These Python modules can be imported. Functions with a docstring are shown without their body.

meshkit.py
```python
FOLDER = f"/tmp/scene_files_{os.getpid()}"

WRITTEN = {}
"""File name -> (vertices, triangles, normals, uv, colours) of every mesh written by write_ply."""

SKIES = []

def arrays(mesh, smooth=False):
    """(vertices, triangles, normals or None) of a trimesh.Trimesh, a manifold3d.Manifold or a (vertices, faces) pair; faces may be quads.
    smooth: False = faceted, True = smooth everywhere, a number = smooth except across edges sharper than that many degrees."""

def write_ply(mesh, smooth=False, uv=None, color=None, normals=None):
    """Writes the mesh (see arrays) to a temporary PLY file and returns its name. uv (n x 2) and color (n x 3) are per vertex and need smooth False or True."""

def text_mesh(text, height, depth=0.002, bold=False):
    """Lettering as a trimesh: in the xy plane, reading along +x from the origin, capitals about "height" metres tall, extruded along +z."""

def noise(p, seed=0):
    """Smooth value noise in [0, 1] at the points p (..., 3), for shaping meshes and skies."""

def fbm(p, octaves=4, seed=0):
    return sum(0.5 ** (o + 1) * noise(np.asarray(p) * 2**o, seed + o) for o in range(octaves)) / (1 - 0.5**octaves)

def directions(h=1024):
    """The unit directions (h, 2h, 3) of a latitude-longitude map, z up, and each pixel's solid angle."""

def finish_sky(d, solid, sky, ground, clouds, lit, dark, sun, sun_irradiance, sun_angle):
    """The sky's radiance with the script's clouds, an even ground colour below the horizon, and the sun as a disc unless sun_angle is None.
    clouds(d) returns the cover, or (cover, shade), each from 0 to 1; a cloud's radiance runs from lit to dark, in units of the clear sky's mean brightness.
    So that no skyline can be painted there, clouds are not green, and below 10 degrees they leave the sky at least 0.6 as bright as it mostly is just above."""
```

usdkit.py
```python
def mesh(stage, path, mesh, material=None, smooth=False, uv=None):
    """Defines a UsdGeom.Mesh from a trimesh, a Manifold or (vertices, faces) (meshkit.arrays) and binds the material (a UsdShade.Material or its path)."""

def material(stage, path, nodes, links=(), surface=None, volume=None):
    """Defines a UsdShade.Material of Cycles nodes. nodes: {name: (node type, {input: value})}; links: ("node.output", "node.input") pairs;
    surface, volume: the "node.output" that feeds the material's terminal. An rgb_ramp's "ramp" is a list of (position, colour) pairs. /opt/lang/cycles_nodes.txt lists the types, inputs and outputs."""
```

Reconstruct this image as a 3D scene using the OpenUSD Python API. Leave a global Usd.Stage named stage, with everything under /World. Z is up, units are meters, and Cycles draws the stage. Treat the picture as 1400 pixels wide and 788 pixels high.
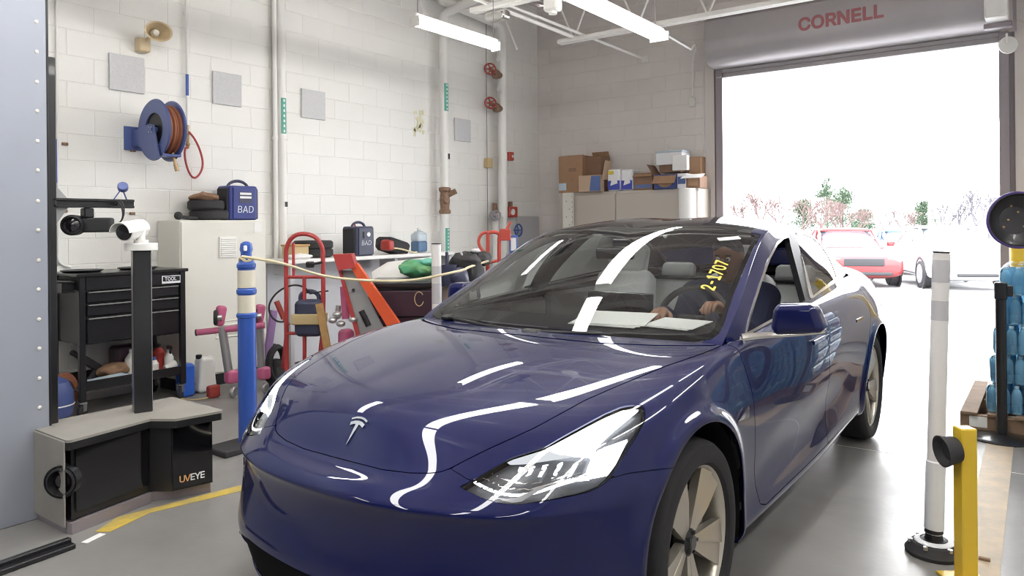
import math, random
import numpy as np, trimesh, usdkit, meshkit
import manifold3d as m3
import shapely.geometry as sg
from pxr import Usd, UsdGeom, UsdShade, UsdLux, Gf, Sdf, Vt

stage = Usd.Stage.CreateInMemory()
UsdGeom.SetStageUpAxis(stage, UsdGeom.Tokens.z)
UsdGeom.SetStageMetersPerUnit(stage, 1.0)
UsdGeom.Xform.Define(stage, '/World')
UsdGeom.Scope.Define(stage, '/World/Looks')
R_ = random.Random(7)

# ------------------------------------------------------------------ camera (f = 1010 px on a 1400 px wide frame, level, lens shifted up)
F, CAMZ, HOR, TH, RHO = 1010.0, 1.385, 308.5, 0.631, 0.009
cam = UsdGeom.Camera.Define(stage, '/World/camera')
cam.CreateHorizontalApertureAttr(36.0)
cam.CreateVerticalApertureAttr(36.0 * 788 / 1400)
cam.CreateFocalLengthAttr(36.0 * F / 1400)
cam.CreateVerticalApertureOffsetAttr(-(394 - HOR) * 36.0 / 1400)
cam.CreateClippingRangeAttr(Gf.Vec2f(0.05, 2000))
cam.CreateExposureAttr(0.88)
_fw = np.array([-math.sin(TH), math.cos(TH), 0]); _r = np.array([math.cos(TH), math.sin(TH), 0]); _u = np.array([0, 0, 1.0])
_rt = _r * math.cos(RHO) - _u * math.sin(RHO); _up = _u * math.cos(RHO) + _r * math.sin(RHO)
CAM = np.array([0, 0, CAMZ])
_m = np.eye(4); _m[0, :3], _m[1, :3], _m[2, :3], _m[3, :3] = _rt, _up, -_fw, CAM
cam.AddTransformOp().Set(Gf.Matrix4d(*[float(x) for x in _m.ravel()]))

# measuring: the photograph's pixels against real planes
def P(p):
    p = np.asarray(p, float) - CAM; d = p @ _fw
    return np.stack([700 + F * (p @ _rt) / d, HOR - F * (p @ _up) / d], -1)
def ray(u, v): return _fw + _rt * (u - 700) / F + _up * (HOR - v) / F
def onx(u, v, x): r = ray(u, v); return CAM + r * (x / r[0])
def ony(u, v, y): r = ray(u, v); return CAM + r * (y / r[1])
def onz(u, v, z): r = ray(u, v); return CAM + r * ((z - CAMZ) / r[2])

# ------------------------------------------------------------------ light
SKY, TUBE, TUBE_AREA = 6.0, 11.0, 5.0
def sky():
    path = '/World/Looks/sky'
    usdkit.material(stage, path, {
        'tc': ('texture_coordinate', {}), 'n': ('noise_texture', {'scale': 1.6, 'detail': 4.0}),
        'r': ('rgb_ramp', {'ramp': [(0.3, (0.86, 0.9, 0.97)), (0.7, (1.0, 1.0, 1.0))]}),
        'b': ('background_shader', {'strength': SKY})},
        [('tc.generated', 'n.vector'), ('n.fac', 'r.fac'), ('r.color', 'b.color')], surface='b.background')
    d = UsdLux.DomeLight.Define(stage, '/World/sky_dome')
    d.CreateIntensityAttr(1.0)
    UsdShade.MaterialBindingAPI.Apply(d.GetPrim()).Bind(UsdShade.Material.Get(stage, path))
sky()

# ------------------------------------------------------------------ materials
MATS = {}
def mat(name, color, rough=0.5, metal=0.0, coat=0.0, noise=None, bump=None, spec=0.5, emit=None, trans=0.0, ior=1.5, coat_rough=0.03, nscale=6.0, extra=None, rnoise=0.0):
    """noise: second colour mixed in by noise; bump: (scale, strength)."""
    p = {'roughness': rough, 'metallic': metal, 'coat_weight': coat, 'coat_roughness': coat_rough, 'specular_ior_level': spec, 'transmission_weight': trans, 'ior': ior}
    nodes, links = {'p': ('principled_bsdf', p)}, []
    if emit: p['emission_color'] = emit[0]; p['emission_strength'] = emit[1]
    nodes['g'] = ('texture_coordinate', {})
    if noise is not None:
        nodes['n'] = ('noise_texture', {'scale': nscale, 'detail': 5.0, 'roughness': 0.6})
        nodes['r'] = ('rgb_ramp', {'ramp': [(0.35, color), (0.65, noise)]})
        links += [('g.object', 'n.vector'), ('n.fac', 'r.fac'), ('r.color', 'p.base_color')]
    else:
        p['base_color'] = color
    if rnoise:
        nodes['rn'] = ('noise_texture', {'scale': nscale * 0.7, 'detail': 4.0})
        nodes['rm'] = ('map_range', {'from_min': 0.3, 'from_max': 0.7, 'to_min': max(rough - rnoise, 0.02), 'to_max': rough + rnoise})
        links += [('g.object', 'rn.vector'), ('rn.fac', 'rm.value'), ('rm.result', 'p.roughness')]
    if bump:
        nodes['bn'] = ('noise_texture', {'scale': bump[0], 'detail': 3.0})
        nodes['bb'] = ('bump', {'strength': bump[1], 'distance': 0.01})
        links += [('g.object', 'bn.vector'), ('bn.fac', 'bb.height'), ('bb.normal', 'p.normal')]
    MATS[name] = usdkit.material(stage, '/World/Looks/' + name, nodes, links, surface='p.BSDF')
    return MATS[name]
def pane_mat(name, tint=(1, 1, 1), gloss=1.0, ior=1.5):
    MATS[name] = usdkit.material(stage, '/World/Looks/' + name, {
        't': ('transparent_bsdf', {'color': tint}), 'g': ('glossy_bsdf', {'color': (gloss,) * 3, 'roughness': 0.0}),
        'f': ('fresnel', {'IOR': ior}), 'm': ('mix_closure', {})},
        [('f.fac', 'm.fac'), ('t.BSDF', 'm.closure1'), ('g.BSDF', 'm.closure2')], surface='m.closure')
def glow(name, color, strength):
    MATS[name] = usdkit.material(stage, '/World/Looks/' + name, {'e': ('emission', {'color': color, 'strength': strength})}, [], surface='e.emission')

# ------------------------------------------------------------------ mesh helpers
def rot(axis, deg):
    return trimesh.transformations.rotation_matrix(math.radians(deg), axis)[:3, :3]
def cat(*ms):
    vs, fs, n = [], [], 0
    for m in ms:
        v, f = (m.vertices, m.faces) if hasattr(m, 'vertices') else m
        v, f = np.asarray(v, float), np.asarray(f, int)
        vs.append(v); fs.append(f + n); n += len(v)
    return np.vstack(vs), np.vstack(fs)
def mv(m, t=(0, 0, 0), R=None, s=None):
    v, f = (m.vertices, m.faces) if hasattr(m, 'vertices') else m
    v = np.asarray(v, float)
    if s is not None: v = v * np.asarray(s)
    if R is not None: v = v @ np.asarray(R).T
    return v + np.asarray(t, float), np.asarray(f)
_box_cache = {}
def box(c, s, b=0.0, R=None):
    """box centred on c, size s, edges chamfered by b"""
    s = np.asarray(s, float); h = s / 2
    if b <= 0:
        m = trimesh.creation.box(s); return mv(m, c, R)
    b = min(b, h.min() * 0.95)
    pts = []
    for sx in (-1, 1):
        for sy in (-1, 1):
            for sz in (-1, 1):
                q = np.array([sx, sy, sz]) * h
                for k in range(3):
                    o = np.array([sx, sy, sz]) * b; o[k] = 0
                    pts.append(q - o)
    hull = trimesh.convex.convex_hull(np.array(pts))
    return mv(hull, c, R)
def frame_of(d):
    d = np.asarray(d, float); d = d / np.linalg.norm(d)
    a = np.cross(d, [0, 0, 1.0] if abs(d[2]) < 0.95 else [1.0, 0, 0]); a /= np.linalg.norm(a)
    return a, np.cross(a, d), d
def lathe(profile, n=32, c=(0, 0, 0), axis=(0, 0, 1)):
    """profile [(r, h)...] turned about axis"""
    pr = np.asarray(profile, float); k = len(pr)
    a, b, d = frame_of(axis)
    ang = np.arange(n) * 2 * np.pi / n
    v = pr[:, None, 0:1] * (np.cos(ang)[None, :, None] * a + np.sin(ang)[None, :, None] * b) + pr[:, None, 1:2] * d
    i, j = np.meshgrid(np.arange(k - 1), np.arange(n), indexing='ij')
    q = np.stack([i * n + j, i * n + (j + 1) % n, (i + 1) * n + (j + 1) % n, (i + 1) * n + j], -1).reshape(-1, 4)
    f = np.vstack([q[:, [0, 1, 2]], q[:, [0, 2, 3]]])
    v = v.reshape(-1, 3)
    area = np.linalg.norm(np.cross(v[f[:, 1]] - v[f[:, 0]], v[f[:, 2]] - v[f[:, 0]]), axis=1)
    f = f[area > 1e-12]
    m = trimesh.Trimesh(v, f, process=False)
    return mv((v, f if m.volume >= 0 else f[:, ::-1]), c)
def cyl(c, r, h, axis=(0, 0, 1), n=24, b=0.0, r2=None):
    r2 = r if r2 is None else r2
    if b > 0: pr = [(0, -h / 2), (r - b, -h / 2), (r, -h / 2 + b), (r2, h / 2 - b), (r2 - b, h / 2), (0, h / 2)]
    else: pr = [(0, -h / 2), (r, -h / 2), (r2, h / 2), (0, h / 2)]
    return lathe(pr, n, c, axis)
def rod(a, b, r, n=10):
    a, b = np.asarray(a, float), np.asarray(b, float)
    return cyl((a + b) / 2, r, np.linalg.norm(b - a), b - a, n)
def smooth_path(pts, n=8):
    pts = np.asarray(pts, float)
    if len(pts) < 3: return pts
    from scipy.interpolate import CubicSpline
    t = np.r_[0, np.cumsum(np.linalg.norm(np.diff(pts, axis=0), axis=1))]
    return CubicSpline(t, pts)(np.linspace(0, t[-1], n * (len(pts) - 1) + 1))
def tube(pts, r, n=8, smooth=0, closed=False, caps=True):
    p = smooth_path(pts, smooth) if smooth else np.asarray(pts, float)
    k = len(p)
    if np.ndim(r) and len(r) != k: r = np.interp(np.linspace(0, 1, k), np.linspace(0, 1, len(r)), r)
    if closed: t = np.roll(p, -1, 0) - np.roll(p, 1, 0)
    else: t = np.gradient(p, axis=0)
    t /= np.linalg.norm(t, axis=1, keepdims=True) + 1e-12
    a0 = frame_of(t[0])[0]; A = [a0]
    for i in range(1, k):
        a = A[-1] - t[i] * (A[-1] @ t[i]); A.append(a / (np.linalg.norm(a) + 1e-12))
    A = np.array(A); B = np.cross(t, A)
    ang = np.arange(n) * 2 * np.pi / n
    rr = np.broadcast_to(r, (k,))[:, None, None]
    v = p[:, None] + rr * (np.cos(ang)[None, :, None] * A[:, None] + np.sin(ang)[None, :, None] * B[:, None])
    m = k if closed else k - 1
    i, j = np.meshgrid(np.arange(m), np.arange(n), indexing='ij')
    i2 = (i + 1) % k
    q = np.stack([i * n + j, i * n + (j + 1) % n, i2 * n + (j + 1) % n, i2 * n + j], -1).reshape(-1, 4)
    f = np.vstack([q[:, [0, 1, 2]], q[:, [0, 2, 3]]])
    v = v.reshape(-1, 3)
    if caps and not closed:
        v = np.vstack([v, p[:1], p[-1:]]); nn = k * n
        jj = np.arange(n)
        f = np.vstack([f, np.stack([(jj + 1) % n, jj, np.full(n, nn)], 1), np.stack([(k - 1) * n + jj, (k - 1) * n + (jj + 1) % n, np.full(n, nn + 1)], 1)])
    return v, f
def prism(poly, h, o=(0, 0, 0), ex=(1, 0, 0), ey=(0, 1, 0)):
    """polygon (points or shapely) in the plane ex, ey through o, extruded by h along ex x ey"""
    g = poly if hasattr(poly, 'geom_type') else sg.Polygon(poly)
    m = trimesh.creation.extrude_polygon(g.buffer(0), abs(h), engine='earcut')
    ex, ey = np.asarray(ex, float), np.asarray(ey, float); ez = np.cross(ex, ey)
    v = m.vertices.copy()
    if h < 0: v[:, 2] -= abs(h)
    return v @ np.stack([ex, ey, ez]) + np.asarray(o, float), m.faces
def ball(c, r, sub=2, s=(1, 1, 1)):
    m = trimesh.creation.icosphere(sub, 1.0); return mv(m, c, None, np.asarray(s) * r)
def hull(pts):
    return trimesh.convex.convex_hull(np.asarray(pts, float))
def rbox(c, s, r=0.02, R=None, seg=4):
    """box with properly rounded edges"""
    s = np.asarray(s, float); r = min(r, s.min() / 2 * 0.98)
    u = trimesh.creation.uv_sphere(r, count=[2 * seg, 4 * seg]).vertices
    pts = np.vstack([u + (s / 2 - r) * np.array([a, b, d]) for a in (-1, 1) for b in (-1, 1) for d in (-1, 1)])
    return mv(hull(pts), c, R)
def text(s, h, o, ex, ey, depth=0.0015, bold=False, center=False):
    m = meshkit.text_mesh(s, h, depth, bold); v = m.vertices.copy()
    if center: v[:, 0] -= (v[:, 0].min() + v[:, 0].max()) / 2
    ex, ey = np.asarray(ex, float), np.asarray(ey, float); ez = np.cross(ex, ey)
    return v @ np.stack([ex, ey, ez]) + np.asarray(o, float), m.faces
def lumpy(m, amp, scale, seed=0):
    v, f = (m.vertices, m.faces) if hasattr(m, 'vertices') else m
    v = np.asarray(v, float)
    d = np.stack([meshkit.fbm(v * scale + 17.3 * k, 3, seed + k) for k in range(3)], -1) - 0.5
    return v + d * amp, f

# ------------------------------------------------------------------ objects
USED = {}
def numbered(parent, name):
    k = USED.get((parent, name), 0); USED[(parent, name)] = k + 1
    return f'{parent}/{name}' + (f'_{k:03d}' if k else '')
def tag(prim, label=None, cat_=None, group=None, kind=None):
    for k, v in (('label', label), ('category', cat_), ('group', group), ('kind', kind)):
        if v: prim.SetCustomDataByKey(k, v)
def thing(name, label, cat_, loc=(0, 0, 0), rotz=0.0, group=None, kind=None):
    x = UsdGeom.Xform.Define(stage, numbered('/World', name))
    x.AddTranslateOp().Set(Gf.Vec3d(*map(float, loc)))
    if rotz: x.AddRotateZOp().Set(float(rotz))
    tag(x.GetPrim(), label, cat_, group, kind)
    return x.GetPrim()
def part(parent, name, m, material, smooth=30, label=None, kind=None, normals=None):
    path = str(parent.GetPath()) if parent is not None else '/World'
    path = numbered(path, name)
    mt = MATS[material] if isinstance(material, str) else material
    if normals is None:
        g = usdkit.mesh(stage, path, m, mt, smooth=smooth)
    else:
        g = usdkit.mesh(stage, path, m, mt, smooth=False)
        g.CreateNormalsAttr(Vt.Vec3fArray.FromNumpy(normals.astype(np.float32))); g.SetNormalsInterpolation('vertex')
    tag(g.GetPrim(), label, None, None, kind)
    return g.GetPrim()
def solo(name, m, material, label, cat_, smooth=30, group=None, kind=None):
    p = part(None, name, m, material, smooth); tag(p, label, cat_, group, kind); return p
def struct(name, m, material, smooth=30, label=None):
    p = part(None, name, m, material, smooth); tag(p, label, None, None, 'structure'); return p
def copy_of(root, loc, rotz=0.0, label=None, group=None):
    was = root.GetCustomData()
    r = thing(root.GetName().rstrip('0123456789').rstrip('_') if root.GetName()[-3:].isdigit() else root.GetName(), label or was['label'], was['category'], loc, rotz, group or was.get('group'))
    r.GetReferences().AddInternalReference(root.GetPath()); r.SetInstanceable(True)
    return r
# ================================================================== THE CAR
CAR0 = np.array([-1.832, 2.290, 0.0])          # front axle centre on the floor; local axes: x = to the driver's side, y = rearwards, z = up
mat('car_paint', (0.002, 0.0053, 0.066), rough=0.4, metal=0.2, coat=1.0, coat_rough=0.012, spec=0.1)
mat('black_trim', (0.012, 0.012, 0.014), rough=0.35)
mat('black_gloss', (0.006, 0.006, 0.008), rough=0.06, coat=1.0)
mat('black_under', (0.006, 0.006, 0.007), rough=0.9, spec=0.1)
mat('chrome', (0.75, 0.74, 0.72), rough=0.14, metal=1.0)
mat('wheel_silver', (0.62, 0.58, 0.5), rough=0.3, metal=0.75, coat=0.3)
mat('tyre_rubber', (0.018, 0.017, 0.019), rough=0.72, bump=(60, 0.1))
mat('rotor_steel', (0.35, 0.35, 0.36), rough=0.35, metal=0.9)
mat('lamp_dark', (0.085, 0.088, 0.095), rough=0.25, metal=0.3)
mat('white_upholstery', (0.85, 0.86, 0.86), rough=0.55)
mat('cabin_dark', (0.02, 0.02, 0.023), rough=0.6)
mat('cabin_grey', (0.32, 0.31, 0.3), rough=0.8)
mat('tail_red', (0.35, 0.01, 0.012), rough=0.1, coat=1.0)
pane_mat('windscreen', (0.95, 0.98, 0.97))
pane_mat('roof_pane', (0.5, 0.52, 0.52))
pane_mat('lens', (0.97, 0.98, 1.0))
pane_mat('dark_pane', (0.5, 0.53, 0.52))
glow('headlamp_glow', (0.93, 0.97, 1.0), 3.2)
glow('bezel_glow', (0.93, 0.97, 1.0), 0.45)  # weak glow for the upper headlamp bezel, which is no lamp itself
glow('drl_glow', (0.95, 0.98, 1.0), 1.6)

def interp_cage(T, quads, it=10):
    """vertex positions whose Catmull-Clark limit passes through T"""
    V = T.copy(); nv = len(T); q = quads
    from collections import defaultdict
    ec = defaultdict(int)
    for f in q:
        for k in range(4): ec[tuple(sorted((f[k], f[(k + 1) % 4])))] += 1
    E = np.array(list(ec)); cnt = np.array(list(ec.values()))
    bnd = E[cnt == 1]; isb = np.zeros(nv, bool); isb[bnd.ravel()] = True
    bdeg = np.bincount(bnd.ravel(), minlength=nv)
    val = np.bincount(E.ravel(), minlength=nv).astype(float)
    nf = np.bincount(q.ravel(), minlength=nv)
    def limit(V):
        fs = np.zeros_like(V); es = np.zeros_like(V); bs = np.zeros_like(V)
        for k in range(4): np.add.at(fs, q[:, k], V[q[:, (k + 2) % 4]])
        for a, b in ((0, 1), (1, 0)):
            np.add.at(es, E[:, a], V[E[:, b]]); np.add.at(bs, bnd[:, a], V[bnd[:, b]])
        n = val[:, None]
        L = (n * n * V + 4 * es + fs) / (n * (n + 5))
        L[isb] = ((4 * V + bs) / 6)[isb]
        corner = isb & (nf == 1); L[corner] = V[corner]
        return L
    for _ in range(it): V = V + (T - limit(V))
    return V
def catmull(V, q):
    nv = len(V)
    fp = V[q].mean(1)
    e = np.sort(np.stack([q, np.roll(q, -1, 1)], -1), -1).reshape(-1, 2)
    key = e[:, 0].astype(np.int64) * nv + e[:, 1]
    u, first, inv, cnt = np.unique(key, return_index=True, return_inverse=True, return_counts=True)
    E = e[first]; fi = np.repeat(np.arange(len(q)), 4)
    fsum = np.zeros((len(E), 3)); np.add.at(fsum, inv, fp[fi])
    mid = V[E].mean(1); b = cnt == 1
    ep = np.where(b[:, None], mid, (V[E].sum(1) + fsum) / 4)
    val = np.bincount(E.ravel(), minlength=nv).astype(float)[:, None]
    Fs = np.zeros_like(V); np.add.at(Fs, q.ravel(), np.repeat(fp, 4, 0)); nf = np.bincount(q.ravel(), minlength=nv)[:, None]
    Rs = np.zeros_like(V)
    for k in (0, 1): np.add.at(Rs, E[:, k], mid)
    with np.errstate(divide='ignore', invalid='ignore'):
        new = (Fs / np.maximum(nf, 1) + 2 * Rs / val + (val - 3) * V) / val
    bs = np.zeros_like(V); bd = np.zeros(nv)
    for k in (0, 1): np.add.at(bs, E[b][:, k], mid[b]); np.add.at(bd, E[b][:, k], 1)
    isb = bd > 0
    new[isb] = ((bs + 2 * V) / 4)[isb]
    corner = isb & (nf[:, 0] == 1); new[corner] = V[corner]
    out = np.vstack([new, ep, fp])
    inv = inv.reshape(-1, 4); o1, o2 = nv, nv + len(E)
    fidx = np.arange(len(q)) + o2
    Q = np.stack([np.stack([q[:, k], inv[:, k] + o1, fidx, inv[:, (k - 1) % 4] + o1], 1) for k in range(4)], 1).reshape(-1, 4)
    return out, Q
def tris(Q): return np.vstack([Q[:, [0, 1, 2]], Q[:, [0, 2, 3]]])
def vnorm(V, T):
    n = np.zeros_like(V); c = np.cross(V[T[:, 1]] - V[T[:, 0]], V[T[:, 2]] - V[T[:, 0]])
    for k in range(3): np.add.at(n, T[:, k], c)
    return n / np.maximum(np.linalg.norm(n, axis=1, keepdims=True), 1e-20)
class Sheet:
    """triangles with smooth normals that can be cut along any scalar field"""
    def __init__(s, V, T, N): s.V, s.T, s.N = V, T, N
    def cut(s, phi):
        """the part where phi < 0"""
        V, T, N = s.V, s.T, s.N
        neg = phi < 0; k = neg[T].sum(1)
        keep = [T[k == 3]]; nV, nN = [V], [N]; base = len(V)
        for want in (1, 2):
            t = T[k == want]
            if not len(t): continue
            odd = neg[t] if want == 1 else ~neg[t]
            i0 = odd.argmax(1); r = np.arange(len(t))
            a, b, c = t[r, i0], t[r, (i0 + 1) % 3], t[r, (i0 + 2) % 3]
            def edge(p, q):
                w = (phi[p] / (phi[p] - phi[q]))[:, None]
                n = N[p] * (1 - w) + N[q] * w
                return V[p] * (1 - w) + V[q] * w, n / np.maximum(np.linalg.norm(n, axis=1, keepdims=True), 1e-12)
            (v1, n1), (v2, n2) = edge(a, b), edge(a, c)
            i1 = base + r; i2 = base + len(t) + r; base += 2 * len(t)
            nV += [v1, v2]; nN += [n1, n2]
            if want == 1: keep.append(np.stack([a, i1, i2], 1))
            else: keep += [np.stack([i1, b, c], 1), np.stack([i1, c, i2], 1)]
        return Sheet(np.vstack(nV), np.vstack(keep), np.vstack(nN)).clean()
    def clean(s):
        u, inv = np.unique(s.T.ravel(), return_inverse=True)
        return Sheet(s.V[u], inv.reshape(-1, 3), s.N[u])
    def mirror(s): return Sheet(s.V * [-1, 1, 1], s.T[:, ::-1], s.N * [-1, 1, 1])
    def both(s):
        m = s.mirror(); return Sheet(np.vstack([s.V, m.V]), np.vstack([s.T, m.T + len(s.V)]), np.vstack([s.N, m.N]))
    def offset(s, d): return Sheet(s.V + s.N * d, s.T, s.N)
    def thick(s, d):
        """a shell of thickness d towards the inside, with its rim"""
        e = np.sort(np.stack([s.T, np.roll(s.T, -1, 1)], -1), -1).reshape(-1, 2); d_e = np.stack([s.T, np.roll(s.T, -1, 1)], -1).reshape(-1, 2)
        key = e[:, 0].astype(np.int64) * len(s.V) + e[:, 1]
        u, first, c = np.unique(key, return_index=True, return_counts=True)
        rim = d_e[first[c == 1]]; n = len(s.V)
        inner = s.V - s.N * d
        a, b = rim[:, 0], rim[:, 1]
        V = np.vstack([s.V, inner, s.V[a], s.V[b], inner[a], inner[b]]); m = len(a); o = 2 * n; i = np.arange(m)
        side = np.cross(s.V[b] - s.V[a], s.N[a]); side /= np.maximum(np.linalg.norm(side, axis=1, keepdims=True), 1e-12)
        T = np.vstack([s.T, s.T[:, ::-1] + n, np.stack([o + i, o + 2 * m + i, o + m + i], 1), np.stack([o + m + i, o + 2 * m + i, o + 3 * m + i], 1)])
        return Sheet(V, T, np.vstack([s.N, -s.N, side, side, side, side]))
def sdf_poly(p, poly):
    """signed distance of the points to the polygon, negative inside"""
    poly = np.asarray(poly, float); d = np.full(len(p), 1e18); ins = np.zeros(len(p), bool)
    for a, b in zip(poly, np.roll(poly, -1, 0)):
        e = b - a; w = p - a
        t = np.clip((w @ e) / max(e @ e, 1e-12), 0, 1)
        d = np.minimum(d, ((w - t[:, None] * e) ** 2).sum(1))
        c1 = (a[1] <= p[:, 1]) & (b[1] > p[:, 1]); c2 = (a[1] > p[:, 1]) & (b[1] <= p[:, 1])
        cr = e[0] * w[:, 1] - e[1] * w[:, 0]
        ins ^= (c1 & (cr > 0)) | (c2 & (cr < 0))
    d = np.sqrt(d); return np.where(ins, -d, d)
def curve2(pts, n=6, closed=False):
    return smooth_path(np.asarray(pts, float), n)
def pix(V): return P(V + CAR0)

# ---- lower body: a wrap of columns from nose centre round the side to the tail centre, rows from crest / belt to the sill, plus bonnet and boot lid
def wrap_columns():
    cols = []
    # nose columns: rows k0..k8 (lon, lat, z)
    cols.append([(-.718, 0, .650), (-.785, 0, .617), (-.822, 0, .583), (-.812, 0, .552), (-.800, 0, .46), (-.820, 0, .36), (-.832, 0, .29), (-.82, 0, .20), (-.74, 0, .15)])
    cols.append([(-.700, .23, .662), (-.764, .245, .622), (-.803, .26, .583), (-.793, .260, .552), (-.784, .260, .46), (-.801, .262, .36), (-.810, .262, .29), (-.80, .27, .20), (-.72, .25, .15)])
    cols.append([(-.655, .414, .684), (-.705, .445, .634), (-.742, .475, .585), (-.733, .474, .553), (-.728, .481, .46), (-.745, .49, .36), (-.747, .49, .29), (-.722, .48, .20), (-.67, .46, .15)])
    cols.append([(-.560, .575, .722), (-.598, .625, .660), (-.625, .668, .590), (-.622, .670, .556), (-.618, .674, .46), (-.625, .683, .36), (-.627, .683, .29), (-.602, .662, .20), (-.57, .64, .15)])
    S = [  # lon : k0(lat,z) k1 k2 k3 k4 k5 k6 k7 k8
        (-.435, (.690, .772), (.768, .716), (.818, .62), (.832, .56), (.845, .46), (.855, .36), (.853, .29), (.83, .20), (.75, .15)),
        (-.225, (.755, .828), (.845, .768), (.893, .66), (.903, .575), (.905, .47), (.900, .37), (.893, .29), (.87, .21), (.78, .16)),
        (0.00, (.785, .868), (.868, .812), (.912, .70), (.922, .60), (.924, .48), (.915, .38), (.905, .29), (.88, .22), (.78, .17)),
        (0.20, (.793, .892), (.868, .838), (.906, .72), (.914, .61), (.914, .49), (.905, .39), (.898, .30), (.88, .22), (.78, .18)),
        (0.40, (.797, .907), (.863, .855), (.897, .73), (.903, .61), (.898, .50), (.893, .40), (.893, .30), (.88, .22), (.78, .18)),
        (0.60, (.805, .916), (.860, .868), (.894, .74), (.900, .62), (.893, .50), (.885, .40), (.890, .30), (.885, .22), (.78, .18)),
        (0.90, (.828, .935), (.870, .888), (.900, .76), (.906, .64), (.896, .52), (.884, .42), (.892, .31), (.89, .22), (.78, .18)),
        (1.25, (.838, .955), (.878, .908), (.908, .78), (.914, .66), (.903, .54), (.888, .43), (.895, .32), (.895, .22), (.78, .18)),
        (1.65, (.838, .974), (.882, .925), (.912, .80), (.918, .68), (.908, .56), (.892, .45), (.898, .33), (.895, .22), (.78, .18)),
        (2.05, (.828, .992), (.882, .940), (.914, .82), (.921, .70), (.914, .58), (.902, .46), (.902, .34), (.89, .23), (.78, .18)),
        (2.40, (.808, 1.012), (.880, .952), (.918, .83), (.928, .71), (.926, .59), (.918, .47), (.91, .35), (.89, .24), (.78, .19)),
        (2.66, (.775, 1.035), (.875, .962), (.922, .835), (.934, .71), (.935, .59), (.928, .47), (.918, .35), (.89, .25), (.78, .20)),
        (2.90, (.745, 1.052), (.868, .968), (.920, .835), (.934, .71), (.935, .59), (.928, .47), (.918, .36), (.89, .26), (.78, .21)),
        (3.15, (.715, 1.058), (.850, .965), (.905, .83), (.920, .70), (.920, .59), (.912, .47), (.90, .37), (.87, .27), (.76, .22)),
        (3.38, (.680, 1.055), (.815, .955), (.872, .82), (.890, .69), (.890, .58), (.882, .47), (.87, .37), (.84, .28), (.74, .23))]
    for s in S: cols.append([(s[0], a, z) for a, z in s[1:]])
    cols.append([(3.54, .600, 1.048), (3.60, .715, .945), (3.63, .765, .82), (3.66, .790, .69), (3.67, .80, .58), (3.68, .79, .47), (3.66, .78, .38), (3.60, .74, .30), (3.50, .66, .25)])
    cols.append([(3.63, .35, 1.050), (3.73, .41, .945), (3.75, .45, .82), (3.79, .47, .69), (3.80, .48, .58), (3.81, .48, .47), (3.79, .47, .38), (3.72, .44, .30), (3.60, .40, .25)])
    cols.append([(3.655, 0, 1.052), (3.77, 0, .945), (3.79, 0, .82), (3.82, 0, .69), (3.83, 0, .58), (3.84, 0, .47), (3.82, 0, .38), (3.75, 0, .30), (3.62, 0, .25)])
    return np.array(cols)          # [col][row](lon, lat, z)
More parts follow.
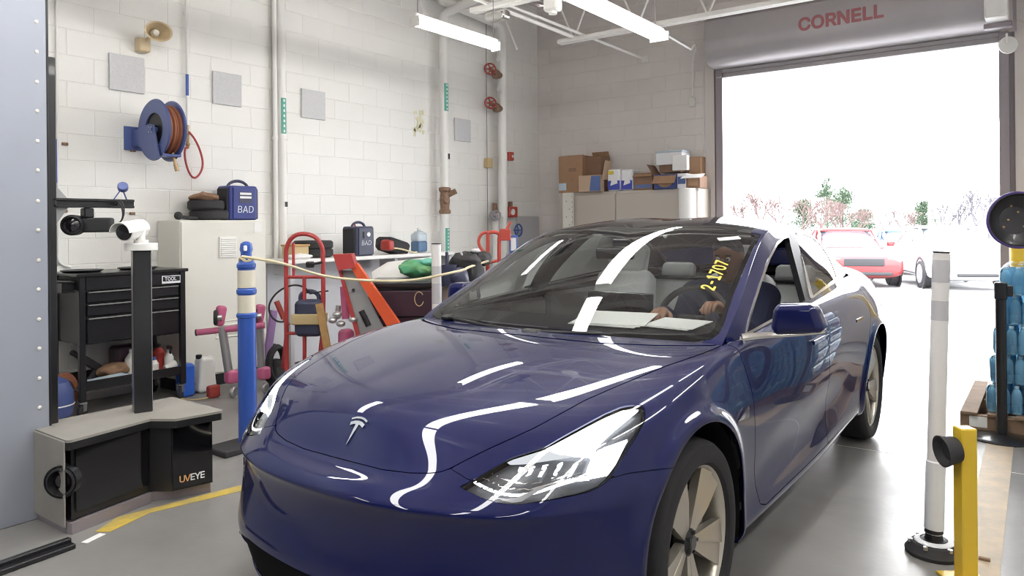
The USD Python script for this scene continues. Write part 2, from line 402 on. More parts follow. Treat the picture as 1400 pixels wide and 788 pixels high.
def build_lower():
    W = wrap_columns(); nc, nk = W.shape[:2]
    pts, quads, idx = [], [], {}
    def vid(p, key):
        if key not in idx: idx[key] = len(pts); pts.append((p[1], p[0], p[2]))
        return idx[key]
    for c in range(nc):
        for k in range(nk): vid(W[c, k], ('w', c, k))
    for c in range(nc - 1):
        for k in range(nk - 1): quads.append([idx['w', c, k], idx['w', c, k + 1], idx['w', c + 1, k + 1], idx['w', c + 1, k]])
    def top_grid(edge_cols, front_cols, centre, tagname, crown):
        """rows i along the edge columns; front_cols: wrap columns of the end row, centre first"""
        n, m = len(edge_cols), len(front_cols)
        fr = W[front_cols, 0]; s = fr[:, 1] / fr[-1, 1]
        grid = []
        for i, ec in enumerate(edge_cols):
            e = W[ec, 0]; row = []
            for j, fc in enumerate(front_cols):
                if i == 0: row.append(idx['w', fc, 0]); continue
                if j == m - 1: row.append(idx['w', ec, 0]); continue
                cl, cz = centre[i]
                t = s[j]
                p = (cl + (e[0] - cl) * t ** 2, e[1] * t, cz + (e[2] - cz) * (t ** 2.2))
                row.append(vid(p, (tagname, i, j)))
            grid.append(row)
        for i in range(n - 1):
            for j in range(m - 1): quads.append([grid[i][j], grid[i][j + 1], grid[i + 1][j + 1], grid[i + 1][j]] if tagname == 'h' else [grid[i][j], grid[i + 1][j], grid[i + 1][j + 1], grid[i][j + 1]])
    top_grid([3, 4, 5, 6, 7, 8, 9], [0, 1, 2, 3], {1: (-.60, .772), 2: (-.37, .842), 3: (-.12, .886), 4: (.12, .912), 5: (.33, .918), 6: (.52, .922)}, 'h', 0)
    ncol = nc
    top_grid([nc - 3, nc - 4, nc - 5, nc - 6], [nc - 1, nc - 2, nc - 3], {1: (3.52, 1.062), 2: (3.36, 1.072), 3: (3.22, 1.082)}, 'd', 0)
    T = np.array(pts); q = np.array(quads)
    # mirror
    n = len(T); mir = np.arange(n) + n; cen = np.abs(T[:, 0]) < 1e-9; mir[cen] = np.arange(n)[cen]
    A = np.vstack([T, T * [-1, 1, 1]]); Q = np.vstack([q, mir[q][:, ::-1]])
    u, inv = np.unique(Q.ravel(), return_inverse=True); A = A[u]; Q = inv.reshape(-1, 4)
    V = interp_cage(A, Q, 8)
    for _ in range(4): V, Q = catmull(V, Q)
    # wheel-arch flares
    for yc in (0.015, 2.89):
        r = np.hypot(V[:, 1] - yc, V[:, 2] - .34)
        g = np.exp(-((r - .405) / .030) ** 2) * 0.018 * (np.abs(V[:, 0]) > .6)
        V[:, 0] += np.sign(V[:, 0]) * g
    Tt = tris(Q); N = vnorm(V, Tt)
    return Sheet(V, Tt, N)
lower_full = build_lower()
if lower_full.V[lower_full.N[:, 0].argmax(), 0] < 0 or (lower_full.N[:, 0] * lower_full.V[:, 0]).mean() < 0:
    lower_full = Sheet(lower_full.V, lower_full.T[:, ::-1], -lower_full.N)
half = lower_full.cut(-lower_full.V[:, 0])                    # driver's half
half.N[np.abs(half.V[:, 0]) < 1e-6, 0] = 0
ARCH_R = 0.392
def archphi(s): return np.maximum(ARCH_R - np.hypot(s.V[:, 1] - .018, s.V[:, 2] - .34), ARCH_R - np.hypot(s.V[:, 1] - 2.89, s.V[:, 2] - .345))
half_a = half.cut(archphi(half))

# panel outlines on the driver's half, measured in the photograph
HOOD = [(440, 619), (465, 627.5), (482, 632), (522.5, 642.4), (560, 647.2), (589, 647.3), (603, 645.5), (615, 641), (636, 630), (662, 617), (732.6, 584.5), (801, 547), (840, 530), (910, 501), (960, 484), (996, 469), (985, 471), (974, 472.5), (940, 473), (896, 472.5), (820, 469.5), (735, 461), (640, 449), (560, 480)]
LAMP = [(628.6, 666), (646, 675), (662, 682), (680, 687.5), (697, 690), (711, 690), (740, 686), (775, 680), (805, 673), (822, 665), (835, 654), (848, 635), (862, 611), (875, 590), (882, 574), (882, 561), (878, 554), (868, 554), (851, 556), (827, 566), (801, 580), (772, 596), (744, 612.5), (720, 620), (698, 627), (675, 640), (650, 655)]
BUMP = [(440, 600), (600, 640), (615.5, 641), (640, 656), (720, 660), (834, 655), (856, 648), (878, 645), (920, 640), (990, 636), (990, 1100), (100, 1100), (100, 560), (300, 560)]
GAP = 1.3
def region(s, phi): return s.cut(phi)
def nosephi(s): return s.V[:, 1] - 0.75
hp = pix(half_a.V)
front_only = (half_a.V[:, 1] - .70) * 1000
ph_hood = np.maximum(sdf_poly(hp, HOOD), front_only)
ph_lamp = np.maximum(sdf_poly(hp, LAMP), (half_a.V[:, 1] + .10) * 1000)
ph_bump = np.maximum(sdf_poly(hp, BUMP), (half_a.V[:, 1] + .10) * 1000)
hood_s = half_a.cut(ph_hood + GAP * .5)
lamp_s = half_a.cut(ph_lamp + GAP * .4)
bump_s = half_a.cut(np.maximum.reduce([ph_bump + GAP * .4, GAP * .5 - ph_hood, GAP * .4 - ph_lamp]))
rest = half_a.cut(np.maximum.reduce([GAP * .4 - ph_bump, GAP * .5 - ph_hood, GAP * .4 - ph_lamp]))
# lower air intake in the bumper
inx, inz = np.abs(bump_s.V[:, 0]), bump_s.V[:, 2]
ph_int = np.maximum(sdf_poly(np.stack([inx, inz], 1), [(-1, .315), (.40, .315), (.50, .300), (.565, .262), (.60, .20), (.55, .185), (-1, .185)]), bump_s.V[:, 1] + .4)
intake_s = bump_s.cut(ph_int)
bump_s = bump_s.cut(-ph_int)
# doors
def lonz(s, poly): return sdf_poly(s.V[:, 1:3], poly)
FD = [(.527, 1.2), (.533, .893), (.545, .80), (.563, .635), (.585, .50), (.610, .36), (.640, .275), (.70, .255), (1.68, .262), (1.70, .60), (1.665, .80), (1.645, 1.2)]
RD = [(1.645, 1.2), (1.665, .80), (1.70, .60), (1.68, .262), (2.38, .275), (2.44, .36), (2.50, .52), (2.58, .67), (2.69, .80), (2.70, .90), (2.62, 1.2)]
side = np.maximum(.6 - rest.V[:, 0], 0) * 10
pf, pr = lonz(rest, FD) + side, lonz(rest, RD) + side
fdoor = rest.cut(pf + .0022); rdoor = rest.cut(pr + .0022)
rest2 = rest.cut(np.maximum(.0022 - pf, .0022 - pr))
ph_f = np.maximum(rest2.V[:, 1] - .70, np.minimum(rest2.V[:, 1] - .45, .245 - rest2.V[:, 2]))
fender = rest2.cut(ph_f)
ph_deck = np.maximum.reduce([3.2 - rest2.V[:, 1], rest2.V[:, 0] - .62, .80 - rest2.V[:, 2]])
deck = rest2.cut(ph_deck + .002)
ph_rb = np.maximum.reduce([3.3 - rest2.V[:, 1], rest2.V[:, 2] - .62])
rbump = rest2.cut(ph_rb + .002)
ph_sill = np.maximum.reduce([rest2.V[:, 2] - .45, rest2.V[:, 1] - 2.45, -ph_f])
sill = rest2.cut(ph_sill)
quarter = rest2.cut(np.maximum.reduce([-ph_f, .002 - ph_deck, .002 - ph_rb, -ph_sill, 1.0 - rest2.V[:, 1]]))
# ---- greenhouse
TOPS = [((.30, .850), (.47, .790, .872)), ((.385, .893), (.545, .790, .930)), ((.62, 1.030), (.76, .768, 1.030)), ((.95, 1.205), (1.05, .725, 1.165)), ((1.30, 1.350), (1.40, .680, 1.318)),
        ((1.60, 1.403), (1.68, .655, 1.357)), ((1.95, 1.420), (1.97, .643, 1.368)), ((2.30, 1.400), (2.27, .640, 1.342)), ((2.65, 1.338), (2.56, .648, 1.272)), ((3.0, 1.225), (2.85, .672, 1.160)), ((3.33, 1.083), (3.12, .700, 1.062)), ((3.42, 1.03), (3.22, .69, 1.0))]
def build_top():
    S = [0, .38, .72, .9, 1.0]
    pts, quads = [], []
    full = [-s for s in S[:0:-1]] + S
    for (cl, cz), (el, ea, ez) in TOPS:
        for s in full:
            a = abs(s)
            pts.append((ea * s, cl + (el - cl) * a ** 2, cz + (ez - cz) * a ** 3 + .010 * (1 - a ** 2) * (a > 0)))
    m = len(full)
    for i in range(len(TOPS) - 1):
        for j in range(m - 1): quads.append([i * m + j, i * m + j + 1, (i + 1) * m + j + 1, (i + 1) * m + j])
    T, q = np.array(pts), np.array(quads)
    V = interp_cage(T, q, 8)
    for _ in range(4): V, q = catmull(V, q)
    t = tris(q); N = vnorm(V, t)
    if N[:, 2].mean() < 0: t = t[:, ::-1]; N = -N
    return Sheet(V, t, N)
top_full = build_top()
top_h = top_full.cut(-top_full.V[:, 0]); top_h.N[np.abs(top_h.V[:, 0]) < 1e-6, 0] = 0
RAIL = np.array([[e[1], e[0], e[2]] for _, e in TOPS])
BELT = np.array([(.790, .545, .915), (.805, .60, .917), (.828, .90, .936), (.838, 1.25, .956), (.838, 1.65, .975), (.828, 2.05, .993), (.808, 2.40, 1.013), (.775, 2.66, 1.036), (.745, 2.90, 1.053), (.715, 3.12, 1.059)])
def build_side():
    from scipy.interpolate import PchipInterpolator as PI
    lon = np.array([.56, .66, .80, 1.0, 1.2, 1.40, 1.6, 1.8, 2.0, 2.2, 2.4, 2.6, 2.8, 2.98, 3.11])
    rl = RAIL[1:11]
    top = np.stack([PI(rl[:, 1], rl[:, 0])(lon), lon, PI(rl[:, 1], rl[:, 2])(lon)], 1)
    bot = np.stack([PI(BELT[:, 1], BELT[:, 0])(lon) - .002, lon, PI(BELT[:, 1], BELT[:, 2])(lon) - .004], 1)
    pts, quads = [], []
    for i in range(len(lon)):
        for k in range(5):
            t = k / 4; p = top[i] * (1 - t) + bot[i] * t
            p[0] += .014 * 4 * t * (1 - t) * min(1, (top[i][2] - bot[i][2]) / .3)
            pts.append(p)
    for i in range(len(lon) - 1):
        for k in range(4): quads.append([i * 5 + k, i * 5 + k + 1, (i + 1) * 5 + k + 1, (i + 1) * 5 + k])
    V, q = np.array(pts), np.array(quads)
    V = interp_cage(V, q, 8)
    for _ in range(4): V, q = catmull(V, q)
    t = tris(q); N = vnorm(V, t)
    if N[:, 0].mean() < 0: t = t[:, ::-1]; N = -N
    return Sheet(V, t, N)
side_h = build_side()
SCREEN = [(735, 456), (780, 460), (820, 463), (896, 466.5), (950, 467), (972, 464), (984, 455), (990, 440), (1001, 406), (1015, 373), (1029, 341), (1037, 326), (1041, 317), (1030, 315.5), (985, 313.5), (932, 313), (880, 316.5), (835, 322), (600, 330), (560, 440)]
tp = pix(top_h.V)
ph_scr = np.maximum(sdf_poly(tp, SCREEN), (top_h.V[:, 1] - 1.42) * 1000)
edge_s = np.abs(top_h.V[:, 0]) / np.interp(top_h.V[:, 1], RAIL[:, 1], RAIL[:, 0])
screen_s = top_h.cut(ph_scr)
ph_cowl = 300 * np.maximum(top_h.V[:, 2] - (.905 + .032 * (top_h.V[:, 0] / .79) ** 2), top_h.V[:, 1] - .75)
rail_w = (edge_s - .905) * 210
not_scr = -ph_scr + .6
cowl_s = top_h.cut(np.maximum.reduce([ph_cowl, not_scr, rail_w]))
ph_roof = 300 * np.maximum.reduce([1.0 - top_h.V[:, 1], top_h.V[:, 1] - 2.52, (edge_s - .90) * .7])
roof_s = top_h.cut(np.maximum(ph_roof + .5, not_scr))
ph_rg = 300 * np.maximum.reduce([2.53 - top_h.V[:, 1], top_h.V[:, 1] - 3.34, (edge_s - .88) * .7])
rglass_s = top_h.cut(ph_rg)
rail_s = top_h.cut(np.maximum.reduce([not_scr, -ph_roof, -ph_rg, -np.maximum(ph_cowl, rail_w)]))
FWIN = [(1020.5, 455), (1030, 421), (1041, 387), (1053, 354), (1063, 335), (1071, 327.5), (1078, 325), (1101, 411)]
RWIN = [(1088, 321.5), (1098, 320.8), (1110, 325.5), (1121, 335), (1131, 349), (1138, 364), (1143.5, 380), (1111, 404)]
DLO = [(1016.5, 461.5), (1027, 423), (1038, 387), (1050, 353), (1061, 332), (1072, 323), (1086, 318.2), (1099, 317.4), (1112, 322.5), (1124, 332.5), (1134.5, 347), (1142, 363), (1148.5, 382), (1100, 415)]
sp = pix(side_h.V)
p_f, p_r, p_d = sdf_poly(sp, FWIN), sdf_poly(sp, RWIN), sdf_poly(sp, DLO)
bp = np.maximum(sdf_poly(sp, [(1076, 312), (1087, 312), (1112, 425), (1099, 425)]), p_d)
fwin_s, rwin_s = side_h.cut(p_f), side_h.cut(p_r)
bpil_s = side_h.cut(np.maximum.reduce([bp, -p_f, -p_r]))
trim_s = side_h.cut(np.maximum.reduce([p_d, -p_f, -p_r, -bp]))
cpil_s = side_h.cut(-p_d)

car = thing('sedan_car', 'dark blue four-door sedan filling the foreground with headlights lit', 'car', CAR0)
def panel(name, s, m, label=None, both=False, t=.0, parent=None):
    """the driver's side and, mirrored, the passenger's; or one part across the middle"""
    out = []
    for sh in ([s.both()] if both else [s, s.mirror()]):
        if t: sh = sh.thick(t)
        out.append(part(parent or car, name, (sh.V, sh.T), m, label=label, normals=sh.N))
    return out
bon = panel('bonnet', hood_s, 'car_paint', both=True, t=.006)[0]
fb = panel('front_bumper', bump_s, 'car_paint', both=True, t=.006)[0]
panel('air_intake', intake_s.offset(-.035), 'black_trim', both=True, parent=fb)
# the passenger's lamp shows a wider upper edge in the photograph
LAMP_W = [(u, v - d) for (u, v), d in zip(LAMP, [0] * 20 + [3] + [0] * 0 + [0] * 0)] if False else LAMP[:16] + [(868, 552), (849, 550), (823, 557), (796, 570), (766, 585), (737, 601), (713, 610), (690, 619), (668, 633), (646, 652)]
ph_w = lambda s: np.maximum(sdf_poly(pix(s.V), LAMP_W), (s.V[:, 1] + .10) * 1000)
lamp_p = half_a.cut(np.maximum(ph_w(half_a) + GAP * .4, ph_bump * 0 - 1))
for sh_ in (fender.thick(.006), fender.cut(GAP * .4 - ph_w(fender)).mirror().thick(.006)): part(car, 'fender', (sh_.V, sh_.T), 'car_paint', normals=sh_.N)
fds = panel('front_door', fdoor, 'car_paint', t=.006)
rds = panel('rear_door', rdoor, 'car_paint', t=.006)
panel('sill_panel', sill, 'car_paint', t=.004)
panel('quarter_panel', quarter, 'car_paint', t=.006)
panel('boot_lid', deck, 'car_paint', both=True, t=.006)
panel('rear_bumper', rbump, 'car_paint', both=True, t=.006)
hpx = pix(half.V)
ph_l2 = np.maximum(sdf_poly(hpx, LAMP), (half.V[:, 1] + .10) * 1000)
ph_in = np.where(half.V[:, 1] > 1, -1.0, np.maximum((half.V[:, 1] - .15) * 100, (half.V[:, 2] - .80) * 100)) if False else -np.ones(len(half.V))
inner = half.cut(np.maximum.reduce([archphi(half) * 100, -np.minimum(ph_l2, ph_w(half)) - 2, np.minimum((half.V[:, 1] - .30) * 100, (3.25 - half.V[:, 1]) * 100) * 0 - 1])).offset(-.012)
panel('body_shell', inner, 'black_under', both=True)  # black sheet added under the panels so their gaps look dark
rf = panel('roof', roof_s, 'roof_pane', both=True)[0]
hl_ = roof_s.offset(-.03); panel('headliner', hl_.cut(np.minimum(np.minimum(hl_.V[:, 1] - 1.52, 2.30 - hl_.V[:, 1]), np.minimum(np.abs(hl_.V[:, 1] - 1.92) - .06, .50 - np.abs(hl_.V[:, 0])) * 1.0)), 'cabin_grey', both=True, parent=rf)
ws = panel('windscreen', screen_s, 'windscreen', both=True)[0]
fr_ = np.maximum(sdf_poly(pix(screen_s.V), SCREEN), (screen_s.V[:, 1] - 1.42) * 1000)
frit_w = np.where(screen_s.V[:, 2] < 1.0, 9.0, 6.0)
panel('frit_band', screen_s.cut(-fr_ - frit_w).offset(-.002), 'black_gloss', both=True, parent=ws, label='black border printed round the windscreen')
panel('cowl_panel', cowl_s, 'black_trim', both=True)
panel('rear_window', rglass_s, 'dark_pane', both=True)
panel('roof_rail', rail_s, 'car_paint', t=.02)
panel('pillar_trim', bpil_s, 'black_trim', t=.03)
panel('window_surround', trim_s.offset(.003), 'chrome', t=.012, label='bright chrome trim round the side windows')
panel('roof_pillar', cpil_s, 'car_paint', t=.02)
for sh_, nm_ in ((cpil_s, 'pillar_lining'), (rail_s, 'rail_lining')): panel(nm_, sh_.offset(-.024), 'cabin_grey')
part(car, 'parcel_shelf', box((0, 3.05, .99), (1.25, .50, .02), .005), 'cabin_dark')
panel('rear_side_window', rwin_s, 'windscreen')
part(car, 'front_side_window', (fwin_s.mirror().V, fwin_s.mirror().T), 'windscreen', normals=fwin_s.mirror().N)

# ---- headlamps: clear lens over a grey housing with the lit reflector, light blades and daytime strip
lens = [part(car, 'headlamp', (s_.V, s_.T), 'lens', normals=s_.N, label='headlamp with a clear lens, lit white') for s_ in (lamp_s, lamp_p.mirror())]
lp = pix(lamp_s.V)
GLOW1 = [(744, 613), (772, 597), (801, 581), (827, 567.5), (851, 557.5), (866, 555.5), (876, 557), (840, 588), (818, 610), (812, 626), (760, 621)]
GLOW2 = [(812, 622), (826, 611), (850, 603), (864, 598), (858, 607), (845, 634), (833, 650.5), (800, 656.5), (770, 660), (742, 661), (775, 655), (802, 648), (805, 638)]
refl = lamp_s.cut(np.minimum(sdf_poly(lp, GLOW1), sdf_poly(lp, GLOW2))).offset(-.012)
strips = []
for off in ((648, 657, 680, 672, 710, 676, 760, 664, 806, 655), (660, 651, 688, 664, 716, 668, 760, 659, 803, 650), (671, 645.5, 696, 656, 722, 660, 760, 654, 800, 646)):
    line = curve2(np.array(off).reshape(-1, 2), 6)
    d = np.full(len(lp), 1e9)
    for a, b in zip(line[:-1], line[1:]):
        e = b - a; t = np.clip(((lp - a) @ e) / (e @ e), 0, 1); d = np.minimum(d, np.linalg.norm(lp - a - t[:, None] * e, axis=1))
    strips.append(d)
blades = np.maximum(sdf_poly(lp, [(697, 637), (740, 634), (790, 627), (800, 650), (760, 655), (715, 650)]), np.minimum.reduce([sdf_poly(lp, [(x, 630), (x + 8, 630), (x - 6, 655), (x - 11, 655)]) for x in (712, 727, 744, 764, 786)]))
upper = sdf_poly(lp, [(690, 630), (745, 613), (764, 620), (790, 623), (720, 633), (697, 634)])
lowrim = sdf_poly(lp, [(655, 676), (700, 687), (712, 686), (735, 672), (748, 666), (738, 665), (707, 680), (690, 681)])
for sgn, lz in ((1, lens[0]), (-1, lens[1])):
    def add(nm, s, m, label=None):
        s = s if sgn > 0 else s.mirror()
        part(lz, nm, (s.V, s.T), m, normals=s.N, label=label)
    add('housing', (lamp_s if sgn > 0 else lamp_p).offset(-.03), 'lamp_dark')
    GLOW_W = [(672, 634), (690, 622), (713, 613), (737, 604), (766, 588), (796, 573), (823, 560), (849, 553), (866, 555), (860, 570), (846, 610), (828, 646), (800, 652), (740, 650), (690, 640)]  # passenger side: lit area widened beyond the driver lamp to look brighter
    add('reflector', refl if sgn > 0 else lamp_p.cut(sdf_poly(pix(lamp_p.V), GLOW_W)).offset(-.012), 'headlamp_glow', 'lit white reflector')
    for d, w, m in zip(strips, (2.3, 1.4, 1.2), ('drl_glow', 'chrome', 'chrome')): add('light_strip', lamp_s.cut(d - w).offset(-.010), m)
    if sgn > 0: add('light_blade', lamp_s.cut(blades).offset(-.012), 'drl_glow')
    add('bezel', lamp_s.cut(upper).offset(-.010), 'bezel_glow'); add('bezel', lamp_s.cut(lowrim).offset(-.006), 'rotor_steel')  # upper bezel brightness is put in as a glow

# ---- emblem on the bonnet: a T shield
def on_nose(u, v):
    """point of the bonnet seen at the pixel"""
    d = np.linalg.norm(pix(hood_s.V) - [u, v], axis=1); i = d.argmin(); return hood_s.V[i], hood_s.N[i]
c0, n0 = on_nose(481, 590); n0 = np.array([0, n0[1], n0[2]]); n0 /= np.linalg.norm(n0); c0 = np.array([0, c0[1], c0[2]])
ey = np.cross(n0, [1, 0, 0]); ey = ey if ey[2] > 0 else -ey; ex = np.cross(ey, n0)
tee = sg.Polygon([(-.040, .034), (-.02, .041), (0, .043), (.02, .041), (.040, .034), (.036, .022), (.018, .029), (.009, .030), (.0, -.046), (-.009, .030), (-.018, .029), (-.036, .022)])
arc = sg.Polygon([(-.045, .048), (-.022, .0555), (0, .0575), (.022, .0555), (.045, .048), (.043, .042), (.021, .049), (0, .051), (-.021, .049), (-.043, .042)])
import shapely.affinity as sa
part(bon, 'emblem', cat(*[prism(sa.scale(g, .82, 1.0, origin=(0, 0)), .004, c0 + n0 * .001, ex, ey) for g in (tee, arc)]), 'chrome', label='chrome T emblem')

# ---- mirrors
def mirror_cap(sg_):
    m = rbox((0, 0, 0), (.205, .13, .115), .034); v, f = m
    v = v.copy(); k = np.clip(v[:, 2] / .115 + .5, 0, 1); t = (v[:, 0] + .10) / .205
    v[:, 0] = v[:, 0] * (1 - .30 * k) - .012 * k; v[:, 1] *= 1 - .25 * t; v[:, 1] += .03 * t ** 2; v[:, 2] += .018 * (t - .5) * (1 - k)
    v = v + [1.033, .70, 1.012]
    if sg_ < 0: v = v * [-1, 1, 1]; f = f[:, ::-1]
    return v, f
for s in (1, -1):
    fold = (lambda m: m) if s > 0 else (lambda m: mv((np.asarray(m[0]) - [-.86, .66, 0], m[1]), (-.835, .72, 0), rot((0, 0, 1), -76)))   # the passenger's mirror is folded in
    mp = part(car, 'door_mirror', fold(mirror_cap(s)), 'car_paint', smooth=60)
    arm = tube([(s * .83, .63, .928), (s * .90, .66, .938), (s * 1.02, .685, .952), (s * 1.125, .71, .968)], np.array([.016, .013, .011, .008]), 8, 4)
    part(mp, 'mirror_base', fold(arm), 'chrome', label='bright strip under the mirror')
    part(mp, 'mirror_glass', fold(rbox((s * 1.025, .765, 1.01), (.13, .008, .08), .02)), 'chrome')
# ---- door handles, fender camera, wipers, tail lamps
for s in (1, -1):
    for q, dd in ((1.48, fds), (2.42, rds)):
        part(dd[0 if s > 0 else 1], 'door_handle', rbox((s * .9165, q, .815), (.012, .21, .022), .006), 'car_paint')
    part(car, 'side_camera', hull(np.array([(s * .908, .36, .665), (s * .908, .47, .70), (s * .908, .46, .655), (s * .917, .385, .667), (s * .917, .455, .69), (s * .917, .452, .662)])), 'chrome')
wp = [(-.02, .40, .918), (.10, .405, .922), (.38, .475, .925), (.66, .545, .935)]
part(car, 'wiper', cat(tube(wp, .007, 6, 4), box((-.02, .385, .915), (.09, .05, .025), .008)), 'black_trim')
part(car, 'wiper', cat(tube([(-.62, .50, .935), (-.40, .43, .925), (-.1, .395, .915)], .007, 6, 4), box((-.60, .49, .93), (.06, .05, .025), .008)), 'black_trim')
for s in (1, -1): part(car, 'tail_lamp', rbox((s * .56, 3.60, .93), (.30, .16, .09), .04), 'tail_red')

# ---- wheels
def wheel_parts():
    ty = lathe([(.252, -.10), (.262, -.112), (.285, -.118), (.318, -.112), (.331, -.095), (.336, -.07), (.336, .07), (.331, .095), (.318, .112), (.285, .118), (.262, .112), (.252, .10), (.235, .06), (.235, -.06), (.252, -.10)], 72, axis=(1, 0, 0))
    grooves = [lathe([(.3365, x - .004), (.3375, x), (.3365, x + .004)], 72, axis=(1, 0, 0)) for x in (-.05, 0, .05)]
    rim = lathe([(.236, -.08), (.232, .06), (.238, .085), (.250, .098), (.258, .103), (.259, .096), (.253, .088), (.240, -.08)], 72, axis=(1, 0, 0))
    spokes = []
    for k in range(10):
        a0 = k * 36.0 + (4 if k % 2 else -4)
        def q(r, da, x):
            a = math.radians(a0 + da); return (x, r * math.cos(a), r * math.sin(a))
        tw = 5 if k % 2 else -5
        o = [q(.040, -17, .070), q(.040, 17, .070), q(.15, -9 + tw * .4, .086), q(.15, 9.5 + tw * .4, .080), q(.242, -9 + tw, .094), q(.242, 10.5 + tw, .086),
             q(.052, -15, .04), q(.052, 15, .04), q(.15, -8 + tw * .4, .055), q(.15, 8 + tw * .4, .05), q(.243, -8 + tw, .06), q(.243, 9 + tw, .055)]
        spokes.append(hull(o))
    hub = lathe([(0, .082), (.026, .082), (.030, .078), (.046, .070), (.048, .03), (0, .03)], 40, axis=(1, 0, 0))
    cap = lathe([(0, .0855), (.022, .0855), (.026, .082), (0, .08)], 32, axis=(1, 0, 0))
    bolts = [cyl((.075, (.034) * math.cos(a), .034 * math.sin(a)), .006, .02, (1, 0, 0), 6) for a in np.arange(5) * 2 * math.pi / 5]
    disc = lathe([(.06, .02), (.165, .02), (.168, .017), (.168, -.005), (.06, -.005), (.06, .02)], 48, axis=(1, 0, 0))
    cal = [tuple(p) for a in np.linspace(-.5, .5, 5) for r in (.10, .175) for p in [(-.02, r * math.cos(a), r * math.sin(a)), (.045, r * math.cos(a), r * math.sin(a))]]
    back = lathe([(0, -.02), (.232, -.02), (.232, -.03), (0, -.03)], 32, axis=(1, 0, 0))
    return cat(ty, *grooves), rim, spokes, hub, cap, bolts, disc, hull(cal), back
WP = wheel_parts()
for lat, lon, st in ((.792, .012, 0), (.792, 2.885, 0), (-.792, .012, 0), (-.792, 2.885, 0)):
    s = 1 if lat > 0 else -1
    Rw = rot((0, 0, 1), 0 if s > 0 else 180)
    pos = np.array([lat, lon, .337])
    g = lambda m: mv(m, pos, Rw)
    wh = part(car, 'wheel', g(WP[0]), 'tyre_rubber', label='black tyre on a pale silver ten-spoke rim')
    part(wh, 'rim', g(WP[1]), 'wheel_silver')
    for sp_ in WP[2]: part(wh, 'spoke', g(sp_), 'wheel_silver', smooth=12)
    part(wh, 'hub', g(cat(WP[3], *WP[5])), 'black_trim'); part(wh, 'hub_cap', g(WP[4]), 'black_gloss')
    part(wh, 'brake_disc', g(WP[6]), 'rotor_steel'); part(wh, 'brake_caliper', g(WP[7]), 'rotor_steel'); part(wh, 'inner_barrel', g(WP[8]), 'black_under')
for s in (1, -1):
    for lon in (.018, 2.89):
        a = np.linspace(-.35, math.pi + .35, 25); r0 = .40
        v = np.array([[(s * x, lon + r0 * math.cos(t), .342 + r0 * math.sin(t)) for t in a] for x in (.89, .56)]).reshape(-1, 3); n = len(a)
        f = [(i, i + 1, n + i + 1, n + i) for i in range(n - 1)]
        wall = hull(np.array([(s * x, lon + r0 * math.cos(t), .342 + r0 * math.sin(t)) for t in a for x in (.555, .56)]))
        part(car, 'wheel_liner', cat((v, tris(np.array(f))), wall), 'black_trim')
part(car, 'underbody', box((0, 1.5, .20), (1.50, 4.2, .05), .02), 'black_under')

# ---- cabin
part(car, 'cabin_floor', cat(box((0, 1.9, .30), (1.45, 2.4, .04)), box((0, .70, .55), (1.5, .04, .55)), box((0, 3.0, .55), (1.4, .04, .6))), 'cabin_dark')
dash = [(.43, .885), (.60, .915), (.80, .925), (.98, .915), (1.02, .885), (1.0, .80), (.95, .62), (.62, .62), (.45, .80)]
db = part(car, 'dashboard', prism(dash, 1.50, (-.75, 0, 0), (0, 1, 0), (0, 0, 1)), 'cabin_dark')
part(db, 'dash_strip', rbox((0, 1.01, .85), (1.42, .03, .05), .01), 'cabin_grey')
sc = part(car, 'touch_screen', rbox((.03, 1.10, .92), (.375, .022, .235), .008, rot((1, 0, 0), -8)), 'black_gloss')
part(sc, 'bracket', box((.03, 1.06, .85), (.06, .06, .08), .01), 'black_trim')
part(car, 'centre_console', rbox((0, 1.55, .52), (.26, .95, .26), .04), 'cabin_dark')
for s in (1, -1):
    part(car, 'door_card', cat(box((s * .80, 1.15, .70), (.05, 1.0, .46), .02), box((s * .80, 2.1, .71), (.05, .85, .48), .02)), 'cabin_grey')
def seat(cx, cy, lean=20):
    R = rot((1, 0, 0), -lean)
    squab = rbox((cx, cy, .46), (.52, .50, .16), .07)
    v, f = rbox((0, 0, .30), (.55, .13, .66), .06)
    v = v.copy(); k = np.clip((v[:, 2] - .25) / .38, 0, 1); v[:, 0] *= 1 - .38 * k ** 2; v[:, 1] += .02 * np.cos(v[:, 0] * 7)
    back = mv((v, f), (cx, cy + .24, .50), R)
    head = mv(rbox((0, 0, .70), (.27, .10, .20), .045), (cx, cy + .24, .50), R)
    return squab, back, head
for s in (1, -1):
    a, b, c = seat(s * .37, 1.53, 19)
    st_ = part(car, 'front_seat', a, 'white_upholstery', smooth=50); part(st_, 'backrest', b, 'white_upholstery', smooth=50); part(st_, 'headrest', c, 'white_upholstery', smooth=50)
bench = part(car, 'rear_seat', rbox((0, 2.45, .48), (1.30, .50, .18), .06), 'white_upholstery', smooth=50)
part(bench, 'backrest', rbox((0, 2.78, .74), (1.30, .14, .52), .06, rot((1, 0, 0), -24)), 'white_upholstery', smooth=50)
for x in (-.42, 0, .42): part(bench, 'headrest', rbox((x, 2.90, 1.035), (.26, .10, .13), .045, rot((1, 0, 0), -20)), 'white_upholstery', smooth=50)
stw = part(car, 'steering_wheel', tube([(.37 + .185 * math.cos(t), 1.24 + .06 * math.sin(t), .885 + .175 * math.sin(t)) for t in np.linspace(0, 2 * math.pi, 40, endpoint=False)], .016, 10, closed=True), 'cabin_dark')
part(stw, 'wheel_hub', cat(rbox((.37, 1.225, .88), (.16, .05, .10), .02), box((.27, 1.235, .885), (.16, .02, .03), .005), box((.47, 1.235, .885), (.16, .02, .03), .005), rod((.37, 1.22, .87), (.37, 1.0, .80), .03)), 'cabin_dark')
part(car, 'rear_view_mirror', rbox((0, 1.12, 1.235), (.22, .03, .06), .014), 'black_trim')
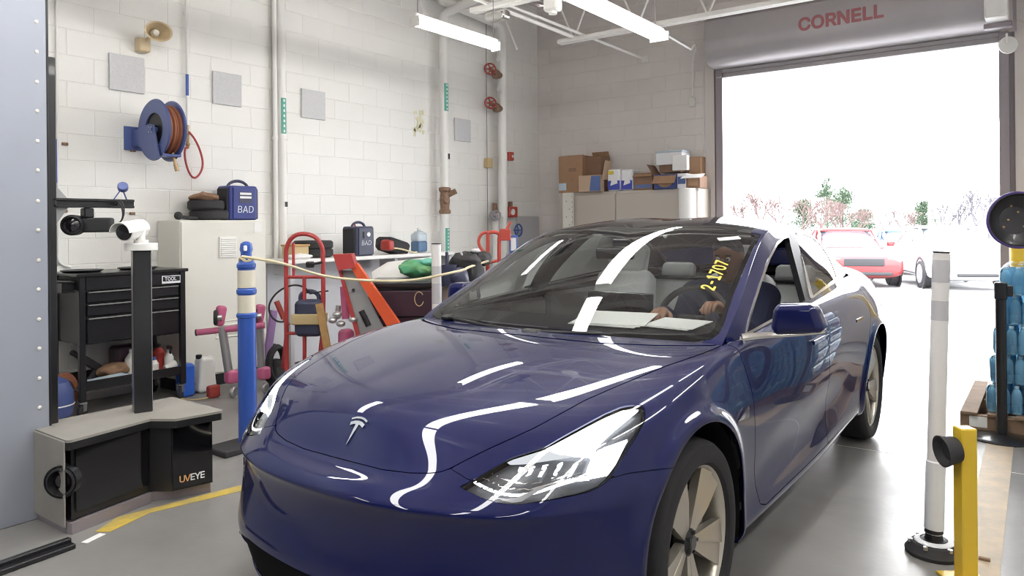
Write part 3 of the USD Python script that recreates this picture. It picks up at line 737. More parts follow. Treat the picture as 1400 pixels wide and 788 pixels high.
# ================================================================== THE ROOM
XW, YB, ZC = -6.3, 9.32, 4.7
X1, Y0 = 3.2, -5.0
JL, JR, DT = -3.45, -0.405, 3.29            # door opening
mat('painted_block', (0.83, 0.82, 0.785), rough=0.42, noise=(0.815, 0.805, 0.77), nscale=3.0, bump=(90, 0.12))
mat('painted_block_b', (0.825, 0.815, 0.78), rough=0.45, noise=(0.81, 0.80, 0.765), nscale=4.0, bump=(90, 0.12))
mat('painted_block_c', (0.835, 0.825, 0.79), rough=0.4, noise=(0.82, 0.81, 0.775), nscale=2.0, bump=(90, 0.12))
mat('block_joint', (0.81, 0.80, 0.765), rough=0.6)
mat('back_block', (0.76, 0.715, 0.685), rough=0.5, noise=(0.74, 0.695, 0.665), nscale=3.0, bump=(90, 0.12))
mat('back_block_b', (0.75, 0.705, 0.675), rough=0.55, noise=(0.73, 0.685, 0.655), nscale=4.0, bump=(90, 0.12))
mat('back_joint', (0.72, 0.68, 0.65), rough=0.7)
mat('concrete', (0.255, 0.246, 0.235), rough=0.36, noise=(0.205, 0.198, 0.19), nscale=1.3, bump=(40, 0.05), rnoise=.12)
mat('asphalt', (0.33, 0.33, 0.335), rough=0.9, noise=(0.28, 0.28, 0.285), nscale=3.0)
mat('yellow_line', (0.62, 0.44, 0.06), rough=0.6, noise=(0.40, 0.32, 0.12), nscale=9.0)
mat('tan_line', (0.52, 0.41, 0.28), rough=0.6, noise=(0.40, 0.34, 0.26), nscale=9.0)
mat('deck_steel', (0.56, 0.51, 0.485), rough=0.6)
mat('joist_white', (0.84, 0.82, 0.79), rough=0.5)
mat('door_steel', (0.47, 0.445, 0.455), rough=0.42, metal=0.25, noise=(0.43, 0.41, 0.42), nscale=2.0)
mat('guide_steel', (0.30, 0.265, 0.285), rough=0.5, metal=0.3)
mat('beige_steel', (0.66, 0.61, 0.575), rough=0.6)
mat('white_paint', (0.82, 0.81, 0.78), rough=0.4)
mat('off_white', (0.74, 0.72, 0.66), rough=0.45)
mat('faded_red', (0.42, 0.16, 0.17), rough=0.6)
mat('grey_felt', (0.66, 0.66, 0.665), rough=0.95, noise=(0.60, 0.60, 0.61), nscale=60, bump=(200, 0.4))
glow('tube_glow', (1.0, 0.985, 0.95), TUBE)

def blockwork(wall, mats, origin, along, up_h, length, bl, bh, z0, z1, normal, holes, dist, most):
    """single blocks, edges chamfered, joints 9 mm and recessed; the nearest ones each a part, the rest one part of the wall"""
    along, normal = np.array(along, float), np.array(normal, float); up = np.array([0, 0, 1.0])
    blocks = []
    nrow = int(math.ceil((z1 - z0) / bh)); rnd = random.Random(3)
    for r in range(nrow):
        za, zb = max(z0 + r * bh, 0.0) + .003, min(z0 + (r + 1) * bh, z1) - .003
        if zb - za < .03: continue
        s = -bl * (.5 if r % 2 else 0)
        while s < length:
            a, b = max(s, 0) + .003, min(s + bl, length) - .003
            s += bl
            if b - a < .03: continue
            cutx = [(a, b)]
            for h in holes:
                if h[2] < (za + zb) / 2 < h[3]: cutx = [c for a2, b2 in cutx for c in ((a2, min(b2, h[0])), (max(a2, h[1]), b2)) if c[1] - c[0] > .03]
            blocks += [(a2, b2, za, zb) for a2, b2 in cutx]
    def one(a, b, za, zb):
        pr = .0025 + rnd.uniform(0, .0008); e = .003
        q = [(a, za, 0), (b, za, 0), (b, zb, 0), (a, zb, 0), (a + e, za + e, pr), (b - e, za + e, pr), (b - e, zb - e, pr), (a + e, zb - e, pr)]
        V = np.array([origin + along * x + up * z + normal * d for x, z, d in q])
        f = np.array([(4, 5, 6), (4, 6, 7)] + [t for i in range(4) for t in ((i, (i + 1) % 4, 4 + (i + 1) % 4), (i, 4 + (i + 1) % 4, 4 + i))])
        n = np.cross(V[5] - V[4], V[6] - V[4])
        return V, (f if n @ normal > 0 else f[:, ::-1])
    order = sorted(blocks, key=lambda t: dist(t))
    for t in order[:most]: part(wall, 'block', one(*t), mats[rnd.randrange(len(mats))], smooth=False)
    rest_ = [one(*t) for t in order[most:]]
    if rest_: part(wall, 'far_blocks', cat(*rest_), mats[0], smooth=False, kind='stuff')

# floor, walls, ceiling
fl = struct('floor', box(((XW + X1) / 2, (Y0 + YB + .3) / 2, -.06), (X1 - XW + .6, YB + .3 - Y0, .12)), 'concrete')
def flat(poly, z, h): return prism(poly, h, (0, 0, z))
def px_floor(*uv): return [tuple(onz(u, v, 0)[:2]) for u, v in uv]
part(fl, 'yellow_line', flat(px_floor((130, 728), (160, 708), (330, 664), (330, 672), (205, 702), (150, 728)), .0005, .0015), 'yellow_line')
part(fl, 'tan_line', flat([(-.31, 2.4), (-.16, 2.4), (-.20, 5.6), (-.34, 5.6)], .0005, .0015), 'tan_line', label='worn tan stripe painted on the concrete')
for k, yy in enumerate((-1.5, 4.9)): part(fl, 'saw_joint', box(((XW + X1) / 2, yy, .0004), (X1 - XW, .006, .001)), 'block_joint')
wl = struct('wall_left', box((XW - .1, (Y0 + YB) / 2, ZC / 2), (.2, YB - Y0 + .2, ZC)), 'block_joint')
def seen(uvw):
    p = P(uvw); return 0 <= p[0] <= 1400 and 0 <= p[1] <= 788
dl = lambda t: (0 if seen((XW, 1.4 + (t[0] + t[1]) / 2, (t[2] + t[3]) / 2)) else 100) + math.hypot(1.4 + (t[0] + t[1]) / 2, 6.3)
blockwork(wl, ['painted_block', 'painted_block_b', 'painted_block_c'], np.array([XW, 1.4, 0]), (0, 1, 0), None, YB - 1.4, .4166, .2083, -.147, ZC, (1, 0, 0), [], dl, 300)
wb = struct('wall_back', cat(box(((XW + JL) / 2, YB + .15, ZC / 2), (JL - XW, .3, ZC)), box(((JR + X1) / 2, YB + .15, ZC / 2), (X1 - JR, .3, ZC)), box(((JL + JR) / 2, YB + .15, (ZC + DT) / 2), (JR - JL, .3, ZC - DT))), 'back_joint')
blockwork(wb, ['back_block', 'back_block_b'], np.array([XW + .01, YB, 0]), (1, 0, 0), None, X1 - XW, .4166, .2083, -.147, ZC, (0, -1, 0), [(JL - XW - .02, JR - XW + .02, -1, DT)],
          lambda t: (0 if seen((XW + (t[0] + t[1]) / 2, YB, (t[2] + t[3]) / 2)) else 100) + abs(XW + (t[0] + t[1]) / 2), 300)
mat('grey_wall', (0.50, 0.50, 0.51), rough=0.6)
mat('dark_wall', (0.16, 0.16, 0.17), rough=0.6)
struct('wall_right', box((X1 + .1, (Y0 + YB) / 2, ZC / 2), (.2, YB - Y0 + .2, ZC)), 'grey_wall')
struct('wall_front', box(((XW + X1) / 2, Y0 - .1, ZC / 2), (X1 - XW + .4, .2, ZC)), 'dark_wall')
ribs, x = [], XW
prof = [(XW, ZC)]
while x < X1:
    prof += [(x + .03, ZC), (x + .05, ZC + .038), (x + .12, ZC + .038), (x + .14, ZC)]; x += .15
prof += [(X1, ZC), (X1, ZC + .12), (XW, ZC + .12)]
v, f = prism([(a, b) for a, b in prof], YB - Y0 + .2, (0, YB + .1, 0), (1, 0, 0), (0, 0, 1))
struct('ceiling', (v, f), 'deck_steel', smooth=False)

# open-web joists across the bay, bridging rods
def joist(y, label):
    t = thing('roof_joist', label, 'joist', (0, y, 0))
    tag(t, kind='structure')
    part(t, 'bottom_chord', cat(box((-.85, -.03, 3.62), (8.0, .05, .05), .004), box((-.85, .03, 3.62), (8.0, .05, .05), .004)), 'joist_white')
    part(t, 'top_chord', cat(box((-1.55, -.03, 4.55), (9.5, .05, .05), .004), box((-1.55, .03, 4.55), (9.5, .05, .05), .004)), 'joist_white')
    x = -5.9; up_ = True
    n = 0
    while x < 3.0:
        a = (x, 0, 4.55 if up_ else 3.62); b = (x + .42, 0, 3.62 if up_ else 4.55)
        if not (a[0] < -4.85 and not up_) : part(t, 'web_rod', rod(a, b, .012, 8), 'joist_white')
        x += .42; up_ = not up_
joist(7.65, 'white open-web roof joist nearest the back wall')
joist(5.98, 'white open-web roof joist second from the back wall')
for k in range(4): joist(5.98 - 1.67 * (k + 1), 'white open-web roof joist out of view overhead, number %s towards the camera' % ('three', 'four', 'five', 'six')[k])
for nm, x0, lab in (('bridging_rod', -4.51, 'thin bridging rod running to the back wall left of the roller door'),):
    solo(nm, cat(rod((x0, -4, 3.66), (x0, YB - .002, 3.66), .016), box((x0, YB - .01, 3.66), (.08, .02, .08))), 'joist_white', lab, 'rod')
solo('bridging_rod', rod((-4.62, -4, 3.70), (-4.62, 7.65, 3.64), .022), 'joist_white', 'thicker white rod ending on the joist nearest the back wall', 'rod')

# roller door: hood, rolled curtain's bottom bar, guides, operator
rd = thing('roller_door', 'grey steel roller door rolled up in its hood above the opening', 'door', (0, 0, 0)); tag(rd, kind='structure')
hp_ = [(YB, 3.95), (YB - .40, 3.95), (YB - .455, 3.90), (YB - .47, 3.70), (YB - .455, 3.55), (YB - .41, 3.44), (YB - .33, 3.375), (YB - .2, 3.36), (YB, 3.36)]
v, f = prism([(y, z) for y, z in hp_], 3.06, (JL - .03, 0, 0), (0, 1, 0), (0, 0, 1))
hood = part(rd, 'hood', (v, f), 'door_steel', smooth=35)
tx = text('CORNELL', .135, (-2.36, YB - .4615, 3.605), (1, 0, .012), (0, -.075, .997), .002, True)
v, f = tx; v = v.copy(); v[:, 0] = -2.36 + (v[:, 0] + 2.36) * .90 / (v[:, 0].max() + 2.36)
part(hood, 'lettering', cat((v, f), (v + [.008, -.0003, 0], f), (v + [.004, -.0006, .005], f), (v + [.004, -.0009, -.005], f)), 'faded_red', label='faded red letters CORNELL')
part(rd, 'bottom_bar', cat(box(((JL + JR) / 2, YB - .06, 3.335), (3.10, .05, .05), .006), box(((JL + JR) / 2, YB - .055, 3.285), (3.08, .03, .07), .004), box(((JL + JR) / 2, YB - .09, 3.255), (3.08, .06, .018), .003)), 'door_steel')
for x in (JL - .02, JR + .05):
    part(rd, 'guide', cat(box((x, YB - .05, 1.68), (.02, .10, 3.36), .002), box((x + (.04 if x < -2 else -.04), YB - .095, 1.68), (.08, .012, 3.36), .002), box((x + (-.05 if x < -2 else .05), YB - .012, 1.68), (.10, .012, 3.36), .002)), 'guide_steel')
op = part(rd, 'operator', rbox((-.42, YB - .62, 3.62), (.20, .26, .50), .02), 'white_paint', label='white door operator box')
part(op, 'chain_wheel', cat(cyl((-.335, YB - .50, 3.13), .085, .03, (.3, -1, 0), 32, .006), box((-.345, YB - .54, 3.19), (.02, .02, .10), .004)), 'white_paint')
part(op, 'bracket', cat(box((-.42, YB - .47, 3.34), (.24, .10, .05), .005), box((-.28, YB - .55, 3.5), (.03, .05, .5), .004)), 'guide_steel')
part(op, 'conduit', tube([(-.55, YB - .60, 4.4), (-.54, YB - .58, 3.75), (-.50, YB - .56, 3.62)], .012, 6, 4), 'joist_white')
struct('trim_1', box(((JL + X1) / 2 - .05, YB - .24, 4.03), (X1 - JL + .15, .48, .15), .01), 'beige_steel', label='beige steel beam over the roller door hood')
struct('trim_2', box((JL - .125, YB - .03, 1.72), (.13, .05, 3.44), .004), 'beige_steel', label='pale door frame post left of the opening')
struct('trim_3', box((JR + .17, YB - .03, 1.72), (.13, .05, 3.44), .004), 'beige_steel', label='pale door frame post right of the opening')

# fluorescent fixtures: white channel, glowing wrap lens, end caps; the lamp is its lens
def fixture(x, y0, y1, z, w, label, group=None, hang=True):
    t = thing('fluorescent_light', label, 'light', (x, (y0 + y1) / 2, z), group=group); L = y1 - y0
    part(t, 'channel', box((0, 0, .035), (w * .55, L, .05), .008), 'white_paint')
    n = 12; a = np.linspace(math.pi, 2 * math.pi, n)
    part(t, 'lens', prism([(w / 2 * math.cos(q), .055 * math.sin(q)) for q in a] + [(w / 2, .012), (-w / 2, .012)], L - .03, (0, (L - .03) / 2, 0), (1, 0, 0), (0, 0, 1)), 'tube_glow', label='glowing white lens')
    for s in (-1, 1): part(t, 'end_cap', rbox((0, s * (L / 2 - .008), -.015), (w * 1.02, .016, .09), .006), 'white_paint')
    if hang:
        for s in (-1, 1): part(t, 'hanger_wire', rod((0, s * L * .46, .05), (0, s * L * .46, ZC - z), .004, 6), 'guide_steel')
    return t
fixture(-4.5, 4.73, 5.92, 3.2, .11, 'slim lit fluorescent light hanging by wires near the white pipes')
f2 = fixture(-3.03, 4.13, 6.58, 3.2, .19, 'wide lit fluorescent light at the top centre above the car')
for x, ys, w in ((-4.5, (-2.6, -.4, 1.8), .11), (-3.03, (-3.5, -1.0, 1.5), .19), (-1.0, (-3.3, -.5, 2.2), .19), (-1.005, (4.85,), .11), (1.2, (-3.3, -.5, 2.2, 5.0), .19)):  # unseen rows; those nearest the back wall are added to brighten it
    for y in ys: fixture(x, y, y + (1.19 if w < .15 else 2.44), 3.2, w, 'lit fluorescent light overhead nearer the camera, out of view, in a set partly added to brighten the room', group='fluorescent lights overhead out of view')
solo('conduit', tube(np.vstack([[(-3.03, 6.6, 3.24)], smooth_path([(-3.55, 8.6, 3.52), (-3.74, YB - .12, 3.60), (-3.81, YB - .03, 3.50)], 5), [(-3.815, YB - .03, 3.06)]]), .011, 8), 'joist_white', 'thin conduit curving from the wide light down to a switch box', 'conduit')
solo('switch_box', box((-3.82, YB - .03, 2.99), (.075, .05, .12), .006), 'off_white', 'small pale switch box on the back wall left of the door', 'switch')
solo('conduit', rod((-3.66, YB - .02, 0), (-3.66, YB - .02, 3.35), .012), 'joist_white', 'thin vertical conduit beside the left door frame', 'conduit')
solo('sensor_box', cat(box((-3.86, 5.98, 3.51), (.16, .12, .14), .02), cyl((-3.86, 5.98, 3.43), .04, .03)), 'white_paint', 'small white box under the second joist beside the wide light', 'box')
solo('equipment_tray', cat(box((-4.50, 5.62, 3.70), (.34, .42, .10), .02), box((-4.50, 5.62, 3.77), (.40, .04, .05))), 'cabin_dark', 'dark equipment box up by the joist above the slim light', 'box')
solo('floodlight', cat(rbox((-4.58, 6.05, 3.54), (.26, .14, .10), .04), box((-4.58, 6.05, 3.60), (.05, .05, .06))), 'chrome', 'small shiny lamp clipped under the second joist', 'lamp')
# ================================================================== LEFT SIDE OF THE ROOM
class Th:
    """a thing whose parts are given in world coordinates"""
    def __init__(s, name, label, cat_, base, group=None):
        s.b = np.asarray(base, float); s.t = thing(name, label, cat_, s.b, 0.0, group)
    def p(s, name, m, material, smooth=30, label=None, parent=None, kind=None):
        return part(parent or s.t, name, mv(m, -s.b), material, smooth, label, kind)
def W(u, v, x=XW): return onx(u, v, x)
mat('reel_blue', (0.075, 0.11, 0.30), rough=0.4, coat=.3)
mat('hose_brown', (0.30, 0.11, 0.055), rough=0.55)
mat('hose_red', (0.42, 0.06, 0.055), rough=0.5)
mat('brass', (0.42, 0.30, 0.16), rough=0.4, metal=0.8)
mat('bronze_old', (0.30, 0.20, 0.13), rough=0.6, metal=0.4, noise=(0.22, 0.13, 0.09), nscale=20)
mat('valve_red', (0.34, 0.05, 0.04), rough=0.5)
mat('alarm_red', (0.50, 0.07, 0.05), rough=0.4)
mat('tan_box', (0.55, 0.42, 0.22), rough=0.6)
mat('horn_tan', (0.62, 0.50, 0.32), rough=0.5)
mat('label_green', (0.12, 0.42, 0.32), rough=0.5)
mat('label_blue', (0.06, 0.12, 0.38), rough=0.5)
mat('print_white', (0.8, 0.82, 0.85), rough=0.6)
mat('cabinet_cream', (0.75, 0.735, 0.67), rough=0.35)
mat('rubber', (0.03, 0.029, 0.031), rough=0.75)
mat('rag_brown', (0.36, 0.22, 0.13), rough=0.95, noise=(0.26, 0.15, 0.09), nscale=14)
mat('starter_blue', (0.035, 0.05, 0.22), rough=0.4)
mat('starter_dark', (0.05, 0.055, 0.10), rough=0.45)
mat('clamp_red', (0.45, 0.05, 0.04), rough=0.45)
mat('chalk', (0.62, 0.66, 0.74), rough=0.9)
mat('cart_black', (0.012, 0.012, 0.014), rough=0.33, coat=.3)
mat('satin_steel', (0.55, 0.55, 0.55), rough=0.35, metal=0.9)
mat('aluminium', (0.34, 0.365, 0.42), rough=0.5, metal=0.3)
mat('post_blue', (0.035, 0.10, 0.42), rough=0.35, coat=.2)
mat('band_cream', (0.72, 0.68, 0.55), rough=0.6)
mat('rope_cream', (0.70, 0.62, 0.42), rough=0.9)
mat('truck_red', (0.45, 0.05, 0.05), rough=0.4, coat=.3)
mat('crane_orange', (0.72, 0.10, 0.03), rough=0.4, coat=.3)
mat('steel_grey', (0.36, 0.37, 0.37), rough=0.5, metal=.2)
mat('bench_grey', (0.50, 0.50, 0.52), rough=0.5)
mat('jack_pink', (0.55, 0.13, 0.25), rough=0.35, coat=.3)
mat('jug_white', (0.80, 0.79, 0.74), rough=0.45)
mat('jug_blue', (0.03, 0.12, 0.55), rough=0.4)
mat('wood', (0.55, 0.34, 0.14), rough=0.7, noise=(0.44, 0.26, 0.10), nscale=12)
mat('chest_maroon', (0.045, 0.022, 0.035), rough=0.4)
mat('plastic_green', (0.05, 0.34, 0.18), rough=0.6, noise=(0.14, 0.30, 0.12), nscale=10)
mat('paper_blue', (0.55, 0.66, 0.76), rough=0.8)
mat('paper_white', (0.82, 0.82, 0.80), rough=0.85)
mat('ped_beige', (0.30, 0.285, 0.255), rough=0.5, noise=(0.265, 0.25, 0.225), nscale=4)
mat('orange_print', (0.75, 0.42, 0.18), rough=0.6)
mat('purple', (0.33, 0.20, 0.42), rough=0.6)
mat('washer_fluid', (0.08, 0.16, 0.28), rough=0.15)
mat('clear_jug', (0.52, 0.60, 0.66), rough=0.2)
mat('tarp_brown', (0.30, 0.24, 0.20), rough=0.9)
mat('dark_lens', (0.01, 0.008, 0.012), rough=0.04, coat=1.0)

# tall steel panel at the left edge
pe = onz(69, 705, 0); px0 = pe[0]
t = Th('metal_partition', 'tall pale blue-grey steel panel with a column of rivets at the left edge', 'panel', (px0, pe[1], 0))
t.p('plate', box((px0 - .025, pe[1] - .9, 1.75), (.05, 1.8, 3.5), .004), 'aluminium')
yr = onx(52, 300, px0)[1]
for v_ in (30, 71, 112, 152, 193, 233, 275, 315, 356, 396, 437, 477, 518, 558, 598): t.p('rivet', ball(onx(52, v_, px0) * [1, 0, 1] + [0, yr, 0], .010, 1, (.6, 1, 1)), 'off_white')
for v_ in (637, 677): t.p('slot', box(onx(57, v_, px0) + [.0, 0, 0], (.004, .008, .03)), 'black_under')
t.p('edge_strip', box((px0 - .03, pe[1] + .006, 1.75), (.05, .012, 3.5), .002), 'black_trim')
ax, ay = px0 - .06, pe[1] + .035
t = Th('camera_mast', 'slim black mast behind the steel panel with a black arm reaching over the tool cart', 'post', (ax, ay, 0))
zt = onx(63, 78, ax)[2]
t.p('mast', box((ax, ay, zt / 2), (.05, .04, zt), .004), 'cart_black')
zarm = CAMZ + (HOR - 272) / F * 3.7
ea = onx(181, 272, ax)
arm = [box(((ax + .0), (ay + ea[1]) / 2, zarm + dz), (.05, ea[1] - ay, .014), .003) for dz in (-.016, .016)] + [box((ax, (ay + ea[1]) / 2, zarm), (.03, ea[1] - ay, .02))]
am = t.p('arm', cat(*arm), 'cart_black')
t.p('gusset', prism([(ay + .02, zarm - .12), (ay + .10, zarm), (ay + .02, zarm + .095)], .006, (ax - .01, 0, 0), (0, 1, 0), (0, 0, 1)), 'steel_grey', label='grey triangular gusset plate', parent=am)
yc = onx(125, 300, ax)[1]
c = np.array([ax, yc, zarm - .112])
t = Th('black_camera', 'black box camera hanging under the black arm', 'camera', c)
d_ = np.array([.75, -.66, 0])
sd = np.array([.66, .75, 0])
bd = t.p('body', rbox(c + sd * .02, (.16, .075, .075), .012, np.stack([sd, -d_, [0, 0, 1]], 1)), 'cabin_dark')
t.p('lens_barrel', lathe([(0, 0), (.047, 0), (.052, .01), (.052, .07), (.042, .072), (.038, .06), (0, .055)], 28, c - sd * .07 - d_ * 0 - d_ * .0, d_), 'black_trim', parent=bd)
t.p('lens', lathe([(.038, .058), (.025, .066), (0, .069)], 24, c - sd * .07, d_), 'dark_lens', parent=bd)
t.p('bracket', cat(box((ax, yc - .02, zarm - .05), (.05, .05, .05), .006), cyl((ax, yc - .02, zarm - .03), .015, .03)), 'cart_black')
t.p('cable', cat(*[tube([c + sd * .10, c + sd * .14 + [0, 0, .02], c + sd * (.14 + k) + [0, 0, .10], (ax, yc + .11 + k, zarm - .02)], .004, 6, 6) for k in (0, .012)]), 'rubber')
c = onx(168, 256, ax)
solo('marker_lamp', cat(cyl(c, .026, .032, (.8, -.4, .5), 20, .004), rod(c, (ax, c[1] - .05, zarm + .02), .003), rod(c - [0, 0, .015], (ax, c[1] + .02, zarm + .02), .004)), 'reel_blue', 'small blue round lamp on top of the black arm', 'lamp')

# UV inspection unit on the floor, camera post
A, B_, C_, D_ = (-3.625, 1.53), (-3.70, 1.93), (-3.60, 1.995), (-3.555, 2.19)
t = Th('inspection_unit', 'low black inspection unit with a beige top and UVEYE lettering on the floor', 'scanner', (-3.85, 1.85, 0))
hz = .42
outer = sg.Polygon([(-3.585, 1.50), (-3.655, 1.915), (-3.545, 1.985), (-3.50, 2.225), (-4.03, 2.24), (-4.03, 1.50)]).buffer(-.02).buffer(.02)
top_ = t.p('top_cover', cat(prism(outer, .012, (0, 0, hz)), box((-3.82, 1.497, hz / 2 + .02), (.42, .008, hz - .03), .002), box((-4.03, 1.87, hz / 2), (.01, .74, hz))), 'ped_beige', label='folded beige sheet metal cover')
t.p('lip', prism(outer.buffer(-.001).difference(outer.buffer(-.012)), .035, (0, 0, hz - .035)), 'cart_black', parent=top_)
def wallp(a, b, z0, z1, th=.01): 
    a, b = np.array(a), np.array(b); d = b - a; L = np.hypot(*d)
    return prism([(0, z0), (L, z0), (L, z1), (0, z1)], -th, (a[0], a[1], 0), (d[0] / L, d[1] / L, 0), (0, 0, 1))
t.p('body', prism([A, B_, C_, D_, (-4.0, 2.2), (-4.0, 1.53)], hz - .06, (0, 0, .055)), 'cart_black', smooth=False)
t.p('front_plate', wallp((A[0] + .006, A[1] + .02), (B_[0] + .006, B_[1] - .01), .09, .39, .006), 'black_gloss')
t.p('front_plate', wallp((B_[0] + .01, B_[1] + .0), (C_[0] + .004, C_[1] - .006), .09, .39, .006), 'black_trim')
fp = t.p('front_plate', wallp((C_[0] + .006, C_[1] + .004), (D_[0] + .006, D_[1] - .006), .065, .40, .006), 'black_gloss')
u_ = np.array([D_[0] - C_[0], D_[1] - C_[1], 0]); u_ /= np.linalg.norm(u_); nrm = np.cross(u_, [0, 0, 1.0])
o = np.array([C_[0], C_[1], .095]) + nrm * .0125 + u_ * .028
for ch, xx, m_ in (('U', 0, 'orange_print'), ('V', .027, 'orange_print'), ('E', .054, 'print_white'), ('Y', .077, 'print_white'), ('E', .103, 'print_white')):
    t.p('letter', text(ch, .032, o + u_ * xx, u_, (0, 0, 1), .0012, True), m_, parent=fp)
t.p('base_rail', cat(wallp((A[0] + .03, A[1] - .01), (B_[0] + .02, B_[1]), .0, .05, .03), wallp((B_[0], B_[1]), (D_[0] - .02, D_[1]), .0, .05, .03), box((-3.82, 1.53, .025), (.40, .04, .05))), 'guide_steel')
cc = onx(97, 655, -3.64)
ec = t.p('side_eye', lathe([(0, .0), (.062, 0), (.066, .05), (.055, .055), (.045, .02), (0, .015)], 28, (-3.66, 1.525, cc[2]), (.62, -.78, 0)), 'cart_black', label='round side camera housing')
t.p('hood', lathe([(.068, .0), (.070, .05), (.074, .05), (.072, 0)], 28, (-3.66, 1.525, cc[2]), (.62, -.78, 0)), 'black_trim', parent=ec)
t.p('lens', lathe([(.045, .021), (.03, .034), (0, .038)], 24, (-3.66, 1.525, cc[2]), (.62, -.78, 0)), 'dark_lens', parent=ec)
pb = onz(195, 562, hz + .012); zt = CAMZ + (HOR - 337) / F * 3.98
t = Th('camera_post', 'black square post with a round white cap standing on the inspection unit', 'post', (pb[0], pb[1], hz + .012))
Rp = rot((0, 0, 1), -20)
t.p('post', box((pb[0], pb[1], (hz + .012 + zt) / 2), (.088, .088, zt - hz - .012), .004, Rp), 'cart_black')
t.p('cap', lathe([(0, 0), (.078, 0), (.08, .004), (.08, .034), (.076, .038), (0, .038)], 36, (pb[0], pb[1], zt), (0, 0, 1)), 'white_paint')
zc_ = zt + .038
t = Th('bullet_camera', 'white bullet camera with a sunshield on the round post cap', 'camera', (pb[0], pb[1], zc_))
cd = np.array([.55, -.835, -.10]); cd /= np.linalg.norm(cd); ce = np.array([pb[0], pb[1], zc_ + .068])
bc = t.p('body', lathe([(0, -.06), (.042, -.06), (.046, -.05), (.046, .10), (.042, .105), (.036, .095), (0, .093)], 28, ce - np.array([.02, .02, 0]), cd), 'white_paint')
t.p('front_glass', lathe([(.044, .098), (.04, .107), (0, .109)], 28, ce - np.array([.02, .02, 0]), cd), 'dark_lens', parent=bc)
a_, b_, _ = frame_of(cd); sh = []
for k in range(13):
    ang = math.pi * (k / 12) ; q = b_ * math.sin(ang) * (1 if b_[2] > 0 else -1) + a_ * math.cos(ang)
    sh.append([ce - np.array([.02, .02, 0]) + q * r + cd * h for r, h in ((.050, -.05), (.050, .145), (.054, .145), (.054, -.05))])
sh = np.array(sh); n_ = 4; V_ = sh.reshape(-1, 3)
F_ = tris(np.array([(i * 4 + j, i * 4 + (j + 1) % 4, (i + 1) * 4 + (j + 1) % 4, (i + 1) * 4 + j) for i in range(12) for j in range(4)]))
t.p('sunshield', (V_, F_), 'white_paint', smooth=40, parent=bc)
t.p('bracket', cat(tube([(pb[0], pb[1], zc_), (pb[0], pb[1], zc_ + .05), tuple(ce - cd * .05)], .022, 12, 4), cyl((pb[0], pb[1], zc_ + .008), .035, .016)), 'white_paint')

# tool cart
X0, Xf, Y0c, Y1c = -6.18, -5.70, 2.47, 3.285
t = Th('tool_cart', 'black rolling tool cart with three drawers and a lower shelf', 'cart', ((X0 + Xf) / 2, (Y0c + Y1c) / 2, 0))
zb = .52; ztop = 1.06; ym = (Y0c + Y1c) / 2; xm = (X0 + Xf) / 2
t.p('body', cat(box((xm - .01, ym, (zb + ztop - .03) / 2 + .01), (Xf - X0 - .03, Y1c - Y0c - .06, ztop - zb - .04), .006)), 'cart_black')
t.p('top', box((xm, ym, ztop - .012), (Xf - X0 + .04, Y1c - Y0c + .04, .025), .006), 'cart_black')
for x_ in (X0 + .02, Xf - .012):
    for y_ in (Y0c + .022, Y1c - .022): t.p('leg', box((x_, y_, (ztop + .12) / 2), (.035, .044, ztop - .13), .004), 'cart_black')
for za, zb2 in ((.925, .845), (.83, .745), (.73, .545)):
    dr = t.p('drawer', box((Xf - .012, ym, (za + zb2) / 2), (.022, Y1c - Y0c - .115, za - zb2 - .004), .003), 'cart_black')
    t.p('handle', box((Xf + .006, ym, za - .004), (.016, Y1c - Y0c - .125, .010), .003), 'satin_steel', parent=dr)
t.p('top_panel', box((Xf - .012, ym, .985), (.022, Y1c - Y0c - .10, .10), .003), 'cart_black')
lb = t.p('badge', box((Xf + .003, 3.165, .978), (.004, .155, .062), .001), 'print_white', label='white badge reading TOOL')
t.p('badge_field', box((Xf + .0055, 3.165, .984), (.002, .14, .038)), 'black_trim', parent=lb)
t.p('lettering', text('TOOL', .026, (Xf + .0067, 3.108, .971), (0, 1, 0), (0, 0, 1), .0008, True), 'print_white', parent=lb)
t.p('shelf', cat(box((xm, ym, .205), (Xf - X0 - .02, Y1c - Y0c - .03, .012)), box((Xf - .012, ym, .235), (.015, Y1c - Y0c - .07, .07), .003), box((X0 + .012, ym, .235), (.015, Y1c - Y0c - .07, .07), .003)), 'cart_black')
sv = t.p('side_tray', cat(box((xm, Y0c - .05, .93), (.40, .09, .006)), box((xm, Y0c - .095, .965), (.40, .006, .075)), box((Xf - .06, Y0c - .05, .965), (.006, .09, .075)), box((X0 + .06, Y0c - .05, .965), (.006, .09, .075))), 'cart_black')
t.p('tray_label', box((xm + .05, Y0c - .0985, .965), (.10, .001, .035)), 'print_white', parent=sv)
t.p('push_bar', tube([(X0 + .05, Y0c, 1.0), (X0 + .05, Y0c - .12, 1.01), (Xf - .05, Y0c - .12, 1.01), (Xf - .05, Y0c, 1.0)], .010, 8), 'cart_black')
for x_ in (X0 + .03, Xf - .03):
    for y_ in (Y0c + .03, Y1c - .03):
        ca = t.p('caster', cyl((x_, y_, .052), .052, .03, (.8, .6, 0), 20, .008), 'rubber')
        t.p('fork', cat(box((x_, y_, .115), (.05, .05, .012)), box((x_ + .016, y_ + .012, .085), (.04, .006, .06), 0, rot((0, 0, 1), -53)), box((x_ - .016, y_ - .012, .085), (.04, .006, .06), 0, rot((0, 0, 1), -53))), 'satin_steel', parent=ca)
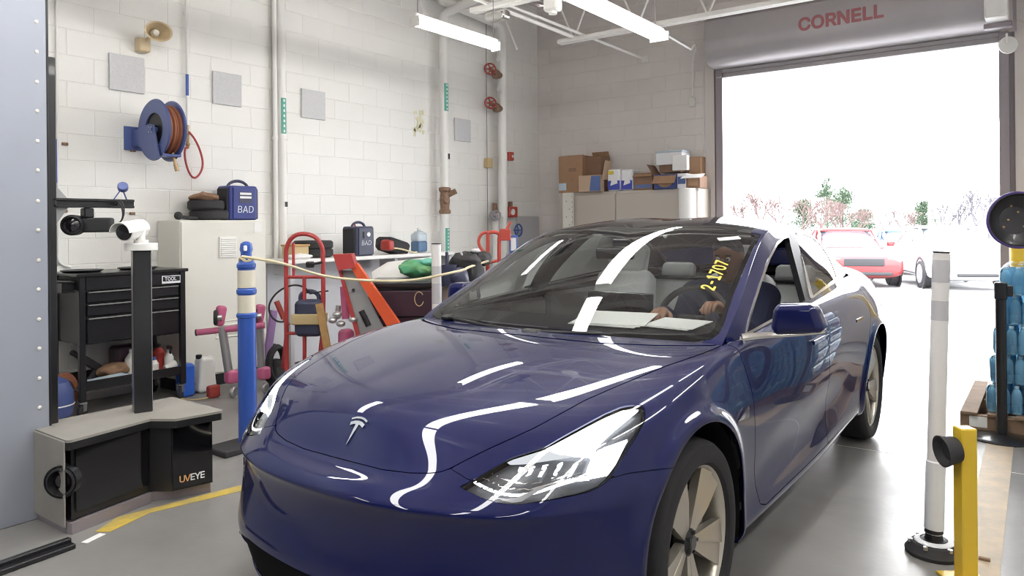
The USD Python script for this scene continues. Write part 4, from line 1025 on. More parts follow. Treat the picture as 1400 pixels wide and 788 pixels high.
def plate(u, v, label, knob):
    c = onx(u, v, xm); t = Th('magnetic_tray', label, 'tray', (xm, c[1], ztop))
    t.p('dish', lathe([(0, .0), (.12, .0), (.145, .012), (.146, .018), (.12, .010), (0, .008)], 32, (xm, c[1], ztop + .001)), 'black_trim')
    if knob: t.p('handset', cat(mv(rbox((0, 0, 0), (.05, .11, .035), .014), (xm, c[1] + .01, ztop + .055), rot((1, 0, 0), 35)), cyl((xm, c[1], ztop + .02), .03, .03)), 'black_trim')
plate(112, 363, 'flat round black tray at the left on the tool cart', False)
plate(188, 361, 'round black tray with a black handset behind the camera post', True)
SZ = .212
def shelf(name, label, cat_, u, v_b, build, x=-5.86):
    c = onx(u, v_b, x); build(np.array([x, c[1], SZ]), name, label, cat_)
def bottle(prof, m_, cap_m, cap):
    def f(c, name, label, cat_):
        t = Th(name, label, cat_, c); t.p('bottle', lathe(prof, 20, c), m_); t.p('cap', mv(cap, c), cap_m)
    return f
def spray(c, name, label, cat_):
    t = Th(name, label, cat_, c); t.p('bottle', lathe([(0, 0), (.035, 0), (.037, .01), (.037, .11), (.016, .15), (.014, .17), (0, .17)], 20, c), 'jug_white')
    t.p('trigger', cat(box(c + [.01, 0, .19], (.07, .022, .03), .006), box(c + [.025, 0, .165], (.012, .014, .05), .003)), 'black_trim')
shelf('spray_bottle', 'white spray bottle with a black trigger on the cart shelf', 'bottle', 231, 505, spray, -5.90)
shelf('oil_bottle', 'dark red bottle at the back of the cart shelf', 'bottle', 217, 500, bottle([(0, 0), (.045, 0), (.05, .01), (.05, .15), (.02, .19), (0, .19)], 'clamp_red', 'black_trim', cyl((0, 0, .205), .018, .03)), -5.98)
shelf('white_bottle', 'white bottle on the cart shelf left of the black post', 'bottle', 180, 508, bottle([(0, 0), (.045, 0), (.05, .01), (.05, .14), (.02, .185), (0, .185)], 'jug_white', 'print_white', cyl((0, 0, .2), .018, .03)), -5.92)
shelf('white_bottle', 'white bottle on the cart shelf right of the black post', 'bottle', 211, 512, bottle([(0, 0), (.03, 0), (.034, .01), (.034, .09), (.016, .12), (0, .12)], 'jug_white', 'label_blue', cyl((0, 0, .13), .014, .025)), -5.82)
c = onx(240, 510, -5.82); solo('plastic_cup', mv(lathe([(0, 0), (.028, 0), (.038, .09), (.036, .09), (.026, .006), (0, .006)], 20, axis=(0, 1, .25)), (-5.82, c[1] - .09, SZ + .036)), 'jug_white', 'white cup lying on its side at the right end of the cart shelf', 'cup')
c = onx(150, 520, -5.80); solo('paper_tray', cat(box((-5.80, c[1] - .0, SZ + .02), (.16, .26, .04), .004), box((-5.80, c[1] + .02, SZ + .045), (.14, .2, .008), .002, rot((1, 0, 0), 3))), 'paper_blue', 'pale blue tray at the front of the cart shelf', 'tray')
c = onx(156, 500, -5.95); solo('rag', lumpy(ball((-5.95, c[1], SZ + .065), 1, 3, (.09, .13, .065)), .06, 14, 3), 'rag_brown', 'crumpled brown rag on the cart shelf', 'rag', smooth=60)
c = onx(128, 500, -5.95); solo('heat_gun', mv(cat(rbox((0, 0, 0), (.05, .22, .06), .02), rbox((0, .07, -.07), (.04, .05, .12), .015), cyl((0, -.14, 0), .02, .08, (0, 1, 0))), (-5.99, c[1], SZ + .135), rot((1, 0, 0), -38)), 'rubber', 'black power tool leaning at the left end of the cart shelf', 'tool')
c = onx(170, 480, -6.05); solo('tool_bag', rbox((-6.05, c[1], SZ + .12), (.16, .20, .24), .04), 'chest_maroon', 'dark soft bag at the back of the cart shelf', 'bag', smooth=50)

# floor things left
c = onz(77, 563, 0); c[0] = -5.75; c[1] = onx(72, 545, -5.75)[1] - .01
t = Th('blue_tank', 'blue rounded tank with a white emblem beside the tool cart', 'tank', (c[0], c[1], 0))
bt = t.p('shell', lathe([(0, .02), (.09, .02), (.13, .06), (.145, .14), (.14, .22), (.11, .30), (.05, .335), (0, .34)], 28, (c[0], c[1], 0)), 'reel_blue')
t.p('emblem', cat(ball((c[0] + .125, c[1] - .06, .24), .022, 2, (.4, 1, 1)), lathe([(.146, .135), (.149, .14), (.146, .145)], 28, (c[0], c[1], 0))), 'print_white', parent=bt)
for a in range(3): t.p('foot', cyl((c[0] + .08 * math.cos(a * 2.1), c[1] + .08 * math.sin(a * 2.1), .012), .02, .024), 'rubber')
c2 = onx(97, 535, -5.85) - [0, .05, 0]
t = Th('hose_coil', 'coil of orange-brown hose standing between the blue tank and the tool cart', 'hose', (-5.86, c2[1], 0))
for k in range(5): t.p('loop', tube([(-5.86 - .02 * k + .02 * math.sin(a), c2[1] + (.085 + .004 * k) * math.cos(a) + .008 * k, .155 + (.135 + .006 * k) * math.sin(a)) for a in np.linspace(0, 2 * math.pi, 24, endpoint=False)], .011, 8, closed=True), 'hose_brown')
c = onx(259, 540, -5.72)
t = Th('blue_jug', 'blue plastic canister on the floor right of the tool cart', 'jug', (-5.78, c[1], 0))
t.p('body', rbox((-5.78, c[1], .135), (.12, .13, .27), .035), 'jug_blue', smooth=50)
t.p('cap', cyl((-5.78, c[1] - .02, .285), .025, .035, n=16, b=.005), 'jug_blue')
c = onx(285, 535, -5.75)
t = Th('white_jug', 'white plastic jug with a black cap on the floor below the cream cabinet', 'jug', (-5.80, c[1], 0))
m_ = rbox((-5.80, c[1], .15), (.13, .17, .30), .04); v_, f_ = m_; v_ = v_.copy(); k_ = np.clip((v_[:, 2] - .18) / .12, 0, 1); v_[:, 1] = c[1] - .02 + (v_[:, 1] - c[1] + .02) * (1 - .35 * k_)
t.p('body', (v_, f_), 'jug_white', smooth=50); t.p('cap', cyl((-5.80, c[1] - .055, .305), .025, .035, n=16, b=.005), 'black_trim')
t.p('handle', tube([(-5.80, c[1] + .02, .29), (-5.80, c[1] + .065, .28), (-5.80, c[1] + .075, .2), (-5.80, c[1] + .06, .15)], .012, 8, 6), 'jug_white')
c = onx(272, 538, -5.75); solo('rag', lumpy(ball((-5.9, c[1] + .02, .075), 1, 3, (.09, .075, .08)), .05, 16, 5), 'rag_brown', 'brown bag on the floor between the blue and white jugs', 'bag', smooth=60)
a = [tuple(onz(u, v, .006)) for u, v in ((262, 520), (253, 535), (262, 547), (280, 548), (292, 540), (285, 533))]
solo('floor_hose', tube([(min(p[0], -5.55), p[1], .007) for p in a], .006, 6, 6), 'tan_box', 'thin tan hose curling on the floor in front of the jugs', 'hose')

# cream electrical cabinet and what stands on it
cy0, cy1, cx, ch_ = 3.37, 4.215, -5.93, 1.455
t = Th('steel_cabinet', 'tall cream steel cabinet against the left wall behind the blue post', 'cabinet', ((XW + cx) / 2, (cy0 + cy1) / 2, 0))
t.p('body', box(((XW + cx) / 2 + .005, (cy0 + cy1) / 2, ch_ / 2 + .05), (cx - XW - .02, cy1 - cy0, ch_ - .10), .006), 'cabinet_cream')
t.p('plinth', box(((XW + cx) / 2, (cy0 + cy1) / 2, .05), (cx - XW - .05, cy1 - cy0 - .02, .10)), 'black_trim')
dr = t.p('door', box((cx + .004, (cy0 + cy1) / 2, ch_ / 2 + .05), (.018, cy1 - cy0 - .02, ch_ - .13), .004), 'cabinet_cream')
vc = onx(310, 338, cx)
gr = t.p('vent', cat(box((cx + .018, vc[1], vc[2]), (.012, .17, .185), .003), *[box((cx + .026, vc[1], vc[2] - .07 + .018 * k), (.010, .145, .009), .002, rot((0, 1, 0), 30)) for k in range(9)]), 'white_paint', parent=dr)
for k in range(5): t.p('louvre', box((cx + .016, onx(309, 460, cx)[1], .42 + .035 * k), (.012, .22, .010), .002, rot((0, 1, 0), 30)), 'cabinet_cream', parent=dr)
for z_ in (.50, .56): t.p('hinge', cyl((cx + .008, cy0 + .03, z_), .008, .035), 'satin_steel', parent=dr)
nt = onx(354, 311, cx); t.p('notice', box((cx + .0145, nt[1] - .02, nt[2]), (.002, .085, .10)), 'paper_white', parent=dr)
def tyre_small(c, label, r=.165, h=.085):
    solo('small_tyre', lathe([(r * .55, -h / 2), (r * .9, -h / 2), (r, -h * .3), (r, h * .3), (r * .9, h / 2), (r * .55, h / 2), (r * .5, 0), (r * .55, -h / 2)], 32, c), 'rubber', label, 'tyre')
xs = -6.10; yt = onx(286, 290, xs)[1]
tyre_small((xs, yt, ch_ + .048), 'lower of the two small black tyres on the cream cabinet')
tyre_small((xs, yt - .03, ch_ + .135), 'upper of the two small black tyres on the cream cabinet', .155)
solo('rag', lumpy(ball((xs, yt - .05, ch_ + .205), 1, 3, (.11, .13, .045)), .06, 15, 8), 'rag_brown', 'crumpled tan cloth on top of the small tyres', 'rag', smooth=60)
ya = onx(244, 293, xs)[1]
solo('cable_plug', cat(ball((xs + .05, ya - .03, ch_ + .04), .035), tube([(xs + .05, ya, ch_ + .03), (xs + .06, ya + .06, ch_ + .02), (xs + .08, ya + .13, ch_ + .015)], .015, 8, 6)), 'rubber', 'black plug and cable lying on the left end of the cream cabinet', 'cable')
def jump_starter(name, label, c, body, w, h, d, txt, red_strap):
    t = Th(name, label, 'jump starter', c); c = np.asarray(c, float)
    b = t.p('body', rbox(c + [0, 0, h * .47], (d, w, h * .94), .025), body, smooth=50)
    t.p('front_panel', rbox(c + [d / 2, 0, h * .46], (.02, w * .78, h * .86), .008), body, parent=b)
    for s in (-1, 1): t.p('side_post', rbox(c + [0, s * w * .5, h * .45], (d * .8, .03, h * .85), .012), 'rubber', parent=b)
    t.p('handle', tube([c + [0, -w * .36, h * .9], c + [0, -w * .28, h * 1.0], c + [0, w * .28, h * 1.0], c + [0, w * .36, h * .9]], .014, 8, 5), 'starter_dark')
    if red_strap: t.p('clamp', cat(tube([c + [d * .3, -w * .5, h * .55], c + [d * .3, -w * .42, h * .98], c + [d * .45, -w * .22, h * .5]], .014, 8)), 'clamp_red')
    else: t.p('clamp', rbox(c + [0, w * .58, h * .66], (.05, .035, h * .55), .012), 'clamp_red')
    f0 = c[0] + d / 2 + .011
    if not red_strap:
        p_ = t.p('label', box((f0, c[1] + .01, c[2] + h * .62), (.003, w * .45, h * .30)), 'starter_dark', parent=b); 
        for k, z_ in enumerate((.72, .62)): t.p('print', box((f0 + .002, c[1] + .01, c[2] + h * z_), (.002, w * .40, h * .06)), 'print_white', parent=b)
    else:
        t.p('dial', cyl((f0, c[1] + .035, c[2] + h * .68), .024, .006, (1, 0, 0)), 'print_white', parent=b)
        t.p('switch', box((f0, c[1] - .035, c[2] + h * .66), (.006, .025, .07), .002), 'rubber', parent=b)
    t.p('chalk_mark', text('BAD', .062 if not red_strap else .05, (f0 + .001, c[1] - w * .27, c[2] + h * (.20 if not red_strap else .34)), (0, 1, 0), (0, .08, 1), .001), 'chalk', parent=b, label='chalk letters BAD')
jump_starter('jump_starter', 'blue jump starter with a red clamp on the cream cabinet', (xs, onx(325, 275, xs)[1], ch_ + .003), 'starter_blue', .30, .335, .20, 'BAD', False)

# wall things
for (u0, v0, u1, v1), lab in (((147.5, 72, 196, 129), 'square grey felt panel on the wall below the horn speaker'), ((289, 97, 328.5, 147), 'square grey felt panel between the two thin pipes'), ((410.5, 121, 443, 165), 'square grey felt panel right of the tall pipe pair'), ((620, 161, 642, 195), 'small-looking grey panel between the two white pipes')):
    a, b = W(u0, v0), W(u1, v1)
    solo('wall_panel', box((XW + .017, (a[1] + b[1]) / 2, (a[2] + b[2]) / 2), (.018, b[1] - a[1], a[2] - b[2]), .003), 'grey_felt', lab, 'panel')
for u, v, lab in ((88, 197, 'small dark bracket hole high at the left of the wall'), (181, 206, 'small dark bracket hole left below the hose reel'), (87, 289, 'small dark bracket hole behind the grey gusset'), (180, 292, 'small dark bracket hole above the white bullet camera')):
    p_ = W(u, v); solo('wall_bracket', cat(box((XW + .012, p_[1], p_[2]), (.014, .045, .022), .002), cyl((XW + .02, p_[1] - .01, p_[2]), .006, .006, (1, 0, 0)), cyl((XW + .02, p_[1] + .01, p_[2]), .006, .006, (1, 0, 0))), 'bronze_old', lab, 'bracket')
p_ = W(572, 168)
yl = [mv(box((0, 0, 0), (.0015, .05 + .03 * (k % 3), .04 + .02 * (k % 2))), (XW + .0085, p_[1] + dy, p_[2] + dz), rot((1, 0, 0), 12 * k)) for k, (dy, dz) in enumerate(((-.06, .12), (.05, .13), (0, .06), (.06, .02), (-.05, -.08), (.03, -.06), (.08, -.11), (.0, -.02), (-.08, -.12)))]
mat('glue_yellow', (0.72, 0.69, 0.48), rough=0.6)
solo('glue_marks', cat(*yl), 'glue_yellow', 'pale yellow glue marks on the wall left of the white pipe', 'stain')
p_ = W(70, 190); q_ = W(77, 250)
t = Th('blue_sign', 'blue wall sign partly hidden by the black mast', 'sign', (XW + .01, q_[1] - .15, (p_[2] + q_[2]) / 2))
t.p('board', box((XW + .015, q_[1] - .15, (p_[2] + q_[2]) / 2), (.012, .30, p_[2] - q_[2]), .002), 'label_blue')
for k in range(4): t.p('print', box((XW + .022, q_[1] - .09, p_[2] - .05 - .065 * k), (.002, .10 + .02 * (k % 2), .022)), 'print_white')
# horn speaker
p_ = W(195, 62, XW + .05); hd = np.array([.80, -.18, -.04]); hd /= np.linalg.norm(hd); hc = onx(213, 45, XW + .20)
t = Th('horn_speaker', 'tan horn loudspeaker high on the left wall', 'speaker', (XW, p_[1], p_[2]))
sq = lathe([(.02, -.12), (.035, -.10), (.055, -.03), (.10, .08), (.115, .09), (.105, .075), (.055, -.02), (.03, -.08), (0, -.085)], 36, (0, 0, 0), (0, 0, 1))
a_, b_, _ = frame_of(hd)
t.p('horn', mv(sq, hc, np.stack([a_, b_, hd], 1), (.98, .74, .9)), 'horn_tan')
t.p('cone', mv(lathe([(.0, .03), (.024, .02), (.034, -.03), (.0, -.05)], 24), hc, np.stack([a_, b_, hd], 1)), 'off_white')
t.p('bracket', cat(box((XW + .05, p_[1], p_[2]), (.09, .10, .12), .01), rod((XW + .08, p_[1], p_[2] + .02), hc - hd * .10, .016)), 'horn_tan')
# hose reel
rc = np.array([XW + .33, onx(222, 178, XW + .33)[1], onx(215, 178, XW + .33)[2]])
t = Th('hose_reel', 'blue wall-mounted reel wound with brown air hose', 'hose reel', (XW, rc[1], rc[2]))
for s, nm in ((-1, 'near'), (1, 'far')):
    t.p('flange', lathe([(.140, -.006), (.245, -.010), (.255, 0), (.245, .010), (.140, .006), (.140, -.006)], 48, rc + [0, s * .068, 0], (0, 1, 0)), 'reel_blue')
t.p('drum', lathe([(.04, -.06), (.135, -.06), (.135, .06), (.04, .06)], 36, rc, (0, 1, 0)), 'black_trim')
wind = []
for k in range(5):
    for r_ in (.160, .182, .203 - .012 * (k % 2)): wind.append(tube([rc + [r_ * math.cos(a), -.050 + k * .025, r_ * math.sin(a)] for a in np.linspace(0, 2 * math.pi, 30, endpoint=False)], .0125, 6, closed=True))
t.p('hose', cat(*wind), 'hose_brown')
t.p('bracket', cat(prism([(XW + .01, rc[2] - .12), (XW + .12, rc[2] - .12), (rc[0] + .05, rc[2] - .24), (rc[0] + .13, rc[2] - .24), (rc[0] + .05, rc[2] + .03), (rc[0] - .02, rc[2] + .05), (XW + .12, rc[2] + .02), (XW + .01, rc[2] + .02)], .01, (0, rc[1] - .090, 0), (1, 0, 0), (0, 0, 1)), box((XW + .015, rc[1] - .05, rc[2] - .05), (.016, .22, .20), .003), rod(rc + [0, -.105, 0], rc + [0, .10, 0], .025)), 'reel_blue')
for a in range(4): t.p('bolt', cyl(rc + [.03 * math.cos(a * 1.57 + .7), -.102, .03 * math.sin(a * 1.57 + .7)], .007, .008, (0, 1, 0), 6), 'satin_steel')
t.p('hose_guide', cat(box(rc + [.09, 0, -.215], (.12, .16, .02), .004), box(rc + [.09, -.07, -.17], (.12, .02, .09), .004), box(rc + [.09, .07, -.17], (.12, .02, .09), .004)), 'reel_blue')
t.p('nozzle', cat(rod(rc + [.10, .03, -.19], rc + [.12, .05, -.31], .012), rod(rc + [.115, .045, -.28], rc + [.125, .055, -.34], .017)), 'brass')
def pipe_label(t, x, y, r, z0, z1):
    a = np.linspace(math.radians(-45), math.radians(38), 7); n = len(a)
    v = np.array([(x + (r + .001) * math.cos(q), y + (r + .001) * math.sin(q), z) for z in (z0, z1) for q in a]); f = tris(np.array([(i, i + 1, n + i + 1, n + i) for i in range(n - 1)]))
    lb_ = t.p('label', (v, f), 'label_green', smooth=60)
    for k in range(7):
        q = math.radians(-4); zz = z0 + (z1 - z0) * (k + .5) / 7
        t.p('print', box((x + (r + .002) * math.cos(q), y + (r + .002) * math.sin(q), zz), (.002, .018, (z1 - z0) * .07), 0, rot((0, 0, 1), -4)), 'print_white', parent=lb_)
def wpipe(name, label, u, v0, v1, r, off=.03, x=XW, elbow=None, clamps=()):
    a = W(u, v0, x + off + r); b = W(u, v1, x + off + r)
    t = Th(name, label, 'pipe', (x + off + r, b[1], b[2]))
    t.p('pipe', rod((x + off + r, b[1], b[2]), (x + off + r, b[1], a[2]), r, 16), 'white_paint')
    for vv in clamps: t.p('clamp', cat(cyl((x + off + r, b[1], W(u, vv, x)[2]), r * 1.18, .04, n=16), box((x + off / 2 + .008, b[1], W(u, vv, x)[2]), (off, .03, .03))), 'white_paint')
    return t, b[1]
t, yb_ = wpipe('conduit', 'thin grey conduit at the far left of the wall ending in a bend', 80, -60, 345, .009, .006, clamps=(45, 330))
t.p('bend', tube([(XW + .015, yb_, W(80, 345)[2]), (XW + .015, yb_ + .01, W(80, 345)[2] - .08), (XW + .015, yb_ + .09, W(80, 345)[2] - .12)], .009, 8, 6), 'white_paint')
t, yb_ = wpipe('air_pipe', 'thin air pipe with a blue label above the red hose loop', 256.5, -60, 175, .012, .02, clamps=(20,))
t.p('label', cyl((XW + .032, yb_, (W(257, 103)[2] + W(257, 132)[2]) / 2), .0135, W(257, 103)[2] - W(257, 132)[2], n=16), 'label_blue')
t.p('valve', cat(rod((XW + .032, yb_, W(257, 172)[2]), (XW + .032, yb_, W(257, 203)[2]), .014), ball((XW + .032, yb_, W(257, 183)[2]), .022), ball((XW + .032, yb_, W(257, 198)[2]), .020)), 'brass')
hl = [(XW + .05, yb_, W(254, 181)[2]), (XW + .07, W(262, 188, XW + .07)[1], W(262, 186)[2]), (XW + .07, W(275, 212, XW + .07)[1], W(275, 212)[2]), (XW + .07, W(275, 235, XW + .07)[1], W(275, 235)[2]), (XW + .07, W(266, 245, XW + .07)[1], W(266, 244)[2]), (XW + .07, W(257, 235, XW + .07)[1], W(257, 233)[2]), (XW + .05, yb_ - .01, W(254, 203)[2])]
solo('hose_loop', tube(hl, .0095, 8, 8), 'hose_red', 'loop of dark red hose hanging below the thin air pipe', 'hose')
t, yb_ = wpipe('wall_pipe', 'tall white pipe with a green label, left of the pipe pair', 388, -60, 480, .045, .02, clamps=(190, 395))
pipe_label(t, XW + .065, yb_, .045, W(388, 185)[2], W(388, 137)[2])
t.p('tag', box((XW + .115, yb_ + .01, W(388, 280)[2]), (.004, .03, .05)), 'black_trim')
t, yb_ = wpipe('wall_pipe', 'thinner white pipe touching the tall pipe with the green label', 379, -60, 480, .024, .03, clamps=(190,))
# big sprinkler risers near the corner
xD = XW + .13; yD = W(607, 150, xD)[1]
t = Th('riser_pipe', 'white riser pipe with an old bronze valve near the corner', 'pipe', (xD, yD, 0))
zt_ = W(603, 22)[2]
t.p('pipe', tube([(xD, yD, 0), (xD, yD, zt_ - .12), (xD, yD + .01, zt_ - .03), (xD + .07, yD + .03, zt_), (xD + .5, yD + .10, zt_ + .12), (xD + 1.0, yD + .1, zt_ + .2)], .055, 16), 'white_paint')
zv = W(602, 275)[2]
va = t.p('valve', cat(lathe([(.05, -.17), (.075, -.16), (.075, -.13), (.055, -.10), (.065, 0), (.055, .10), (.075, .13), (.075, .16), (.05, .17)], 24, (xD, yD, zv)), rod((xD, yD, zv + .05), (xD + .12, yD + .08, zv + .12), .035), rod((xD, yD, zv - .02), (xD + .08, yD - .06, zv), .03)), 'bronze_old', label='old bronze valve')
pipe_label(t, xD, yD, .055, W(603, 155)[2], W(603, 118)[2])
pipe_label(t, xD, yD, .055, W(603, 345)[2], W(603, 312)[2])
t.p('tag', box((xD + .06, yD + .02, W(606, 216)[2]), (.004, .03, .07)), 'black_trim')
xE = XW + .15; yE = W(687, 200, xE)[1]
t = Th('riser_pipe', 'white riser pipe with two red handwheel valves in the corner', 'pipe', (xE, yE, 0))
zt_ = W(684, 40)[2]
t.p('pipe', tube([(xE, yE, 0), (xE, yE, zt_ - .16), (xE, yE - .03, zt_ - .05), (xE, yE - .12, zt_), (xE, yE - 1.25, zt_ + .05), (xE + .05, yE - 1.38, zt_ + .10), (xE + .05, yE - 1.38, zt_ + .9)], .065, 16), 'white_paint')
for v_, nm in ((103, 'a'), (148, 'b')):
    z_ = W(670, v_)[2]
    vb = t.p('valve', cat(rod((xE, yE, z_ - .02), (xE + .01, yE - .12, z_ - .02), .045), ball((xE + .01, yE - .14, z_ - .02), .065), rod((xE + .01, yE - .14, z_ - .02), (xE + .05, yE - .33, z_ + .02), .03)), 'bronze_old')
    hw = np.array([xE + .05, yE - .33, z_ + .02]); ax_ = np.array([.75, -.65, .15]); a_, b_, ax_ = frame_of(ax_)
    t.p('handwheel', cat(tube([hw + .075 * (a_ * math.cos(q) + b_ * math.sin(q)) for q in np.linspace(0, 6.2832, 24, endpoint=False)], .011, 8, closed=True), *[rod(hw, hw + .075 * (a_ * math.cos(q) + b_ * math.sin(q)), .008) for q in np.arange(5) * 1.2566], cyl(hw, .018, .03, ax_)), 'valve_red', parent=vb)
for v_ in (84, 124): t.p('stub', rod((xE, yE, W(670, v_)[2]), (xE + .02, yE - .11, W(670, v_)[2]), .03), 'white_paint')
z_ = W(662, 296)[2]
t.p('branch', cat(rod((xE, yE, z_), (xE + .02, yE - .22, z_), .04), rod((xE + .02, yE - .20, z_), (xE + .02, yE - .20, 0), .045)), 'white_paint')
vb = t.p('valve', cat(ball((xE + .02, yE - .25, z_), .065), rod((xE + .02, yE - .25, z_), (xE + .15, yE - .36, z_ + .01), .022)), 'steel_grey')
hw = np.array([xE + .15, yE - .36, z_ + .01]); a_, b_, ax_ = frame_of((.8, -.6, .1))
t.p('handwheel', cat(tube([hw + .062 * (a_ * math.cos(q) + b_ * math.sin(q)) for q in np.linspace(0, 6.2832, 24, endpoint=False)], .011, 8, closed=True), *[rod(hw, hw + .062 * (a_ * math.cos(q) + b_ * math.sin(q)), .008) for q in np.arange(4) * 1.5708]), 'guide_steel', parent=vb)
solo('wall_wire', rod((XW + .02, W(664, 160)[1], W(664, 320)[2]), (XW + .02, W(664, 160)[1], 4.6), .005, 6), 'guide_steel', 'thin dark wire running up the wall left of the corner riser', 'wire')
p_ = W(697, 214, XW + .05)
t = Th('alarm_box', 'small red alarm box right of the corner riser', 'alarm', (XW + .05, p_[1], p_[2])); t.p('box', box((XW + .05, p_[1], p_[2]), (.08, .11, .12), .01), 'alarm_red'); t.p('lamp', ball((XW + .095, p_[1] + .01, p_[2]), .022, 2, (.5, 1, 1)), 'print_white')
t.p('conduit', tube([(XW + .05, p_[1], p_[2] - .06), (XW + .03, p_[1], p_[2] - .2), (XW + .02, p_[1] - .12, p_[2] - .36)], .006, 6, 5), 'joist_white')
p_ = W(697, 290, XW + .06)
t = Th('alarm_box', 'larger red alarm switch with a white face low on the corner riser', 'alarm', (XW + .06, p_[1], p_[2])); t.p('box', box((XW + .06, p_[1] + .03, p_[2]), (.10, .20, .15), .01), 'alarm_red'); t.p('face', cyl((XW + .115, p_[1], p_[2]), .045, .02, (1, 0, 0), 20, .004), 'print_white')
t.p('stem', cat(box((XW + .05, p_[1] + .03, p_[2] + .11), (.05, .05, .08), .006), box((XW + .06, p_[1] - .35, p_[2] + .05), (.05, .05, .14), .006)), 'bronze_old')
p_ = W(668, 223, XW + .04); solo('junction_box', box((XW + .04, p_[1], p_[2]), (.065, .12, .13), .006), 'tan_box', 'tan junction box on the wall left of the corner riser', 'box')
a, b = W(704, 296), W(735, 380)
t = Th('grey_board', 'grey steel board with a blue handwheel low in the corner', 'panel', (XW + .02, (a[1] + 9.26) / 2, 0))
t.p('board', box((XW + .025, (a[1] + 9.27) / 2, a[2] / 2), (.02, 9.27 - a[1], a[2]), .003), 'bench_grey')
hw = np.array([XW + .11, W(709, 315, XW + .11)[1], W(709, 315, XW + .11)[2]])
t.p('handwheel', cat(tube([hw + .085 * np.array([0, math.cos(q), math.sin(q)]) for q in np.linspace(0, 6.2832, 24, endpoint=False)], .012, 8, closed=True), *[rod(hw, hw + .085 * np.array([0, math.cos(q), math.sin(q)]), .009) for q in np.arange(3) * 2.094], rod(hw, hw - [.08, 0, 0], .012)), 'label_blue')
# ================================================================== MIDDLE: posts, rope, hand trucks, bench
def ondepth(u, v, d): return CAM + ray(u, v) * d
# blue flexible post
b0 = onz(339, 611, 0); dB = (b0 - CAM) @ _fw
zB = lambda v: CAMZ + (HOR - v) / F * dB
t = Th('flexible_post', 'blue flexible traffic post with two cream bands on a black base', 'post', (b0[0], b0[1], 0))
rb = 12.0 / F * dB
prof = [(0, .035), (rb * 1.02, .035), (rb * 1.0, zB(431)), (rb * 1.12, zB(430)), (rb * 1.12, zB(426)), (rb * .98, zB(424)), (rb * .98, zB(399)), (rb * 1.1, zB(398)), (rb * 1.1, zB(393)), (rb * .97, zB(391)), (rb * .95, zB(364)), (rb * 1.05, zB(362)), (rb * 1.05, zB(358)), (rb * .62, zB(352)), (rb * .60, zB(343)), (rb * .72, zB(338)), (rb * .62, zB(330)), (rb * .3, zB(327.5)), (0, zB(327))]
t.p('tube', lathe(prof, 28, (b0[0], b0[1], 0)), 'post_blue')
for va, vb in ((424, 400), (390, 366)): t.p('band', lathe([(rb * .99, zB(va)), (rb * .985, zB(vb))], 28, (b0[0], b0[1], 0)), 'band_cream')
bc_ = onz(328, 618, 0)
t.p('base', cat(rbox((b0[0], b0[1], .02), (.22, .46, .04), .012)), 'rubber')
t.p('grip_slot', box((b0[0] + .035, b0[1] - .03, zB(336)), (.03, .02, .035), .005, rot((0, 0, 1), -40)), 'print_white')
# white flexible posts
def white_post(name, label, x, y, ztop, r, lean, bands, mats_, base=True):
    t = Th(name, label, 'post', (x, y, 0)); top = np.array([x + lean[0], y + lean[1], ztop]); bot = np.array([x, y, .085]); ax_ = top - bot; L = np.linalg.norm(ax_)
    t.p('tube', lathe([(0, 0), (r, 0), (r, L - .004), (r - .004, L), (0, L)], 24, bot, ax_), mats_)
    for a, b, m_ in bands: t.p('band', lathe([(r * 1.015, L * a), (r * 1.015, L * b)], 24, bot, ax_), m_)
    t.p('cap', lathe([(r * .98, L), (r * .98, L + .006), (0, L + .008)], 24, bot, ax_), 'black_trim')
    if base:
        t.p('sleeve', lathe([(r * 1.12, .02), (r * 1.12, .30), (r, .305)], 24, bot, ax_), 'print_white')
        bs = t.p('base', lathe([(0, 0), (.108, 0), (.110, .014), (.085, .045), (.055, .055), (0, .055)], 36, (x, y, .001)), 'rubber', label='round black rubber base')
        t.p('collar', cat(lathe([(.05, .05), (.052, .058), (.036, .062), (.030, .085), (.036, .09), (.030, .115), (0, .115)], 24, (x, y, 0))), 'black_trim', parent=bs)
        t.p('ring', lathe([(.052, .056), (.075, .052), (.072, .056), (.052, .0605)], 28, (x, y, 0)), 'print_white', parent=bs)
        for k in range(6): t.p('bolt', cyl((x + .088 * math.cos(k * 1.047 + .3), y + .088 * math.sin(k * 1.047 + .3), .046), .010, .014, n=6), 'satin_steel', parent=bs)
    return top
mat('band_grey', (0.52, 0.51, 0.53), rough=0.5)
mat('post_white', (0.76, 0.74, 0.72), rough=0.45)
r0 = onz(1277, 757, 0); tp_ = ondepth(1287, 346, (r0 - CAM) @ _fw)
white_post('white_post', 'white flexible post with grey bands and a round black base right of the car', r0[0], r0[1], tp_[2], .033, (tp_[0] - r0[0], tp_[1] - r0[1]), ((.895, .975, 'band_grey'), (.76, .83, 'band_grey')), 'post_white')
w0 = ondepth(597, 400, 5.5)
white_post('white_post', 'white post with grey bands behind the car bonnet where the rope passes', w0[0], w0[1], ondepth(597, 334, 5.5)[2], .036, (0, 0), ((.80, .86, 'band_grey'), (.62, .75, 'band_grey')), 'post_white')
# rope from the blue post over the white post to the far hand truck
rp = [ondepth(331, 351, dB - .06), ondepth(345, 353, dB - .07), ondepth(395, 363, 4.9), ondepth(437, 376, 5.1), ondepth(500, 383.5, 5.3), ondepth(552, 384, 5.4), ondepth(590, 379, 5.42), ondepth(604, 376, 5.42), ondepth(640, 366, 6.2), ondepth(668, 357, 6.5)]
solo('rope', cat(tube(rp, .010, 6, 6), tube([np.array([b0[0], b0[1], zB(352)]) + [(rb * .66) * math.cos(a), (rb * .66) * math.sin(a), .012 * math.sin(3 * a)] for a in np.linspace(0, 6.28, 20, endpoint=False)], .011, 6, closed=True)), 'rope_cream', 'cream rope hanging from the blue post across to the white post', 'rope')

